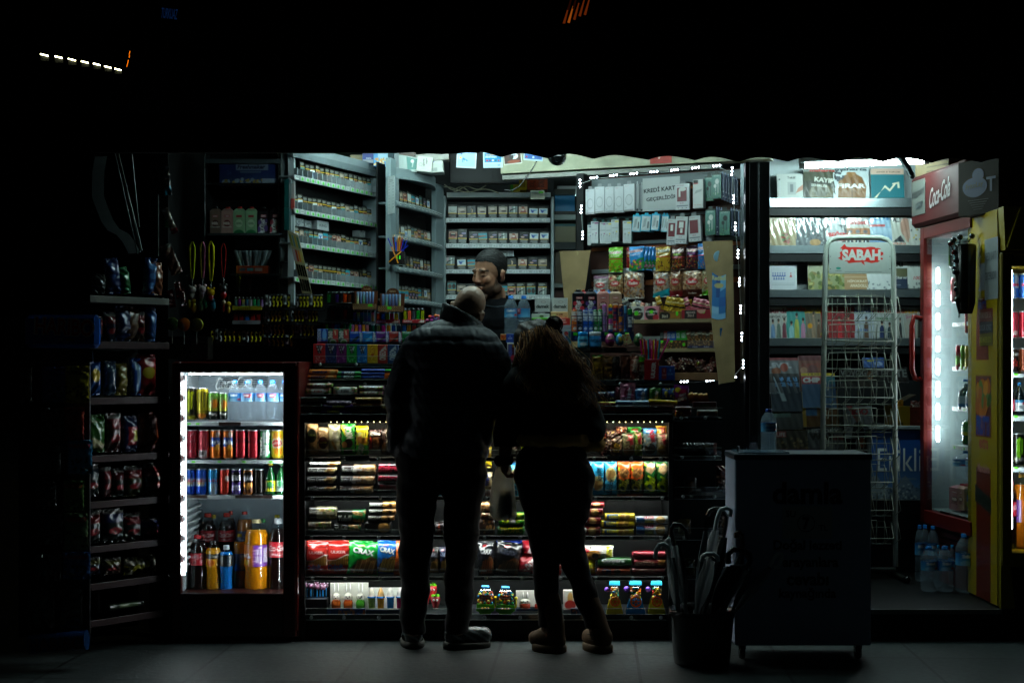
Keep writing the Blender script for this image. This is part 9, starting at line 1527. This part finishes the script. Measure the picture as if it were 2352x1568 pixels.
for xx in(x0+.04,x1-.05):
 m=MB();m.lathe([(.0003,-.012),(.03,-.012),(.034,0),(.03,.012),(.0003,.012)],'0c0c0c',GL,18,(xx,Y(d)+.05,.036),axis='x');m.box(xx-.016,Y(d)+.03,.05,xx+.016,Y(d)+.07,z0,'202224',ME);bx.append(('wheel',m))
FX('cool_box','dark grey wheeled water cool box with black lettering and price sheet','cool box',bx)
CW=Row('K',d+.12,'on the dark cool box','water bottle on cool box');CW(BO,(741,-190,845,113),'single clear water bottle with blue cap','18486c',er,shape='water',cap='1c3c90',z=z1)
#  people
def blob(prims,vox,sm=6):
 'one continuous surface grown over tapered limbs and ellipsoids'
 b=MB()
 for p in prims:
  if p[0]=='c':
   _,a,c,r0,r1=p;a=arr(a,float);c=arr(c,float);b.tube([a,c],[r0,r1],'808080',MT,16);b.sphere(a,r0,'808080',MT,16);b.sphere(c,r1,'808080',MT,16)
  else:
   _,c,r=p[:3];t=MB().sphere((0,0,0),1,'808080',MT,24);M=MTr(c)@(p[3].to_4x4()if len(p)>3 else Matrix.Identity(4))@Matrix.Diagonal((*r,1));t.xf(M)
   base=b.n;b.v+=t.v;b.c+=t.c;b.f+=[g+base for g in t.f];b.m+=t.m;b.sm+=t.sm;b.n+=t.n
 me=b.mesh('blob');o=bpy.data.objects.new('blob',me);COL.objects.link(o)
 r=o.modifiers.new('r','REMESH');r.mode='VOXEL';r.voxel_size=vox
 if sm:s=o.modifiers.new('s','SMOOTH');s.factor=.5;s.iterations=sm
 m2=bpy.data.meshes.new_from_object(o.evaluated_get(bpy.context.evaluated_depsgraph_get()));bpy.data.objects.remove(o)
 v=np.zeros(len(m2 .vertices)*3);m2 .vertices.foreach_get('co',v);n=np.zeros_like(v);m2 .vertices.foreach_get('normal',n)
 f=arr([p.vertices[:]for p in m2 .polygons if len(p.vertices)==4]);bpy.data.meshes.remove(m2)
 return v.reshape(-1,3),n.reshape(-1,3),f
def skinmesh(vnf,col,mat,disp=None,mask=None,cut=None):
 v,n,f=vnf
 if disp is not None:v=v+n*disp(v,n)[:,None]
 c=col(v)if callable(col)else col
 if mask is not None:k=mask(vnf[0]);f=f[k[f].all(1)]
 return MB().add(v,f,c,mat)
def wrk(a=.004,s=14):
 return lambda v,n:a*(np.sin(v[:,2]*s*2+3*np.sin(v[:,0]*s)+v[:,1]*9)+.6*np.sin(v[:,2]*s*5+v[:,0]*s*3+np.sin(v[:,1]*40)))
def hand(P,ax,up,s=1,curl=.9):
 'palm and five separate bent fingers; ax = finger direction, up = back of the hand'
 P=arr(P,float);ax=arr(ax,float);ax/=nrm_(ax);up=arr(up,float);up-=ax*np.dot(up,ax);up/=nrm_(up);sd=np.cross(ax,up);o=[('c',P,P+ax*.055*s+sd*.012,.026*s,.022*s),('c',P,P+ax*.055*s-sd*.02,.024*s,.02*s)]
 for i,(x,l)in enumerate(((-.033,.06),(-.011,.075),(.011,.08),(.032,.072))):
  q=P+ax*.07*s+sd*x*s;a=0;
  for j,fr in enumerate((.45,.3,.25)):
   a+=curl*(.6 if j==0 else 1);e=q+(ax*cos(a)-up*sin(a))*l*fr*s;o.append(('c',q,e,(.0095-.001*j)*s,(.0088-.001*j)*s));q=e
 q=P+ax*.015*s+sd*.03*s;e=q+(ax*.6+sd*.7-up*.3)*.035*s;o+=[('c',q,e,.012*s,.0105*s),('c',e,e+(ax*.8-up*.6)*.028*s,.0105*s,.009*s)]
 return o
HEADP=[El((0,.012,.05),(.075,.094,.088)),El((0,-.028,-.03),(.056,.06,.078)),El((0,-.062,-.098),(.026,.024,.022)),El((.043,.0,-.065),(.022,.034,.03)),El((-.043,.0,-.065),(.022,.034,.03)),El((.038,-.062,-.012),(.024,.022,.024)),El((-.038,-.062,-.012),(.024,.022,.024)),El((0,-.04,.0),(.057,.05,.095)),('c',(-.036,-.079,.036),(.036,-.079,.036),.011,.011),('c',(0,-.086,.026),(0,-.101,-.016),.008,.011),El((.011,-.095,-.021),(.008,.01,.008)),El((-.011,-.095,-.021),(.008,.01,.008)),El((.031,-.075,.013),(.014,.012,.01)),El((-.031,-.075,.013),(.014,.012,.01)),El((0,-.087,-.05),(.024,.011,.006)),El((0,-.085,-.06),(.021,.012,.007))]
EARS=[x for s in(-1,1)for x in(El((s*.079,.014,.0),(.009,.021,.033),MRo(s*.35,3,'Z')),El((s*.083,.018,.018),(.008,.012,.012)),El((s*.078,.006,-.024),(.007,.01,.01)))]
def place_head(prims,M):
 R=M.to_3x3();o=[]
 for p in prims:
  if p[0]=='c':o.append(('c',M@Vector(p[1]),M@Vector(p[2]),p[3],p[4]))
  else:o.append(El(M@Vector(p[1]),p[2],(R@p[3])if len(p)>3 else R.copy()))
 return o
def local(M):
 I=arr(M.inverted());return lambda v:v@I[:3,:3].T+I[:3,3]
sst=lambda a,b,x:np.clip((x-a)/(b-a),0,1)
REG['X']=(1750,950,.2551);REG['R']=(1500,950,1.0845)
def RQ(d):return lambda x,y,dd=0.:arr([X(RX('R',x),d),Y(d)+dd,Z(RY('R',y),d)])
d=7.72;hc=arr([*PT('X',822,560,d)])
HM=MTr(hc)@MRo(rad(-45),4,'Z')@MRo(rad(9),4,'X')@MRo(rad(3),4,'Y')@MTr((0,.0,-.015))@Matrix.Scale(1.04,4)
nk=hc+arr([.035,.03,-.2]);
sh=[('c',nk+[.0,.0,.09],nk+[.005,.01,-.05],.05,.056),El(nk+[.01,.03,-.21],(.215,.125,.17)),El(nk+[.01,.03,-.45],(.17,.12,.3)),('c',nk+[-.17,.02,-.11],nk+[-.23,-.03,-.36],.06,.048),('c',nk+[-.23,-.03,-.36],nk+[-.17,-.2,-.45],.045,.034),('c',nk+[.19,.04,-.11],nk+[.25,.0,-.38],.06,.048),('c',nk+[.25,.0,-.38],nk+[.17,-.18,-.48],.045,.034),('c',nk+[-.08,.03,-.62],nk+[-.09,.03,-1.35],.09,.055),('c',nk+[.09,.03,-.62],nk+[.1,.03,-1.35],.09,.055)]+hand(nk+[-.165,-.21,-.455],(.2,-1,-.1),(0,0,1))+hand(nk+[.165,-.19,-.485],(-.2,-1,-.1),(0,0,1))
lc=local(HM);rsn=np.random.RandomState(3)
def facecol(v):
 q=lc(v);x,y,z=q.T;c=np.tile(lin('a87a60'),(len(v),1));nz_=.5+.5*np.sin(x*900)*np.sin(y*800+z*700)
 def mix(m,col):m=np.clip(m,0,1)[:,None];c[:]=c*(1-m)+lin(col)*m
 mix(np.exp(-((abs(x)-.04)**2+(z+.01)**2)/.0004)*(y<0)*.35,'a85c44');mix(np.exp(-(x**2+(z+.018)**2)/.0003)*(y<-.09)*.4,'a45440')
 zb=np.interp(y,[-.1,-.07,-.035,-.01,.02],[-.05,-.052,-.042,-.005,.012]);mix(sst(.006,-.008,z-zb)*sst(.035,.015,y)*(.72+.15*nz_)*(z>-.135),'1c1512')
 mix(np.exp(-((z+.04)/.009)**2)*(abs(x)<.03+.004)*(y<-.07)*.95,'14100e');mix(np.exp(-((z+.056)/.004)**2)*(abs(x)<.022)*(y<-.08)*.8,'7c4038')
 mix(np.exp(-((z-.038-.006*np.cos(x*50))/.0062)**2)*(abs(x)>.01)*(abs(x)<.056)*(y<-.055),'120c0a');mix(np.exp(-((z-.0085)/.0028)**2)*(abs(abs(x)-.031)<.016)*(y<-.06)*.9,'1a100c');mix(np.exp(-((z-.02)/.008)**2)*(abs(abs(x)-.028)<.022)*(y<-.05)*.45,'4c2c20')
 mix(np.exp(-((z-.085)/.0016)**2-((x)/.04)**2)*(y<-.05)*.3,'6c4430');mix(np.exp(-((z-.097)/.0016)**2-((x)/.04)**2)*(y<-.04)*.3,'6c4430');mix((abs(x)>.084)*(abs(z)<.018)*(y<.02)*.5,'7c3c30');return c
body=blob(place_head(HEADP+EARS,HM)+sh,.0034,4);hb_=skinmesh(body,facecol,'skin')
hairm=lambda v:(lambda q:(q[:,2]>np.interp(q[:,1],[-.1,-.06,-.04,-.02,-.004,.03,.1],[.08,.081,.072,.045,.0,-.05,-.058]))&~((np.abs(q[:,0])>.0805)&(q[:,2]<.034)))(lc(v))
def hcol(v):q=lc(v);g=sst(.05,-.02,q[:,2])*.55;n_=.5+.5*np.sin(q[:,0]*600+q[:,2]*500);return lin('0b0908')+(lin('4a4642')-lin('0b0908'))*(g*n_)[:,None]
hr=skinmesh(body,hcol,'hair',lambda v,n:(lambda q:.0012+.006*sst(.05,.13,q[:,2])+.0007*np.sin(q[:,0]*210+9*np.sin(q[:,1]*37+q[:,2]*51)))(lc(v)),hairm)
jm=MB();v,n,f=blob([(p[0],p[1],p[2],p[3]+.012,p[4]+.012)if p[0]=='c' else(p[0],p[1],tuple(arr(p[2])+.012))for p in sh[1:7]]+[('c',nk+[.0,.004,.055],nk+[.01,.01,-.05],.086,.11)],.007,3)
mk_=lambda v:v[:,2]<nk[2]+.088-.35*np.clip(-(v[:,0]-nk[0])-.0,0,1)*.6-.3*np.clip(-(v[:,1]-nk[1]),0,.1)
sw=skinmesh((v,n,f),'0c0d11',CL,wrk(.003,11),mk_);cl_=MB();cl_.tube([(nk[0]+.085*cos(a),nk[1]-.085*sin(a)*.9-.012,nk[2]+.05-.035*sin(a))for a in lsp(-.3,PI*.8,14)],.004,'3c444a',CL,8)
tr_=skinmesh(blob([(p[0],p[1],p[2],p[3]+.012,p[4]+.014)for p in sh[7:9]]+[El(nk+[0,.03,-.62],(.17,.13,.12))],.012,3),'101216',CL)
p=nobj('person',hb_.mesh('person'));
for nm,m in(('hair',hr),('sweater',sw),('trousers',tr_),('collar_trim',cl_)):nobj(nm,m.mesh(nm),p)
tag(p,'bearded shop seller in black sweater looking down behind the counter','person')
def kid(p,nm,m):return nobj(nm,m.mesh(nm),p)
d=6.9;q=RQ(d);HC=arr([X(1077,d),Y(d)+.06,Z(704,d)])
HM2=MTr(HC)@MRo(rad(19),4,'Y')@MRo(rad(170),4,'Z')@MRo(rad(26),4,'X')@MTr((0,.0,-.038))@Matrix.Scale(1.0,4)
nk=q(322,330,.04)
core=[('c',HC+[-.01,.0,-.05],nk,.058,.066),El(q(285,430,.02),(.235,.13,.15)),El(q(270,560,.02),(.2,.125,.26)),El(q(255,760,.02),(.185,.13,.17)),('c',q(132,455,.02),q(84,590,.02),.058,.05),('c',q(84,590,.02),q(150,555,.24),.048,.04),('c',q(440,455,.02),q(462,610,.02),.058,.05),('c',q(462,610,.02),q(390,572,.24),.048,.04)]
legs=[('c',q(160,800,.02),q(150,1090,.03),.1,.072),('c',q(150,1090,.03),q(142,1440,.01),.07,.045),('c',q(330,800,.02),q(318,1090,.03),.1,.07),('c',q(318,1090,.03),q(305,1440,.01),.068,.045)]
hands=hand(q(150,555,.27),(.3,1,.1),(0,0,1))+hand(q(390,572,.27),(-.3,1,.1),(0,0,1))
lc2=local(HM2);bm_=lambda v:(lambda Q:np.clip(lin('b08a74')*(.9+.1*np.sin(Q[:,2:3]*70)),0,1)+0*v)(lc2(v))
body=blob(place_head(HEADP+EARS,HM2)+core+legs+hands,.005,3);p=nobj('person',skinmesh(body,bm_,'bald').mesh('person'))
inf=lambda L,a,ez=1:[(x[0],x[1],x[2],x[3]+a,x[4]+a)if x[0]=='c' else(x[0],x[1],tuple(arr(x[2])+a))for x in L]
jv=blob(inf(core[1:],.024)+[('c',q(150,428,.02),q(150,490,.02),.075,.09),('c',q(438,440,.02),q(438,490,.02),.07,.09),El(q(245,790,.02),(.235,.155,.1)),('c',q(75,780,.02),q(80,560,.03),.04,.06),('c',q(400,740,.02),q(425,540,.03),.05,.06),('c',q(322,345,.02),q(320,400,.02),.095,.13)],.008,5)
def quilt(v,n):
 z=v[:,2];s=.068;ph=((z+.03*np.abs(v[:,0]-q(270,0)[0])+.004*np.sin(v[:,0]*40))%s)/s;ph2=((v[:,0]+.01*np.sin(z*30))%.11)/.11
 return.0045*np.sin(PI*ph)**.5-.003+.0012*np.sin(v[:,0]*150+z*90)*np.sin(v[:,0]*60)-.003*np.exp(-((ph2-.5)/.05)**2)*sst(1.45,1.5,z)
jk=skinmesh(jv,'101823','nylon',quilt,lambda v:v[:,2]>Z(RY('R',812),d));kid(p,'jacket',jk)
cl=MB();P=[]
for t,rr,up in((0,.112,-.03),(.3,.108,.0),(.6,.1,.028),(.85,.098,.045),(1,.092,.048),(1,.085,.03),(1,.084,-.02)):P.append([(nk[0]-.0+rr*cos(a)*1.02+.0*up,nk[1]+rr*sin(a)*.95,nk[2]+.02+up-.05*cos(a)+.012*sin(-a)+.0015*sin(a*9))for a in lsp(0,2*PI,40,False)])
cl.grid(arr(P),'0a0e14','nylon',True,True);cl.grid(arr(P)[::-1]*1.0+[0,0,-.001],'0a0e14','nylon',True,True);kid(p,'collar',cl)
kid(p,'trousers',skinmesh(blob(inf(legs,.016)+[El(q(245,815,.02),(.2,.14,.13)),('c',q(160,860,.02),q(150,1090,.03),.112,.088),('c',q(330,860,.02),q(322,1000,.03),.112,.09),('c',q(145,1300,.01),q(142,1425,.01),.07,.062),('c',q(310,1300,.01),q(305,1425,.01),.07,.062)],.009,4),'0b0c0f',CL,wrk(.005,12),lambda v:v[:,2]>.075))
def shoe(a,t,w_=.047,hi=.1,sole=.028):
 a=arr(a,float);t=arr(t,float);D=t-a;D/=nrm_(D)
 u=blob([('c',a+[0,0,hi*.5],a+[0,0,hi],w_*.9,w_*.8),('c',a+[0,0,sole+w_*.75],a+D*.15+[0,0,sole+w_*.62],w_,w_*.9),('c',a+D*.14+[0,0,sole+w_*.6],t-D*w_+[0,0,sole+w_*.45],w_*.95,w_*.72)],.005,3)
 s=MB();n=28;side=arr([-D[1],D[0],0]);L_=nrm_(t-a)+w_;ctr=(a-D*w_*.9+t)/2;P=[]
 for z,k in((0,.96),(.004,1.02),(sole*.7,1.03),(sole,1.0),(sole+.004,.9)):P.append([ctr+D*math.copysign(abs(cos(x))**.7,cos(x))*L_*.52*k+side*math.copysign(abs(sin(x))**.8,sin(x))*w_*1.12*k*(1-.1*cos(2*x))+arr([0,0,z])for x in lsp(0,2*PI,n,False)])
 s.grid(arr(P),'3a3c38',MT,True,True);s.add(P[0],[list(range(n))[::-1]],'202020',MT,False)
 return u,s
def laces(a,t,c,n=4):
 a=arr(a,float);t=arr(t,float);D=(t-a)/nrm_(t-a);sd=arr([-D[1],D[0],0]);m=MB()
 for i in range(n):
  o=a+D*(.05+.022*i)+[0,0,.098-.011*i];m.tube([o-sd*.022,o+[0,0,.004],o+sd*.022],.0028,c,CL,6)
 m.tube([a+D*.05+sd*.01+[0,0,.1],a+D*.07+sd*.04+[0,0,.08],a+D*.1+sd*.05+[0,0,.04]],.0022,c,CL,6);return m
for a,t,c in((q(140,1515,.03)*[1,1,0],q(120,1515,.2)*[1,1,0],'2c4050'),(q(288,1520,.02)*[1,1,0],q(418,1520,.05)*[1,1,0],'4c545a')):
 u,s=shoe(a,t);o=kid(p,'shoe',skinmesh(u,lambda v:np.where((np.sin(v[:,0:1]*90+v[:,2:3]*160+v[:,1:2]*70)>.55),lin('6c7478'),lin('2c3230')),GL,mask=lambda v:v[:,2]<.118));nobj('sole',s.mesh('sole'),o);nobj('laces',laces(a,t,'889090').mesh('laces'),o)
tag(p,'tall bald customer in dark quilted jacket seen from behind','person')
gl=MB();e=HM2@Vector((.082,-.01,.022));e2=HM2@Vector((-.082,-.01,.022))
for s_ in(-1,1):gl.tube([tuple(HM2@Vector((s_*.084,.012,.02))),tuple(HM2@Vector((s_*.08,-.05,.024))),tuple(HM2@Vector((s_*.07,-.105,.02)))],.0025,'0c0c0c',GL,6)
gl.tube([tuple(HM2@Vector((.07,-.105,.02))),tuple(HM2@Vector((0,-.118,.024))),tuple(HM2@Vector((-.07,-.105,.02)))],.0022,'0c0c0c',GL,6);g_=MB()
for s_ in(-1,1):g_.tube([tuple(HM2@Vector((s_*.034+.024*cos(a),-.112,.012+.018*sin(a))))for a in lsp(0,2*PI,14,False)],.002,'0c0c0c',GL,6,True)
FX('glasses','dark glasses worn by the bald customer','glasses',[('temples',gl),('rims',g_)])
d=6.82;q=RQ(d);HC=q(592,404,.05);HM3=MTr(HC)@MRo(rad(-128),4,'Z')@MRo(rad(14),4,'X')@Matrix.Scale(.92,4)
core=[('c',HC+[.01,0,-.06],q(625,470,.02),.045,.055),El(q(640,545,.02),(.165,.105,.11)),El(q(650,690,.02),(.14,.1,.2)),('c',q(545,520,.02),q(492,690,.02),.05,.042),('c',q(492,690,.02),q(478,815,.0),.04,.028),('c',q(745,530,.02),q(800,700,.02),.052,.044),('c',q(800,700,.02),q(740,690,.2),.04,.03)]
legs=[('c',q(610,830,.02),q(625,1130,.03),.105,.062),('c',q(625,1130,.03),q(640,1440,.02),.058,.036),('c',q(700,830,.02),q(718,1130,.05),.105,.062),('c',q(718,1130,.05),q(815,1440,.0),.058,.036)]
hn=hand(q(478,822,.0),(0,-.1,-1),(-1,0,0),.85,1.1)+hand(q(735,690,.22),(-.4,1,.1),(0,0,1),.85)
body=blob(place_head(HEADP+EARS,HM3)+core+legs+hn,.005,3);p=nobj('person',skinmesh(body,'8c6450','skin').mesh('person'))
fur='b88c50'
cv=blob(inf(core[1:],.026)+[('c',q(560,500,.02),q(700,500,.02),.07,.075),El(q(655,720,.02),(.175,.14,.12)),('c',q(700,560,.02),q(790,700,.02),.09,.08),('c',q(520,560,.02),q(495,700,.02),.07,.06)],.009,5)
kid(p,'coat',skinmesh(cv,'0d0b0a',CL,wrk(.005,9),lambda v:v[:,2]>Z(RY('R',770),d)+.0))
furd=lambda v,n:.004*np.sin(v[:,0]*210+v[:,2]*160)*np.sin(v[:,1]*190+v[:,2]*230)+.003*np.sin(v[:,0]*60)
def fring(cx,cy,dd,rx,ry,rz_,t,tilt=0,a0=0,a1=2*PI):
 c=q(cx,cy,dd);return[('c',c+arr([rx*cos(a),ry*sin(a),tilt*cos(a)]),c+arr([rx*cos(b_),ry*sin(b_),tilt*cos(b_)]),t,t)for a,b_ in zip(lsp(a0,a1,17)[:-1],lsp(a0,a1,17)[1:])]
kid(p,'fur_hem',skinmesh(blob(fring(658,745,.02,.155,.125,0,.03,0),.008,3),fur,CL,furd));kid(p,'fur_cuff',skinmesh(blob(fring(803,765,.04,.03,.035,0,.032)+fring(800,742,.06,.028,.04,0,.03),.008,3),fur,CL,furd));kid(p,'fur_cuff',skinmesh(blob(fring(476,822,.0,.022,.03,0,.024),.007,3),'15110c',CL,furd))
kid(p,'fur_collar',skinmesh(blob([('c',q(528,470,.03),q(545,440,.0),.03,.036),('c',q(545,440,.0),q(600,432,-.05),.036,.036),('c',q(600,432,-.05),q(680,455,-.06),.036,.034),('c',q(528,470,.03),q(535,510,.06),.03,.024)],.007,4),'6a5030',CL,furd))
kid(p,'trousers',skinmesh(blob(inf(legs,.012)+[El(q(655,830,.02),(.165,.13,.12)),('c',q(600,880,.02),q(622,1000,.03),.12,.1),('c',q(715,880,.02),q(725,1000,.04),.125,.1)],.009,4),'0a0a0c',CL,wrk(.004,12),lambda v:v[:,2]>.12))
for a,t,c in((q(668,1515,.0)*[1,1,0],q(590,1515,.06)*[1,1,0],0),(q(838,1505,.0)*[1,1,0],q(790,1505,.1)*[1,1,0],1)):
 u,s=shoe(a,t,.047,.13,.034);v,n,f=u;up=arr(a)+[0,0,.1];kn=q(645,1330,.02)if not c else q(788,1330,.02)
 u=blob([('c',arr(a)+[0,0,.06],kn,.05,.052),('c',arr(a)+[0,0,.07],arr(t)*.65+arr(a)*.35+[0,0,.065],.05,.045),('c',arr(t)*.5+arr(a)*.5+[0,0,.06],arr(t)*.9+arr(a)*.1+[0,0,.058],.045,.04)],.006,3)
 o=kid(p,'boot',skinmesh(u,'4a3620',MT,wrk(.002,14)));s.c=[x*0+lin('4c3c28')for x in s.c];nobj('sole',s.mesh('sole'),o)
 l=MB();A=arr(a);dr_=(kn-A);
 for i in range(6):o_=A+dr_*(.22+.11*i)+[-.04,-.025,.05*0];l.tube([o_+[-.01,.03,0],o_+[0,-.0,.004],o_+[.03,-.02,0]],.0025,'14100c',CL,6)
 nobj('laces',l.mesh('laces'),o)
hair=[El(q(604,388,.03),(.092,.112,.118)),El(q(558,372,.06),(.06,.085,.085)),El(q(660,322,-.01),(.04,.042,.04)),('c',q(590,400,-.02),q(640,520,-.06),.08,.085),('c',q(650,420,-.02),q(720,560,-.07),.075,.07),('c',q(700,500,-.05),q(770,600,-.06),.06,.035),('c',q(560,420,-.01),q(590,520,-.05),.055,.06)]
hd=skinmesh(blob(hair,.006,5),lambda v:lin('24170e')*(1+.5*np.sin(v[:,0:1]*190+3*np.sin(v[:,2:3]*22))),'hair',lambda v,n:.0028*np.sin(v[:,0]*130+4*np.sin(v[:,2]*20)+v[:,1]*40))
rs=random.Random(8)
for i in range(760):
 t0=rs.random();a=rs.uniform(-1,1);st_=q(580+60*t0+62*a,322+24*abs(a)+70*rs.random(),-.05-.05*(1-abs(a)));ex=540+270*(t0*.5+.25+a*.28);ln=rs.uniform(.5,1);e_=q(ex+60*ln*max(0,(ex-640)/150),430+230*ln*(.6+.4*(ex-500)/300),-.1-.04*rs.random());P=[];ph=rs.uniform(0,6);am=rs.uniform(.012,.034);n=12
 for j in range(n):
  t=j/(n-1);P.append(st_*(1-t)+e_*t+arr([am*t*sin(t*11+ph),-.035*sin(PI*t)*.6+am*.5*cos(t*9+ph),.02*sin(PI*t*.8)]))
 hd.tube(P,[.0021*(1-.7*j/(n-1))for j in range(n)],['6a4628','a87444','4a301c','c08850'][i%4],'hair',4)
for i in range(60):
 a=rs.uniform(0,2*PI);c=q(660,322,-.01);P=[c+arr([.04*cos(a+t*2.2),-.042*cos(t*1.5),.04*sin(a+t*2.2)])*1.03 for t in lsp(0,1.6,8)];hd.tube(P,.0022,'2c1a0e','hair',4)
kid(p,'hair',hd);tag(p,'woman with long wavy brown hair and fur trimmed dark coat seen from behind','person')
b=MB();d_=6.82;P=[];prof=[(838,455,500,.012),(850,448,506,.02),(880,440,512,.035),(930,428,514,.05),(980,421,516,.06),(1015,422,520,.06),(1030,434,516,.05),(1038,452,500,.03)]
for y,x0,x1,t in prof:
 a=q(x0,y);c=q(x1,y+(6 if y>1000 else 0));m=(a+c)/2;r=(c[0]-a[0])/2;P.append([m+arr([r*cos(k)*(1+.07*sin(5*k+y*.02)),t*sin(k)*(1+.2*sin(4*k+y*.03)),.004*sin(6*k)])for k in lsp(0,2*PI,36,False)])
b.grid(arr(P)[::-1],'dcdcd4','plastic',True,True);b.add(P[-1],[list(range(36))[::-1]],'dcdcd4','plastic');hn_=MB()
for x in(458,494):hn_.tube([q(x,842),q(x+8,825,-.01),q(478,812,-.02)],[.008,.005,.004],'dcdcd4','plastic',8)
ins=MB();
B0_=q(452,1028);B1_=q(505,935);ins.box(B0_[0],Y(d_)-.03,B0_[2],B1_[0],Y(d_)+.035,B1_[2],'1c1a18',CD,.004)
FX('shopping_bag','pale translucent shopping bag held by the woman','bag',[('bag',b),('handles',hn_),('content',ins)])
def copytree(o,loc):
 n=o.copy();COL.objects.link(n);n.location=loc
 for c in o.children:m=c.copy();COL.objects.link(m);m.parent=n
 return n
byx=[r for r in REGISTRY if r[0].get('group')in('packs on the lit sweets rack',)and r[0].dimensions.x>=0]
for fl,a,b_,src in[(1052,.0,.0,('dark brown wafer pack with white upright lettering','yellow and green bag with lemon biscuit','green biscuit pack with lime script, left')),(1142,0,0,('light blue biscuit pack with biscuits on top, right','orange and dark green biscuit pack, left')),(1232,0,0,('dark red biscuit roll, lowest of the stack','yellow cream biscuit roll, lowest','green roll with yellow lettering, lowest')),(1326,0,0,('green stick cracker bag','bright blue stick cracker bag','red stick cracker bag, left one'))]:
 so=[r[0]for r in byx if r[1]in src]or[byx[0][0]]
 gaps={1052:[(965,1118),(1140,1335)],1142:[(965,1112),(1150,1350)],1232:[(965,1030),(1060,1105),(1225,1325)],1326:[(975,1020),(1055,1100),(1215,1300)]}[fl];i=0
 for g0,g1 in gaps:
  x=g0+20
  while x<g1-10:
   o=so[i%len(so)];w=max((v.co.x for v in(o.data.vertices if o.data else[])),default=.03)*2*FL/7.13;x+=w/2
   if x+w/2>g1+15:break
   c=copytree(o,(X(x,7.15),Y(7.15),Z(fl,7.1)+.001));nm=next(r[1]for r in REGISTRY if r[0]==o)
   nm=nm.split(',')[0];tag(c,nm,o['category'],'hidden behind customers, shelf %d'%(1+(fl-1052)//90),'packs hidden behind the customers');x+=w/2+3;i+=1
finish_labels()
